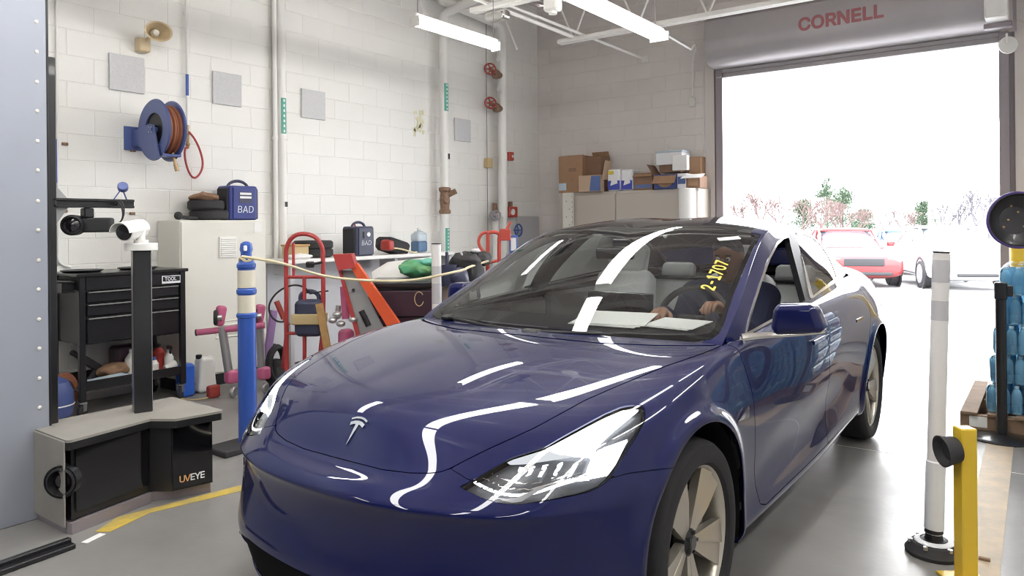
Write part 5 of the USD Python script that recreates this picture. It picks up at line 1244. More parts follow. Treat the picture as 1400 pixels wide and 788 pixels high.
# red hand truck with a strapped black case
dH = 6.0
def H(u, v, d=dH): return ondepth(u, v, d)
t = Th('hand_truck', 'red tubular hand truck standing upright beside the cream cabinet', 'hand truck', (H(416, 490)[0], H(416, 490)[1], 0))
def tb(pts, r=.014, d=dH, sm=0): return tube([H(u, v, d) for u, v in pts], r, 10, sm)
t.p('frame', tube(np.vstack([[H(392, 505)], [H(391.5, 450)], [H(391.5, 400)], [H(391, 360)], smooth_path([H(391, 350), H(394, 333), H(404, 322), H(416, 320), H(430, 324), H(439, 335), H(441.5, 350)], 4), [H(442, 400)], [H(441.5, 450)], [H(441, 505)]]), .018, 10), 'truck_red')
t.p('crossbar', tb([(391, 379), (442, 379)]), 'truck_red'); t.p('crossbar', tb([(392, 456), (442, 456)]), 'truck_red')
t.p('centre_bar', tb([(416, 379), (416.5, 500)], .016), 'truck_red'); t.p('upright', tb([(401, 332), (401.5, 379)], .012), 'truck_red')
bl_, br_ = H(392, 500), H(441, 500)
for q in (bl_, br_):
    wv = np.array([q[0] - .10, q[1] + .02, .115]); w_ = t.p('wheel', lathe([(.03, -.03), (.115, -.035), (.12, -.02), (.12, .02), (.115, .035), (.03, .03), (.03, -.03)], 28, wv, (.59, .8, 0)), 'rubber'); t.p('rim', cyl(wv, .05, .05, (.59, .8, 0)), 'truck_red', parent=w_)
    t.p('brace', rod(q + [0, 0, .28], (q[0] - .10, q[1] + .02, .12), .013), 'truck_red'); t.p('leg', rod(q, (q[0], q[1], .02), .018), 'truck_red')
mid = (bl_ + br_) / 2; dirv = br_ - bl_; L_ = np.linalg.norm(dirv[:2])
t.p('toe_plate', box((mid[0] + .10, mid[1] - .0, .010), (.24, L_ + .1, .010), .002, rot((0, 0, 1), math.degrees(math.atan2(dirv[1], dirv[0])) - 90)), 'truck_red')
cs = H(418, 432, dH - .10)
t = Th('black_case', 'black case with a tan strap tied to the red hand truck', 'case', cs - [0, 0, .2])
Rc = np.stack([_fw, -_rt * np.array([1, 1, 0]), [0, 0, 1]], 1)
bk = t.p('body', rbox(cs - _fw * .12 * -1 - [0, 0, .03], (.16, .23, .30), .05, Rc), 'starter_dark', smooth=50)
t.p('handle', tube([cs + _fw * .12 + _rt * a + [0, 0, b] for a, b in ((-.07, .10), (-.055, .17), (.055, .17), (.07, .10))], .018, 8, 4), 'starter_dark')
t.p('strap', lumpy(rbox(cs + _fw * .115 - [0, 0, .035], (.19, .25, .085), .012, Rc), .006, 30, 2), 'tan_box')
t.p('cable', cat(tube([H(424, 402), H(410, 391), H(385, 396), H(368, 425), H(375, 437), H(388, 440)], .008, 6, 8), tube([H(424, 402), H(438, 399), H(449, 398)], .006, 6)), 'rubber')
st_ = H(446, 465, 5.8); solo('wood_batten', prism([tuple(x) for x in ((-.022, 0), (.022, 0), (.022, 1), (-.022, 1))], .02, (0, 0, 0), (1, 0, 0), (0, 1, 0)) if False else box((0, 0, 0), (.001, .001, .001)) if False else rbox(H(445, 462, 5.85), (.02, .06, .55), .004, Rc @ rot((1, 0, 0), -10)), 'wood', 'yellow wooden batten leaning against the red hand truck', 'board')
c = H(381, 428, 6.1)
solo('lever_bar', cat(rod(H(378, 412, 6.0), H(388, 436, 6.0), .022), rod(H(388, 436, 6.0), H(395, 445, 6.0), .012)), 'valve_red', 'brown lever handle tied left of the red hand truck', 'handle')
c = H(381, 478, 6.3); t = Th('cable_reel', 'coil of black cable on the floor left of the red hand truck', 'cable', (c[0], c[1], 0))
for k in range(4): t.p('loop', tube([(c[0] - .03 * k, c[1] + (.085 + .006 * k) * math.cos(a), .22 + (.14 + .01 * (k % 2)) * math.sin(a)) for a in np.linspace(0, 6.283, 24, endpoint=False)], .018, 8, closed=True), 'rubber')
t.p('core', rbox((c[0] - .05, c[1], .11), (.12, .12, .30), .04), 'rubber')
a, b = H(363, 425, 6.3), H(376, 492, 6.3); solo('purple_strip', mv(box((0, 0, 0), (.03, .07, np.linalg.norm(a - b)), .006), (a + b) / 2, rot((1, 0, 0), -10)), 'purple', 'purple plank leaning between the cabinet and the hand truck', 'board')

# pink wheel jacks in front of the cabinet
def pink_jack(label, u_top, v_top, u_bot, v_bot, d, bar):
    a, b = ondepth(u_top, v_top, d), ondepth(u_bot, v_bot, d); b[2] = max(b[2], .06)
    t = Th('wheel_jack', label, 'jack', (b[0], b[1], 0))
    t.p('tube', rod(a + (b - a) * .18, b, .034, 16), 'satin_steel')
    hd_ = t.p('head', rbox(a + [0, 0, .0], (.07, .085, .17), .03, rot((1, 0, 0), -12)), 'jack_pink', smooth=50)
    t.p('wheel', cyl(a + [.01, -.045, -.01], .062, .03, (.6, .8, 0), 20, .006), 'rubber', parent=hd_); t.p('hub', cyl(a + [.03, -.03, -.01], .025, .05, (.6, .8, 0), 16), 'satin_steel', parent=hd_)
    ft = t.p('foot', rbox(b + [.01, .01, .01], (.10, .10, .11), .03), 'jack_pink', smooth=50)
    t.p('caster', cyl((b[0] + .05, b[1] + .0, .047), .046, .035, (.8, .5, 0), 18, .008), 'satin_steel', parent=ft)
    if bar: t.p('crossbar', rod(ondepth(268, 455, d - .03), ondepth(362, 445, d + .05), .026, 14), 'jack_pink'); t.p('end_plug', cyl(ondepth(268.5, 455, d - .03), .027, .012, ondepth(362, 445, d + .05) - ondepth(268, 455, d - .03), 14), 'rubber')
pink_jack('pink wheel jack with a long crossbar in front of the cream cabinet', 301, 432, 314, 517, 6.05, True)
pink_jack('second pink wheel jack mostly hidden behind the blue post', 354.5, 430, 358, 512, 6.2, False)
a, b = H(299, 440, 6.0), H(320, 470, 6.0)
c = H(305, 520, 6.05); solo('red_can', rbox((c[0] - .06, c[1] - .05, .05), (.07, .10, .10), .02), 'valve_red', 'small dark red can on the floor behind the pink jack wheel', 'can')

# bench along the wall
xb0, xb1 = XW + .02, -5.78
ybA, ybB = onx(392, 352, xb1)[1], 6.75
zbn = onx(470, 352, xb1)[2]
t = Th('wall_bench', 'pale grey steel bench along the left wall with things piled on it', 'bench', ((xb0 + xb1) / 2, (ybA + ybB) / 2, 0))
t.p('top', box(((xb0 + xb1) / 2, (ybA + ybB) / 2, zbn - .02), (xb1 - xb0, ybB - ybA, .04), .006), 'white_paint')
t.p('back_panel', box((xb0 + .12, (ybA + ybB) / 2, zbn / 2), (.02, ybB - ybA - .1, zbn - .06)), 'bench_grey')
for y_ in (ybA + .08, (ybA + ybB) / 2 + .25, ybB - .05): t.p('leg', cat(box((xb1 - .05, y_, (zbn - .04) / 2), (.05, .05, zbn - .04), .004), box((xb1 - .16, y_, zbn - .10), (.24, .03, .10), .004)), 'bench_grey')
def B(u, x=-6.02): return onx(u, 340, x)[1]
jump_starter('jump_starter', 'dark jump starter with a dial and a red strap on the bench', (-5.92, B(490, -5.92), zbn + .002), 'starter_dark', .255, .33, .22, 'BAD', True)
for k, dz in enumerate((.045, .125)):
    tyre_small((-6.08, B(428, -6.08), zbn + dz + .004), ('lower' if k == 0 else 'upper') + ' of the two black rings behind the red hand truck hoop', .20, .085)
t = Th('wood_box', 'small tan wooden box on the bench behind the hand truck hoop', 'box', (-6.0, B(406) + .02, zbn)); t.p('box', box((-6.02, B(404), zbn + .06), (.16, .20, .12), .006), 'tan_box'); t.p('lid', box((-6.02, B(404), zbn + .13), (.18, .22, .02), .004), 'wood')
c = np.array([-5.84, B(411, -5.84), zbn + .025]); solo('white_rag', lumpy(ball(c, 1, 3, (.05, .14, .03)), .03, 22, 4), 'paper_white', 'white rags at the front edge of the bench behind the hand truck', 'rag', smooth=60)
c = ondepth(424, 362, 5.9); solo('wall_clip', cat(box(c, (.04, .07, .05), .01), rod(c, c + _rt * .10 + [0, 0, .02], .01)), 'black_trim', 'small black and white bracket seen through the hand truck hoop', 'bracket')
t = Th('tool_bag', 'black tool bag with red lining tipped over on the bench', 'bag', (-5.95, B(535, -5.95), zbn)); c = np.array([-5.95, B(537, -5.95), zbn + .085])
t.p('body', lumpy(rbox(c, (.24, .34, .16), .05, rot((1, 0, 0), -14)), .04, 9, 6), 'rubber', smooth=50); t.p('lining', lumpy(rbox(c + [.06, -.14, .02], (.14, .10, .12), .03), .03, 12, 7), 'clamp_red', smooth=50)
t.p('strap', tube([c + [.10, -.16, -.02], c + [.14, .0, -.03], c + [.13, .16, -.065], c + [.10, .28, -.07]], .010, 6, 6), 'rope_cream')
c = np.array([-6.0, B(573, -6.0), zbn]); t = Th('fluid_jug', 'clear jug of blue washer fluid at the far end of the bench', 'jug', c)
t.p('fluid', rbox(c + [0, 0, .07], (.13, .17, .13), .025), 'washer_fluid'); t.p('body', rbox(c + [0, 0, .175], (.134, .174, .10), .03), 'clear_jug'); t.p('neck', cat(rbox(c + [0, 0, .215], (.10, .12, .07), .03), cyl(c + [0, 0, .255], .024, .035)), 'clear_jug'); t.p('cap', cyl(c + [0, 0, .275], .026, .022), 'jug_white')

# orange and grey floor crane leaning at the bench
dC = 5.55
def C(u, v, d=dC): return ondepth(u, v, d)
t = Th('floor_crane', 'orange and grey folded floor crane leaning towards the car', 'crane', (C(540, 470)[0], C(540, 470)[1], 0))
def slab(uv, d, th):
    p = [C(u, v, d) for u, v in uv]; return hull(np.vstack([p, [q + _fw * th for q in p]]))
t.p('boom', slab([(477, 362), (488, 360), (586, 500), (562, 500)], dC, .07), 'crane_orange', label='orange steel boom')
pl_ = t.p('plate', slab([(464, 370), (484, 370), (530, 460), (496, 480)], dC + .06, .02), 'steel_grey', label='grey steel side plate')
t.p('plate_edge', slab([(462, 369), (466, 369), (498, 480), (492, 480)], dC + .03, .07), 'truck_red', parent=pl_)
t.p('bolt', cyl(C(483, 397, dC + .05), .012, .02, _fw, 6), 'rubber', parent=pl_)
t.p('head', slab([(455, 348), (480, 347), (486, 366), (462, 370)], dC - .02, .12), 'truck_red', label='dark red head bracket')
t.p('foot', cat(hull(np.vstack([[C(562, 500) * [1, 1, 0] + [a, b, z] for a in (-.04, .04) for b in (-.1, .12) for z in (.005, .12)], [C(572, 498, dC + .03)]]))), 'truck_red')
for u in (497,): solo('pump_handle', cat(rod(C(494, 425), C(504, 446), .022), rod(C(504, 446), C(500, 432), .012)), 'black_trim', 'black pump handle beside the orange crane boom', 'handle')
a, b = C(470, 392, 5.7), C(473, 436, 5.7)
t = Th('pink_jack_stand', 'pink upright jack with chrome fittings between hand truck and crane', 'jack', (b[0], b[1], 0))
t.p('handle', rod(a, b, .030, 12), 'jack_pink'); t.p('body', rbox((b[0], b[1], .30), (.10, .12, .60), .04), 'jack_pink', smooth=50)
for k, (u, v) in enumerate(((461, 430), (466, 443), (483, 437), (455, 438))): t.p('fitting', ball(C(u, v, 5.6), .035, 2, (1, 1, .7)), 'satin_steel')
t.p('rod', rod(C(463, 418, 5.7), C(461, 436, 5.7), .02), 'satin_steel')

# chest, tub, bag pile in front of the bench
dK = 5.75
p0, p1 = ondepth(508, 392, dK), ondepth(588, 392, dK)
Rk = np.stack([_fw, -_rt * np.array([1, 1, 0]) / np.linalg.norm(_rt[:2]), [0, 0, 1]], 1)
mid = (p0 + p1) / 2; wK = np.linalg.norm(p1 - p0); zk = ondepth(548, 386, dK)[2]
t = Th('tool_chest', 'dark maroon tool chest with a chalk ring on its front', 'chest', (mid[0], mid[1], 0)); cK = mid + _fw * .22
t.p('body', rbox((cK[0], cK[1], (zk - .06) / 2), (.44, wK + .06, zk - .07), .012, Rk), 'chest_maroon'); t.p('lid', rbox((cK[0], cK[1], zk - .02), (.47, wK + .09, .055), .02, Rk), 'cart_black')
rc_ = ondepth(573, 409, dK - .012); t.p('chalk_ring', tube([rc_ + _rt * .035 * math.cos(a) + np.array([0, 0, .055 * math.sin(a)]) for a in np.linspace(.6, 5.9, 18)], .004, 5), 'tan_box')
t.p('drawer_line', box(tuple(mid * [1, 1, 0] - _fw * .002 + [0, 0, zk - .27]), (.012, wK, .008), 0, Rk), 'black_under')
c = ondepth(600, 421, 5.6); solo('red_lamp', rbox(c, (.05, .09, .05), .012, Rk), 'alarm_red', 'small red lamp at the corner of the maroon chest', 'lamp')
t_ = []
pts = []
for u, v in ((508, 372), (530, 358), (566, 354), (600, 350)): pts += [ondepth(u, v, 6.5), ondepth(u + 6, v + 36, 6.4), ondepth(u, v + 5, 6.9)]
solo('white_fairing', lumpy(hull(pts), .02, 5, 9), 'white_paint', 'white moulded plastic panel lying behind the maroon chest', 'panel', smooth=50)
c = ondepth(568, 368, 6.3); solo('green_bag', lumpy(ball(c, 1, 3, (.13, .19, .07)), .10, 9, 12), 'plastic_green', 'crumpled green plastic bag on the white panel', 'bag', smooth=60)
c = ondepth(583, 359, 6.35); solo('green_strap', lumpy(ball(c, 1, 3, (.06, .12, .03)), .06, 16, 14), 'label_green', 'bright green strap on top of the green bag', 'strap', smooth=60)
c = ondepth(628, 395, 6.5); t = Th('brown_bin', 'brown tarp-covered bin between the white post and the windscreen', 'bin', (c[0], c[1], 0)); t.p('bin', lumpy(rbox((c[0], c[1], c[2] / 2 + .04), (.45, .55, c[2] + .02), .08, Rk), .05, 6, 3), 'tarp_brown', smooth=50)
c = ondepth(636, 366, 6.5); solo('black_bag', lumpy(ball(c, 1, 3, (.17, .14, .15)), .12, 7, 21), 'rubber', 'black bag on the brown bin with straps sticking up', 'bag', smooth=60)
c = ondepth(655, 355, 6.6); solo('black_bag', lumpy(ball(c, 1, 3, (.10, .11, .07)), .08, 10, 22), 'rubber', 'smaller black bundle beside the far red hand truck', 'bag', smooth=60)
c = ondepth(611, 372, 6.3); solo('dark_bucket', cat(lathe([(.06, -.12), (.085, .06), (.08, .06), (.055, -.11)], 20, c), rod(c + [0, 0, .02], c + [0, 0, .17], .014), lumpy(ball(c + _rt * .10 - [0, 0, .05], .09, 2), .05, 10, 3)), 'starter_dark', 'dark bucket with an upright handle beside the white post', 'bucket')
solo('light_strap', cat(rod(ondepth(630, 345, 6.42), ondepth(639, 364, 6.38), .010), ball(ondepth(650, 343, 6.5), .035, 2, (1, 1.6, .6))), 'band_grey', 'pale strap lying over the black bag', 'strap')
# far red hand truck
t = Th('hand_truck', 'bright red hand truck with a side handle near the corner riser', 'hand truck', ondepth(675, 400, 6.9) * [1, 1, 0])
G = lambda u, v: ondepth(u, v, 6.9)
t.p('frame', tube(np.vstack([[G(666.5, 480)], [G(666.5, 400)], [G(667, 330)], smooth_path([G(667, 324), G(670, 318), G(676, 317.5), G(681, 319), G(682.5, 326)], 4), [G(682.5, 400)], [G(682.5, 480)]]), .018, 10), 'alarm_red')
t.p('side_handle', tube([G(667, 318), G(658, 321), G(654.5, 331), G(660, 343), G(666, 349)], .015, 10, 5), 'alarm_red')
t.p('crossbar', tube([G(667, 360), G(682, 356)], .013), 'alarm_red'); t.p('crossbar', tube([G(667, 425), G(682, 422)], .013), 'alarm_red')
for u in (666.5, 682.5): q = G(u, 480); t.p('leg', rod(q, (q[0], q[1], .01), .018), 'alarm_red')
c = G(691, 321); solo('valve_box', cat(rbox(c, (.06, .10, .11), .01, Rk), rod(c + [0, 0, .03], c + _rt * .05 + [0, 0, .12], .012)), 'alarm_red', 'small red valve box right of the far hand truck', 'box')
c = ondepth(702, 334, 7.0); t = Th('blue_can', 'blue and white spray can box standing near the corner', 'box', c - [0, 0, .09]); t.p('box', rbox(c, (.06, .08, .17), .008, Rk), 'label_blue'); t.p('label', box(c - _fw * .033, (.004, .05, .12), 0, Rk), 'print_white'); t.p('stand', box((c[0], c[1], (c[2] - .09) / 2), (.10, .10, c[2] - .09)), 'bench_grey')
cw = ondepth(735, 390, 7.4); solo('blue_bin', lathe([(.0, .0), (.22, 0), (.26, .95), (.28, .96), (.28, 1.0), (0, 1.0)], 28, (cw[0], cw[1], 0)), 'post_blue', 'blue drum in the back corner seen through the windscreen', 'drum')

# ================================================================== BACK WALL CABINETS AND BOXES
mat('cab_beige', (0.50, 0.455, 0.40), rough=0.45)
mat('cardboard', (0.40, 0.245, 0.145), rough=0.8, noise=(0.36, 0.215, 0.125), nscale=8)
mat('cardboard_dark', (0.27, 0.16, 0.105), rough=0.8, noise=(0.24, 0.14, 0.09), nscale=8)
mat('cardboard_pale', (0.52, 0.38, 0.27), rough=0.8)
mat('ink_blue', (0.05, 0.07, 0.22), rough=0.6)
mat('ink_navy', (0.10, 0.16, 0.36), rough=0.6)
mat('pack_white', (0.80, 0.80, 0.82), rough=0.3)
mat('pack_blue', (0.04, 0.06, 0.38), rough=0.3)
mat('pack_yellow', (0.70, 0.60, 0.08), rough=0.3)
yc_ = YB - .46
def K(u, v, y=None): return ony(u, v, yc_ if y is None else y)
zc_t = K(850, 261)[2]; xl, xr = K(765, 262)[0], K(955, 258)[0]; xs_ = K(842, 280)[0]
for a, b, lab in ((xl, xs_ - .004, 'left beige steel cabinet under the cardboard boxes'), (xs_ + .004, xr, 'right beige steel cabinet under the cardboard boxes')):
    t = Th('storage_cabinet', lab, 'cabinet', ((a + b) / 2, YB - .25, 0))
    t.p('body', box(((a + b) / 2, YB - .235, zc_t / 2), (b - a, .44, zc_t), .005), 'cab_beige')
    n = 1
    for k in range(n):
        w_ = (b - a) / n; dr = t.p('door', box((a + w_ * (k + .5), yc_ - .004, zc_t / 2 + .01), (w_ - .008, .016, zc_t - .10), .003), 'cab_beige')
        t.p('handle', box((a + w_ * (k + .5) + (.3 if k == 0 else -.3) * w_, yc_ - .02, 1.0), (.02, .02, .12), .004), 'satin_steel', parent=dr)
pc = K(785, 280); t = Th('perforated_post', 'cream perforated steel angle post in front of the left cabinet', 'post', (pc[0], yc_ - .06, 0))
t.p('post', cat(box((pc[0] - .07, yc_ - .045, zc_t / 2), (.18, .004, zc_t)), box((pc[0] + .02, yc_ - .06, zc_t / 2), (.004, .035, zc_t))), 'cabinet_cream')
for k in range(10): t.p('hole', cyl((pc[0] + .0, yc_ - .048, zc_t - .06 - .07 * k), .010, .004, (0, 1, 0), 10), 'guide_steel'); 
for k in range(5): t.p('hole', cyl((pc[0] - .10 + .05 * (k % 2), yc_ - .048, zc_t - .12 - .11 * k), .009, .004, (0, 1, 0), 10), 'guide_steel')
pc = K(945, 270); solo('water_heater', cat(lathe([(0, 0), (.10, 0), (.105, .02), (.105, zc_t - .03), (.10, zc_t - .01), (0, zc_t)], 28, (pc[0], yc_ - .13, 0))), 'white_paint', 'white upright cylinder in front of the right cabinet', 'tank')
def carton(name, label, u0, v0, u1, v1, y, d, m_, cat_='box', base=zc_t, extra=None):
    """front face between the pixels, standing on the cabinet"""
    a, b = K(u0, v1, y), K(u1, v0, y); h = b[2] - base; w_ = b[0] - a[0]
    t = Th(name, label, cat_, ((a[0] + b[0]) / 2, y + d / 2, base))
    bd_ = t.p('box', box(((a[0] + b[0]) / 2, y + d / 2, base + h / 2 + .001), (w_, d, h), .004), m_)
    return t, bd_, a[0], b[0], h, (a[0] + b[0]) / 2
yf = YB - .44
def flap(t, x0, x1, y, z, L, ang, m_, axis='x', parent=None):
    R = rot((1, 0, 0), ang); v, f = box((0, -L / 2, 0), (x1 - x0, L, .006)); t.p('flap', mv((v, f), ((x0 + x1) / 2, y, z), R), m_, parent=parent)
t, bd_, a, b, h, m0 = carton('carton', 'tallest brown carton at the left end of the cabinets', 764, 212, 796, 264, yf, .38, 'cardboard')
t.p('print', box((a + .23, yf - .001, zc_t + h * .62), (.12, .003, .05)), 'cardboard_dark', parent=bd_); t.p('label', box((a + .065, yf - .001, zc_t + h * .17), (.12, .003, .10)), 'paper_blue', parent=bd_, label='white and blue shipping label')
flap(t, a, b, yf + .03, zc_t + h + .004, .16, 170, 'cardboard_dark')
t, bd_, a, b, h, m0 = carton('carton', 'brown carton with open top right behind the tallest carton', 799, 214, 821, 262, yf + .10, .28, 'cardboard_dark'); flap(t, a, b, yf + .37, zc_t + h, .10, -60, 'cardboard')
t, bd_, a, b, h, m0 = carton('carton', 'small tan and navy carton with a raised flap', 791, 239, 821, 264, yf - .10, .10, 'cardboard_pale')
t.p('print', prism([(m0, zc_t + .01), (b - .003, zc_t + .01), (b - .003, zc_t + h - .01), (m0 + .03, zc_t + h - .01)], .003, (0, yf - .0995, 0), (1, 0, 0), (0, 0, 1)), 'ink_navy', parent=bd_)
v, f = box((0, 0, .13), (.006, .20, .26)); t.p('flap', mv((v, f), (b + .02, yf + .0, zc_t + .16), rot((0, 1, 0), 12)), 'cardboard_pale')
for u0, u1, lab in ((830, 848, 'left paper towel pack in white and blue film'), (848.5, 865, 'right paper towel pack in white and blue film')):
    a, b = K(u0, 259, yf), K(u1, 231, yf); h = b[2] - zc_t; w_ = b[0] - a[0]; t = Th('paper_towel_pack', lab, 'paper towels', ((a[0] + b[0]) / 2, yf + .12, zc_t), 'paper towel packs')
    bd_ = t.p('pack', rbox(((a[0] + b[0]) / 2, yf + .12, zc_t + h / 2), (w_, .24, h), .03), 'pack_white', smooth=50)
    t.p('blue_print', box(((a[0] + b[0]) / 2, yf - .001, zc_t + h * .27), (w_ * .9, .004, h * .42), .001), 'pack_blue', parent=bd_)
    t.p('print', prism([(a[0] + w_ * .25, zc_t + h * .25), (a[0] + w_ * .8, zc_t + h * .35), (a[0] + w_ * .75, zc_t + h * .6), (a[0] + w_ * .35, zc_t + h * .5)], .003, (0, yf - .003, 0), (1, 0, 0), (0, 0, 1)), 'pack_white', parent=bd_)
    if u0 < 840: t.p('yellow_print', box((a[0] + w_ * .3, yf - .001, zc_t + h * .85), (w_ * .4, .004, h * .16)), 'pack_yellow', parent=bd_)
t, bd_, a, b, h, m0 = carton('carton', 'small brown carton with navy print right of the towel packs', 867, 236, 892, 258, yf, .26, 'cardboard_dark'); t.p('print', box((m0, yf - .001, zc_t + h * .22), (b - a - .03, .003, h * .2)), 'ink_navy', parent=bd_); flap(t, a, b, yf + .02, zc_t + h, .08, 35, 'cardboard')
t, bd_, a, b, h, m0 = carton('carton', 'navy carton with a brown oval and open flaps', 894, 238, 924, 257, yf - .06, .30, 'ink_blue')
t.p('print', prism(sg.Point(0, 0).buffer(1, 12).__class__(sg.Point(0, 0).buffer(1, 12).exterior.coords) if False else [(m0 + .10 * math.cos(q), zc_t + h * .42 + .055 * math.sin(q)) for q in np.linspace(0, 6.28, 20, endpoint=False)], .003, (0, yf - .0595, 0), (1, 0, 0), (0, 0, 1)), 'cardboard', parent=bd_)
flap(t, a, b, yf - .05, zc_t + h, .13, 62, 'cardboard'); v, f = box((0, 0, .09), (.006, .24, .18)); t.p('flap', mv((v, f), (a - .01, yf + .08, zc_t + h - .01), rot((0, 1, 0), -32)), 'cardboard_dark')
t, bd_, a, b, h, m0 = carton('pack', 'small blue and white pack beside the navy carton', 926, 237, 938, 257, yf - .02, .22, 'pack_white', 'package'); t.p('print', box((m0, yf - .021, zc_t + h * .55), (b - a - .02, .003, h * .5)), 'ink_navy', parent=bd_)
zb2 = K(910, 226, yf + .1)[2]
t, bd_, a, b, h, m0 = carton('storage_bin', 'frosted white plastic bin on top of the navy carton', 897, 207, 932, 227, yf + .05, .26, 'pack_white', 'bin', base=zb2); t.p('lid', box((m0, yf + .18, zb2 + h + .01), (b - a + .03, .29, .025), .006), 'clear_jug'); 
t.p('stack', box((m0 + .0, yf + .18, (zb2 + zc_t + .22) / 2), (b - a - .06, .2, zb2 - zc_t - .22)), 'cardboard_dark')
t, bd_, a, b, h, m0 = carton('carton', 'white carton leaning at the right of the frosted bin', 919, 212, 939, 233, yf - .03, .08, 'paper_white', base=K(925, 233, yf - .03)[2])
t, bd_, a, b, h, m0 = carton('carton', 'brown and navy carton with a wide white flap at the right end', 938, 240, 957, 259, yf - .02, .24, 'cardboard_dark'); t.p('print', box((m0, yf - .021, zc_t + h * .5), ((b - a) * .7, .003, h * .6)), 'cardboard', parent=bd_); flap(t, a - .02, b + .06, yf - .0, zc_t + h + .02, .16, 20, 'paper_white')
t, bd_, a, b, h, m0 = carton('carton', 'plain brown carton standing at the back right end', 941, 214, 958, 259, yf + .24, .16, 'cardboard')

# ================================================================== RIGHT SIDE
mat('safety_yellow', (0.74, 0.50, 0.035), rough=0.4, coat=.2)
yp = onz(1321, 796, 0)
zt_ = CAMZ + (HOR - 590) / F * ((yp - CAM) @ _fw)
t = Th('yellow_post', 'square yellow steel post in the right foreground with a black rubber cup', 'post', (yp[0], yp[1], 0))
Ry = rot((0, 0, 1), 36)
t.p('post', box((yp[0], yp[1], zt_ / 2), (.060, .060, zt_), .004, Ry), 'safety_yellow'); t.p('base_plate', box((yp[0], yp[1], .005), (.15, .15, .01), .002, Ry), 'safety_yellow')
cu = np.array([yp[0], yp[1], zt_ - .085]) - _rt * .03 * np.array([1, 1, 0])
t.p('rubber_cup', lathe([(0, 0), (.046, 0), (.050, .008), (.052, .030), (.060, .062), (.054, .062), (.035, .04), (0, .04)], 32, cu, -_rt * np.array([1, 1, 0]) - np.array([0, 0, .12])), 'rubber')
sb = onz(1370, 601, 0); ds = (sb - CAM) @ _fw; zs = lambda v: CAMZ + (HOR - v) / F * ds
t = Th('stanchion', 'black belt stanchion in front of the bottled water', 'stanchion', (sb[0], sb[1], 0))
t.p('base', lathe([(0, 0), (.172, 0), (.175, .008), (.16, .018), (.05, .035), (0, .037)], 40, (sb[0], sb[1], 0)), 'cart_black'); t.p('tube', cyl((sb[0], sb[1], (zs(395) + .03) / 2), .030, zs(395) - .03, n=24), 'cart_black')
t.p('head', cat(cyl((sb[0], sb[1], zs(404)), .036, .11, n=24, b=.006), box((sb[0] + .035, sb[1] + .03, zs(404)), (.05, .04, .07), .004, Ry)), 'black_trim')
# pallet with packs of bottled water
P0 = onz(1311, 594, 0) + [0, .07, 0]; pw, pl = 1.0, 1.15
mat('pallet_wood', (0.30, 0.20, 0.13), rough=0.85, noise=(0.23, 0.155, 0.10), nscale=10)
pang = 0.0
t = Th('wooden_pallet', 'wooden pallet under the bottled water', 'pallet', (P0[0] + pw / 2, P0[1] + pl / 2, 0))
for k in range(3): t.p('stringer', box((P0[0] + pw / 2, P0[1] + .05 + k * (pl - .10) / 2, .07), (pw, .045, .095), .003), 'pallet_wood')
for k in range(7): t.p('deck_board', box((P0[0] + .05 + k * (pw - .10) / 6, P0[1] + pl / 2, .129), (.095, pl, .018), .002), 'pallet_wood')
for k in range(3): t.p('bottom_board', box((P0[0] + .05 + k * (pw - .10) / 2, P0[1] + pl / 2, .0115), (.095, pl, .018), .002), 'pallet_wood')
t.p('tag', box((P0[0] + .10, P0[1] + .026, .075), (.10, .003, .07), .001), 'paper_white')
pane_mat('shrink_film', (0.90, 0.97, 1.0), 1.0, 1.35)
mat('water_blue', (0.42, 0.76, 0.97), rough=0.12, trans=.4, ior=1.2)
mat('water_cap', (0.70, 0.80, 0.88), rough=0.3)
def water_pack(c, label):
    t = Th('water_pack', label, 'bottled water', c, 'shrink-wrapped packs of bottled water on the pallet')
    nx, ny = 4, 6; px_, py_, h = .095, .063, .205
    px_ = .40 / 6; 
    prof_ = [(0, 0), (.027, 0), (.031, .006), (.031, .055), (.028, .062), (.031, .07), (.031, .115), (.024, .145), (.012, .162), (.012, .170), (0, .170)]
    bl = []; cp = []
    for i in range(4):
        for j in range(6):
            if 0 < i < 3 and 0 < j < 5: continue
            q = (c[0] + (i - 1.5) * .066, c[1] + (j - 2.5) * .066, c[2] + .002)
            bl.append((prof_, q)); 
    t.p('bottles', cat(*[lathe(p, 10, q) for p, q in bl]), 'water_blue', kind='stuff'); t.p('caps', cat(*[cyl((q[0], q[1], q[2] + .173), .013, .014, n=8) for _, q in bl]), 'water_cap', kind='stuff')
    v, f = rbox((c[0], c[1], c[2] + .092), (.272, .404, .178), .035); t.p('film', lumpy((v, f), .012, 12, int(abs(c[0] * 100) + c[2] * 50)), 'shrink_film', smooth=60)
xw0 = P0[0] + .14
for lay in range(5):
    for ix in range(3):
        for iy in range(2):
            x_ = xw0 + ix * .285 + .02 * lay + .136; y_ = P0[1] + .25 + iy * .425 + (.02 if lay % 2 else 0)
            water_pack((x_, y_, .1395 + lay * .192), 'pack of bottled water in the %s layer, %s row, %s from the left' % (('lowest', 'second lowest', 'middle', 'second highest', 'top')[lay], ('front', 'rear')[iy], ('first', 'second', 'third')[ix]))
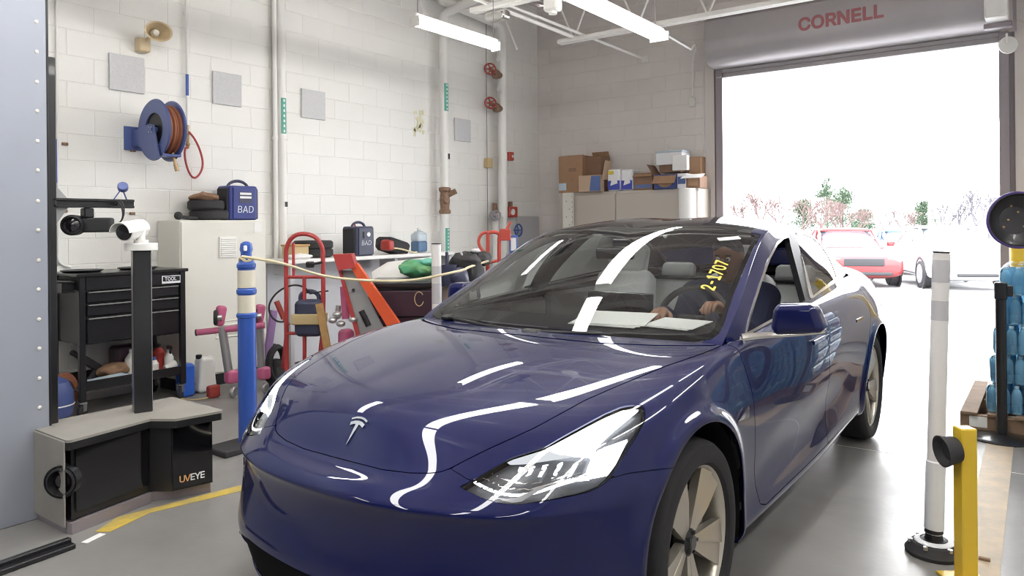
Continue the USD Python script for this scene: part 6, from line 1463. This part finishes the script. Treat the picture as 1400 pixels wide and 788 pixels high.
# yellow bollard with a big round black lamp at the door frame
py_ = ondepth(1386, 350, 6.6)
t = Th('yellow_bollard', 'thick yellow bollard standing behind the bottled water', 'bollard', (py_[0] + .04, py_[1] + .3, 0)); t.p('pipe', lathe([(0, 0), (.085, 0), (.085, 1.45), (.06, 1.48), (0, 1.49)], 28, (py_[0] + .04, py_[1] + .3, 0)), 'safety_yellow')
mat('purple_rim', (0.06, 0.035, 0.16), rough=0.3)
lc = ondepth(1390, 301, 4.2); ld = -_fw - _rt * .25; ld /= np.linalg.norm(ld)
t = Th('round_lamp', 'large round black lamp head at the right edge', 'lamp', (lc[0], lc[1], lc[2]))
hd_ = t.p('housing', lathe([(0, -.16), (.10, -.15), (.14, -.06), (.158, -.01), (.158, .03), (.148, .032), (.135, .012), (.06, -.03), (0, -.035)], 48, lc, ld), 'cart_black', label='deep black dish')
t.p('rim', tube([lc + ld * .025 + .155 * (frame_of(ld)[0] * math.cos(a) + frame_of(ld)[1] * math.sin(a)) for a in np.linspace(0, 6.2832, 48, endpoint=False)], .008, 8, closed=True), 'purple_rim', parent=hd_)
t.p('lens', lathe([(.13, .004), (.11, -.012), (.07, -.02), (0, -.024)], 40, lc, ld), 'dark_lens', parent=hd_)
for a in range(5): t.p('emitter', ball(lc - ld * .02 + (.035 + .012 * a) * (frame_of(ld)[0] * math.cos(a * 1.9) + frame_of(ld)[1] * math.sin(a * 1.9)), .008, 1), 'brass', parent=hd_)
bs_ = lc + _rt * .32 * np.array([1, 1, 0])
t.p('arm', tube([lc - ld * .12, lc - ld * .2 + _rt * .1, bs_], .02, 10, 4), 'cart_black'); t.p('stand', cat(rod((bs_[0], bs_[1], 0), bs_ + [0, 0, .1], .03, 14), cyl((bs_[0], bs_[1], .012), .14, .024, n=28)), 'cart_black')
# bits on the floor
f0 = onz(128, 737, .001); solo('white_strip', mv(box((0, 0, .003), (.035, .10, .004), .001), (f0[0], f0[1], .0), rot((0, 0, 1), 20)), 'paper_white', 'small white strip lying on the floor by the yellow line', 'strip')
a, b = onz(0, 775, .02), onz(96, 741, .02); d = b - a; L_ = np.hypot(d[0], d[1]); a = a - d / L_ * .45; L_ += -.05
solo('floor_rail', cat(box((a + b) / 2 * [1, 1, 0] + [0, 0, .012], (L_ + .5, .10, .022), .004, rot((0, 0, 1), math.degrees(math.atan2(d[1], d[0])))), box((a + b) / 2 * [1, 1, 0] + [0, 0, .03], (L_ + .5, .03, .02), .004, rot((0, 0, 1), math.degrees(math.atan2(d[1], d[0]))))), 'cart_black', 'black floor rail in the bottom left corner', 'rail')
bx = onz(318, 630, 0)
f1 = onz(1292, 775, .001); solo('wood_chip', box((onz(1346, 767, 0)[0], onz(1346, 767, 0)[1], .006), (.04, .02, .012), .002), 'pallet_wood', 'small chip of wood on the tan stripe', 'chip')

# ================================================================== DRIVER, PAPERS AND MARKS ON THE SCREEN
def limbs(chains, refine=.02, it=8):
    """chains of (point, radius); consecutive spheres are hulled and all are fused into one smooth surface"""
    parts_ = []
    for ch in chains:
        for (p, r), (q, s) in zip(ch[:-1], ch[1:]):
            a = m3.Manifold.sphere(r, 20).translate(tuple(map(float, p))); b = m3.Manifold.sphere(s, 20).translate(tuple(map(float, q)))
            parts_.append(m3.Manifold.batch_hull([a, b]))
    m = m3.Manifold.batch_boolean(parts_, m3.OpType.Add).refine_to_length(refine)
    mm = m.to_mesh(); tm = trimesh.Trimesh(mm.vert_properties[:, :3], mm.tri_verts)
    trimesh.smoothing.filter_taubin(tm, .5, -.53, it)
    return np.array(tm.vertices), np.array(tm.faces)
mat('jacket_navy', (0.022, 0.026, 0.06), rough=0.9, bump=(70, .2))
mat('trousers', (0.03, 0.03, 0.035), rough=0.9)
mat('skin', (0.28, 0.145, 0.09), rough=0.5)
mat('hair', (0.012, 0.010, 0.010), rough=0.7)
mat('eye_white', (0.7, 0.68, 0.65), rough=0.2)
cl = lambda x, y, z: CAR0 + np.array([x, y, z])
hipc, neck = cl(.37, 1.70, .56), cl(.38, 1.80, 1.045)
t = Th('driver', 'person in a dark navy jacket sitting at the steering wheel', 'person', cl(.37, 1.68, .5))
shL, shR = cl(.575, 1.77, .985), cl(.175, 1.74, .985)
elL, wrL = cl(.60, 1.50, .80), cl(.50, 1.30, .955); elR, wrR = cl(.20, 1.46, .82), cl(.30, 1.06, .955)
body = limbs([[(cl(.47, 1.68, .58), .13), (cl(.45, 1.74, .78), .125), (cl(.47, 1.78, .95), .10)], [(cl(.27, 1.68, .58), .13), (cl(.29, 1.74, .78), .125), (cl(.29, 1.77, .95), .10)], [(cl(.27, 1.68, .58), .13), (cl(.47, 1.68, .58), .13)], [(cl(.29, 1.77, .95), .10), (cl(.47, 1.78, .95), .10)], [(cl(.45, 1.74, .78), .125), (cl(.29, 1.74, .78), .125)],
    [(shL, .082), (cl(.40, 1.79, 1.01), .075), (shR, .082)], [(cl(.38, 1.79, .99), .075), (neck, .06)], [(shL, .078), (elL, .056), (wrL, .038)], [(shR, .078), (elR, .056), (wrR, .038)]])
bd_ = t.p('jacket', body, 'jacket_navy', smooth=60, label='dark navy jacket')
t.p('trousers', limbs([[(cl(.47, 1.62, .56), .105), (cl(.49, 1.22, .60), .075), (cl(.48, .95, .33), .05)], [(cl(.27, 1.62, .56), .105), (cl(.25, 1.22, .60), .075), (cl(.27, .95, .33), .05)]]), 'trousers', smooth=60)
hc = cl(.375, 1.735, 1.185)
head = limbs([[(hc + [0, .015, .03], .083), (hc + [0, -.015, -.045], .062), (hc + [0, -.035, -.085], .038)], [(hc + [0, .01, .02], .083), (hc + [0, .045, -.02], .06)], [(cl(.38, 1.785, 1.03), .052), (hc + [0, .03, -.06], .054)],
    [(hc + [0, -.085, .0], .010), (hc + [0, -.098, -.030], .014)], [(hc + [-.014, -.088, -.032], .010), (hc + [.014, -.088, -.032], .010)], [(hc + [-.02, -.083, -.062], .010), (hc + [.02, -.083, -.062], .010)],
    [(hc + [-.078, .01, .0], .012), (hc + [-.080, .018, -.025], .010)], [(hc + [.078, .01, .0], .012), (hc + [.080, .018, -.025], .010)]], .010, 4)
hdp = t.p('head', head, 'skin', smooth=60)
t.p('hair', limbs([[(hc + [0, .03, .045], .082), (hc + [0, .055, -.01], .066)], [(hc + [-.03, .0, .065], .055), (hc + [.03, .0, .065], .055)]], .012, 6), 'hair', smooth=60, parent=hdp)
for s in (-1, 1):
    t.p('eye', ball(hc + [s * .030, -.074, .004], .012, 2), 'eye_white', parent=hdp); t.p('pupil', ball(hc + [s * .030, -.084, .004], .0055, 2), 'hair', parent=hdp)
    t.p('eyebrow', rod(hc + [s * .016, -.082, .024], hc + [s * .044, -.074, .025], .004, 6), 'hair', parent=hdp)
t.p('lips', rod(hc + [-.02, -.088, -.062], hc + [.02, -.088, -.062], .005, 6), 'hose_brown', parent=hdp)
def hand(wr, fwd, across, down, curl):
    """palm and five fingers closing along 'down'"""
    wr, fwd, across, down = (np.asarray(x, float) for x in (wr, fwd, across, down))
    ch = [[(wr, .028), (wr + fwd * .05 + across * .015, .026), (wr + fwd * .085 + across * .022, .016)], [(wr, .028), (wr + fwd * .05 - across * .015, .026), (wr + fwd * .085 - across * .022, .015)]]
    for k, (o, L) in enumerate(((.030, .075), (.010, .085), (-.010, .080), (-.030, .062))):
        a = wr + fwd * .085 + across * o; b = a + (fwd * (1 - curl) + down * curl) * L * .45; c_ = b + (fwd * (.6 - curl) + down * (.5 + curl * .4)) * L * .35; d_ = c_ + (fwd * (.2 - curl) + down) * L * .22
        ch.append([(a, .0105), (b, .0095), (c_, .0085), (d_, .0075)])
    ch.append([(wr + fwd * .02 + across * .03, .014), (wr + fwd * .05 + across * .055 + down * .01, .011), (wr + fwd * .08 + across * .058 + down * .028, .0095)])
    return limbs(ch, .006, 4)
t.p('hand', hand(wrL + [0, -.01, .005], np.array([-.25, -.86, .35]), np.array([-.96, .2, -.15]), np.array([0, -.5, -.85]), .5), 'skin', smooth=60)
t.p('hand', hand(wrR + [0, -.01, .0], np.array([.12, -.99, .0]), np.array([.99, .12, 0]), np.array([0, -.2, -.97]), .25), 'skin', smooth=60)
def dash_paper(name, label, lat, lon, w, l, rz, tilt, zoff, m_='paper_white', n=3):
    t = Th(name, label, 'paper', cl(lat, lon, .93 + zoff))
    for k in range(n): t.p('sheet', mv(box((0, 0, 0), (w, l, .0025)), cl(lat + .012 * k, lon + .006 * k, .932 + zoff + .004 * k), rot((0, 0, 1), rz + 3 * k) @ rot((1, 0, 0), tilt)), m_)
    return t
dash_paper('paper_sheets', 'white papers lying at the middle of the dashboard', .17, .76, .33, .24, 4, 7, .010)
dash_paper('paper_sheets', 'pale papers at the driver side of the dashboard by the hand', .47, .80, .24, .20, -8, 4, .006, 'paper_white', 2)
mat('paint_pen', (0.80, 0.62, 0.10), rough=0.7)
def on_screen(u, v):
    d = np.linalg.norm(pix(screen_s.V) - [u, v], axis=1); i = d.argmin(); return CAR0 + screen_s.V[i], screen_s.N[i]
p0, n0 = on_screen(976, 400); p1, _ = on_screen(996, 361)
ex = (p1 - p0) / np.linalg.norm(p1 - p0); ey = np.cross(n0, ex); L_ = np.linalg.norm(p1 - p0)
t_ = text('2-1707', .06, (0, 0, 0), (1, 0, 0), (0, 1, 0), .0012, True); v, f = t_; v = v * [L_ / t_[0][:, 0].max(), 1, 1]; v = p0 + n0 * .004 + v[:, :1] * ex + v[:, 1:2] * ey + v[:, 2:] * n0
part(ws, 'paint_mark', mv((v, f), -CAR0), 'paint_pen', label='yellow paint-pen writing 2-1707')
p0, n0 = on_screen(996, 326); p1, _ = on_screen(1010, 327); ex = (p1 - p0) / np.linalg.norm(p1 - p0); ey = np.cross(n0, ex)
part(ws, 'sticker', mv(prism([(-.055, -.018), (.055, -.018), (.055, .018), (-.055, .018)], .001, p0 + n0 * .003, ex, ey), -CAR0), 'paper_white', label='small white sticker')
for lat_ in (.02,):
    part(car, 'interior_camera', rbox((lat_, 1.17, 1.29), (.10, .06, .04), .012), 'black_trim')
# ================================================================== OUTSIDE
gs = YB + .3
struct('ground', prism([(gs, -.02), (40, -.02 - .016 * (40 - gs)), (310, -.02 - .016 * (40 - gs)), (310, -.9), (gs, -.9)], 400, (-200, 0, 0), (0, 1, 0), (0, 0, 1)), 'asphalt', label='pale car park ground sloping gently away from the door')
struct('ground_verge', box((0, YB + 150, -.50), (400, 60, .10)), 'verge' if 'verge' in MATS else mat('verge', (0.30, 0.31, 0.22), rough=1.0), label='grass strip beyond the parked cars')
mat('mustang_red', (0.20, 0.007, 0.009), rough=0.4, coat=.6)
mat('car_white', (0.78, 0.78, 0.78), rough=0.3, coat=1.0)
mat('car_blue', (0.03, 0.08, 0.25), rough=0.3, coat=1.0)
mat('glass_dark', (0.02, 0.025, 0.03), rough=0.05, coat=1.0)
mat('bark_pale', (0.12, 0.08, 0.075), rough=0.95)
mat('bark_grey', (0.08, 0.078, 0.09), rough=0.95)
mat('needles', (0.04, 0.068, 0.036), rough=0.9)
def loft(st, n=20, p=3.5, cap=True):
    """stations (y, half width, z bottom, z top) -> rounded tube along y"""
    ang = np.linspace(0, 2 * np.pi, n, endpoint=False) + np.pi / n; V = []
    for y, w, a, b in st:
        c, s = np.cos(ang), np.sin(ang)
        V.append(np.stack([w * np.sign(c) * np.abs(c) ** (2 / p), np.full(n, y), (a + b) / 2 + (b - a) / 2 * np.sign(s) * np.abs(s) ** (2 / p)], 1))
    V = np.array(V); k = len(V); v = V.reshape(-1, 3)
    i, j = np.meshgrid(np.arange(k - 1), np.arange(n), indexing='ij')
    q = np.stack([i * n + j, i * n + (j + 1) % n, (i + 1) * n + (j + 1) % n, (i + 1) * n + j], -1).reshape(-1, 4); f = tris(q)
    if cap:
        v = np.vstack([v, V[0].mean(0), V[-1].mean(0)]); jj = np.arange(n)
        f = np.vstack([f, np.stack([(jj + 1) % n, jj, np.full(n, k * n)], 1), np.stack([(k - 1) * n + jj, (k - 1) * n + (jj + 1) % n, np.full(n, k * n + 1)], 1)])
    m = trimesh.Trimesh(v, f, process=False); return (v, f if m.volume > 0 else f[:, ::-1])
def bg_car(label, loc, heading, kind, paint, group=None):
    """local axes: front at y = 0 looking to -y"""
    t = thing('parked_car', label, 'car', loc, heading)
    if kind == 'coupe': L, w, zb, hood, deck, roof, ws, we, wb_, r = 4.78, .95, .20, .86, .98, 1.38, (1.45, 2.25), (3.0, 4.1), (.95, 3.65), .34
    elif kind in ('sedan', 'bar'): L, w, zb, hood, deck, roof, ws, we, wb_, r = 4.7, .91, .20, .92, 1.02, 1.45, (1.25, 2.05), (3.3, 4.1), (.90, 3.65), .33
    else: L, w, zb, hood, deck, roof, ws, we, wb_, r = 4.9, 1.0, .30, 1.12, 1.18, 1.86, (1.35, 2.0), (4.3, 4.8), (.95, 3.85), .39
    b = part(t, 'body', loft([(0.0, w * .80, zb + .12, hood - .18), (.06, w * .90, zb + .06, hood - .08), (.35, w * .97, zb, hood - .02), (1.0, w, zb, hood + .01), (ws[0], w, zb, hood + .06), (2.6, w, zb, hood + .08), (3.8, w, zb, deck), (L - .35, w * .97, zb, deck), (L - .05, w * .88, zb + .08, deck - .05), (L, w * .8, zb + .16, deck - .14)], 24, 4.5), paint, 40)
    part(t, 'cabin', loft([(ws[0], w * .74, hood - .1, hood + .08), (ws[1], w * .70, hood - .1, roof - .02), ((ws[1] + we[0]) / 2, w * .70, hood - .1, roof), (we[0], w * .69, hood - .1, roof - .02), (we[1], w * .74, hood - .1, deck + .04)], 20, 4.0), 'glass_dark', 40)
    part(t, 'roof', loft([(ws[1] - .05, w * .66, roof - .06, roof), ((ws[1] + we[0]) / 2, w * .69, roof - .05, roof + .015), (we[0] + .05, w * .65, roof - .06, roof)], 20, 4.0), paint, 40)
    for s in (-1, 1):
        for a, c in (((ws[0] + .05, hood + .02), (ws[1], roof - .04)), ((we[1] - .1, deck + .02), (we[0], roof - .04)), (((ws[1] + we[0]) / 2, hood + .05), ((ws[1] + we[0]) / 2, roof - .03))):
            part(t, 'pillar', rod((s * w * .75, a[0], a[1]), (s * w * .68, c[0], c[1]), .035, 8), paint)
        part(t, 'headlight', rbox((s * w * .66, .09, hood - .20), (w * .38, .16, .11), .035), 'chrome'); part(t, 'door_mirror', rbox((s * (w + .07), ws[0] + .45, hood + .14), (.18, .10, .13), .04), paint)
        for y in wb_:
            ca = part(t, 'wheel', cyl((s * (w - .11), y, r), r, .24, (1, 0, 0), 28, .03), 'rubber'); part(ca, 'rim', cyl((s * (w - .0), y, r), r * .68, .05, (1, 0, 0), 20, .01), 'satin_steel')
            part(t, 'wheel_arch', lathe([(r + .01, -.02), (r + .07, -.02), (r + .07, .02), (r + .01, .02), (r + .01, -.02)], 28, (s * (w - .015), y, r + .01), (1, 0, 0)), 'black_trim')
    zg = (zb + hood) / 2 + .02
    if kind == 'bar': part(t, 'grille', rbox((0, .03, hood - .28), (w * 1.15, .10, .10), .03), 'satin_steel'); part(t, 'bumper_bar', rbox((0, .0, zb + .16), (w * 1.75, .14, .16), .05), 'guide_steel'); part(t, 'lower_grille', rbox((0, -.06, zb + .16), (w * .9, .06, .07), .02), 'black_trim')
    else: part(t, 'grille', rbox((0, .03, zg + .06), (w * .95, .10, .20), .04), 'black_trim'); part(t, 'lower_grille', rbox((0, .03, zb + .14), (w * 1.3, .10, .09), .03), 'black_trim')
    if kind == 'sedan': part(t, 'number_plate', box((0, -.03, zg - .12), (.30, .02, .12), .004), 'print_white')
    return t
def at_d(u, d): q = CAM + _fw * d + _rt * ((u - 700) / F * d); return np.array([q[0], q[1], -.02 - .016 * (min(q[1], 40) - gs)])
def face(dr, df):       # heading so that the car's rear lies along dr*right + df*forward
    q = _rt * dr + _fw * df; return math.degrees(math.atan2(q[1], q[0])) - 90
bg_car('red sports coupe with a dark grille parked facing the door', at_d(1181, 17.4), face(.24, .97), 'coupe', 'mustang_red')
bg_car('second red car half hidden behind the red coupe', at_d(1262, 22.6), face(.5, .86), 'coupe', 'mustang_red')
bg_car('white saloon with a grey bumper bar at the right of the door opening', at_d(1335, 16.4), face(.25, .97), 'bar', 'car_white')
bg_car('white saloon parked behind the red coupe', at_d(1150, 23.5), face(.4, .9), 'sedan', 'car_white')
bg_car('blue saloon whose roof shows over the second red car', at_d(1238, 36), face(.3, .95), 'sedan', 'car_blue')
bg_car('white saloon in the row behind the second red car', at_d(1302, 29), face(.3, .95), 'sedan', 'car_white')
bg_car('white saloon furthest left, beyond the tail of the blue car', at_d(1055, 27), face(.4, .9), 'sedan', 'car_white')
lp_ = at_d(1271, 38); t = thing('light_pole', 'slim white light pole in front of the bare trees', 'pole', lp_); part(t, 'pole', cyl((0, 0, 1.55), .09, 3.1, r2=.06), 'car_white'); part(t, 'lamp_head', box((0, .1, 3.1), (.35, .6, .12), .03), 'car_white')
def bare_tree(u, d, v_top, label, m_, seed, spread=.55, name='bare_tree'):
    base = at_d(u, d); Ht = CAMZ + (HOR - v_top) / F * d; rnd = random.Random(seed)
    segs = []
    def grow(p, dr, L, r, lev):
        q = p + dr * L; segs.append((p, q, r, r * .68))
        if lev == 0: return
        for _ in range(3 if lev > 1 else 4):
            nd = dr + np.array([rnd.uniform(-1, 1), rnd.uniform(-1, 1), rnd.uniform(-.25, .7)]) * spread * 1.3
            grow(p + (q - p) * rnd.uniform(.55, 1.0), nd / np.linalg.norm(nd), L * rnd.uniform(.62, .82), r * .68, lev - 1)
    grow(np.zeros(3), np.array([rnd.uniform(-.06, .06), 0, 1.0]), Ht * .30, Ht * .020, 5)
    top = max(s[1][2] for s in segs); k = Ht / top
    def seg(p, q, a, b):
        a_, b_, _d = frame_of(q - p); an = np.arange(3) * 2.0944
        v = np.vstack([p + a * (np.cos(an)[:, None] * a_ + np.sin(an)[:, None] * b_), q + b * (np.cos(an)[:, None] * a_ + np.sin(an)[:, None] * b_)])
        return v, np.array([(i, (i + 1) % 3, 3 + (i + 1) % 3) for i in range(3)] + [(i, 3 + (i + 1) % 3, 3 + i) for i in range(3)])
    t = thing(name, label, 'tree', base)
    part(t, 'trunk', mv(cyl((0, 0, Ht * .15 / k), segs[0][2], Ht * .30 / k + .1, r2=segs[0][3]), (0, 0, 0), None, k), m_)
    part(t, 'branches', mv(cat(*[seg(*s) for s in segs[1:]]), (0, 0, 0), None, k), m_, smooth=False)
def evergreen(u, d, v_top, label, seed, w):
    base = at_d(u, d); Ht = CAMZ + (HOR - v_top) / F * d; rnd = np.random.default_rng(seed); t = thing('pine_tree', label, 'tree', base)
    part(t, 'trunk', cyl((0, 0, Ht * .47), .16, Ht * .94, r2=.05), 'bark_pale')
    cl_ = []
    for k in range(46):
        h = rnd.uniform(.30, 1.0); rr = w * (1.08 - h) * rnd.uniform(.35, 1.2) + .12; a = rnd.uniform(0, 6.283)
        c = np.array([rr * math.cos(a), rr * math.sin(a), Ht * h])
        n = 90; q = c + rnd.normal(size=(n, 3)) * np.array([.42, .42, .24]) * (1.35 - .6 * h); d1 = rnd.normal(size=(n, 3)) * .17; d2 = rnd.normal(size=(n, 3)) * .06
        cl_.append((np.stack([q, q + d1, q + d2], 1).reshape(-1, 3), np.arange(3 * n).reshape(-1, 3)))
    part(t, 'foliage', cat(*cl_), 'needles', smooth=False, kind='stuff')
for i, (u, d, v, sp_, lab, m_) in enumerate(((1012, 70, 266, .6, 'pale bare tree furthest left in the door opening', 'bark_pale'), (1042, 75, 250, .6, 'pale bare tree second from the left in the opening', 'bark_pale'), (1064, 80, 262, .6, 'pale bare tree left of the gap in the tree line', 'bark_pale'),
    (1098, 66, 265, .7, 'wide pale bare tree left of the pines', 'bark_pale'), (1120, 60, 262, .7, 'pale bare tree in front of the tall pine', 'bark_pale'), (1150, 50, 270, .7, 'low bare tree right of the tall pine', 'bark_pale'), (1175, 62, 275, .7, 'low bare tree at the right end of the pine group', 'bark_pale'),
    (1208, 75, 288, .6, 'small bare tree left of the light pole', 'bark_pale'), (1232, 75, 280, .65, 'pinkish bare tree between the pines and the light pole', 'bark_pale'), (1252, 78, 284, .6, 'bare tree just left of the light pole', 'bark_pale'),
    (1292, 70, 274, .6, 'grey bare tree right of the light pole', 'bark_grey'), (1312, 72, 268, .6, 'grey bare tree in the right half of the opening', 'bark_grey'), (1334, 66, 253, .55, 'tallest grey bare tree near the right door frame', 'bark_grey'), (1352, 82, 262, .6, 'grey bare tree beside the right door frame', 'bark_grey'), (1368, 60, 258, .6, 'grey bare tree half hidden by the round lamp', 'bark_grey'))):
    bare_tree(u, d, v, lab, m_, 40 + i, sp_)
for u, d, v, w, lab, sd_ in ((1131, 88, 241, 1.9, 'tallest dark pine with an open crown', 1), (1152, 72, 256, 2.2, 'dense pine right of the tallest pine', 2), (1182, 92, 286, 1.6, 'small pine at the right end of the pine group', 3), (1262, 84, 276, 1.3, 'slim pine behind the light pole', 4), (1098, 80, 268, 1.6, 'pine behind the wide bare tree', 5)):
    evergreen(u, d, v, lab, sd_, w)
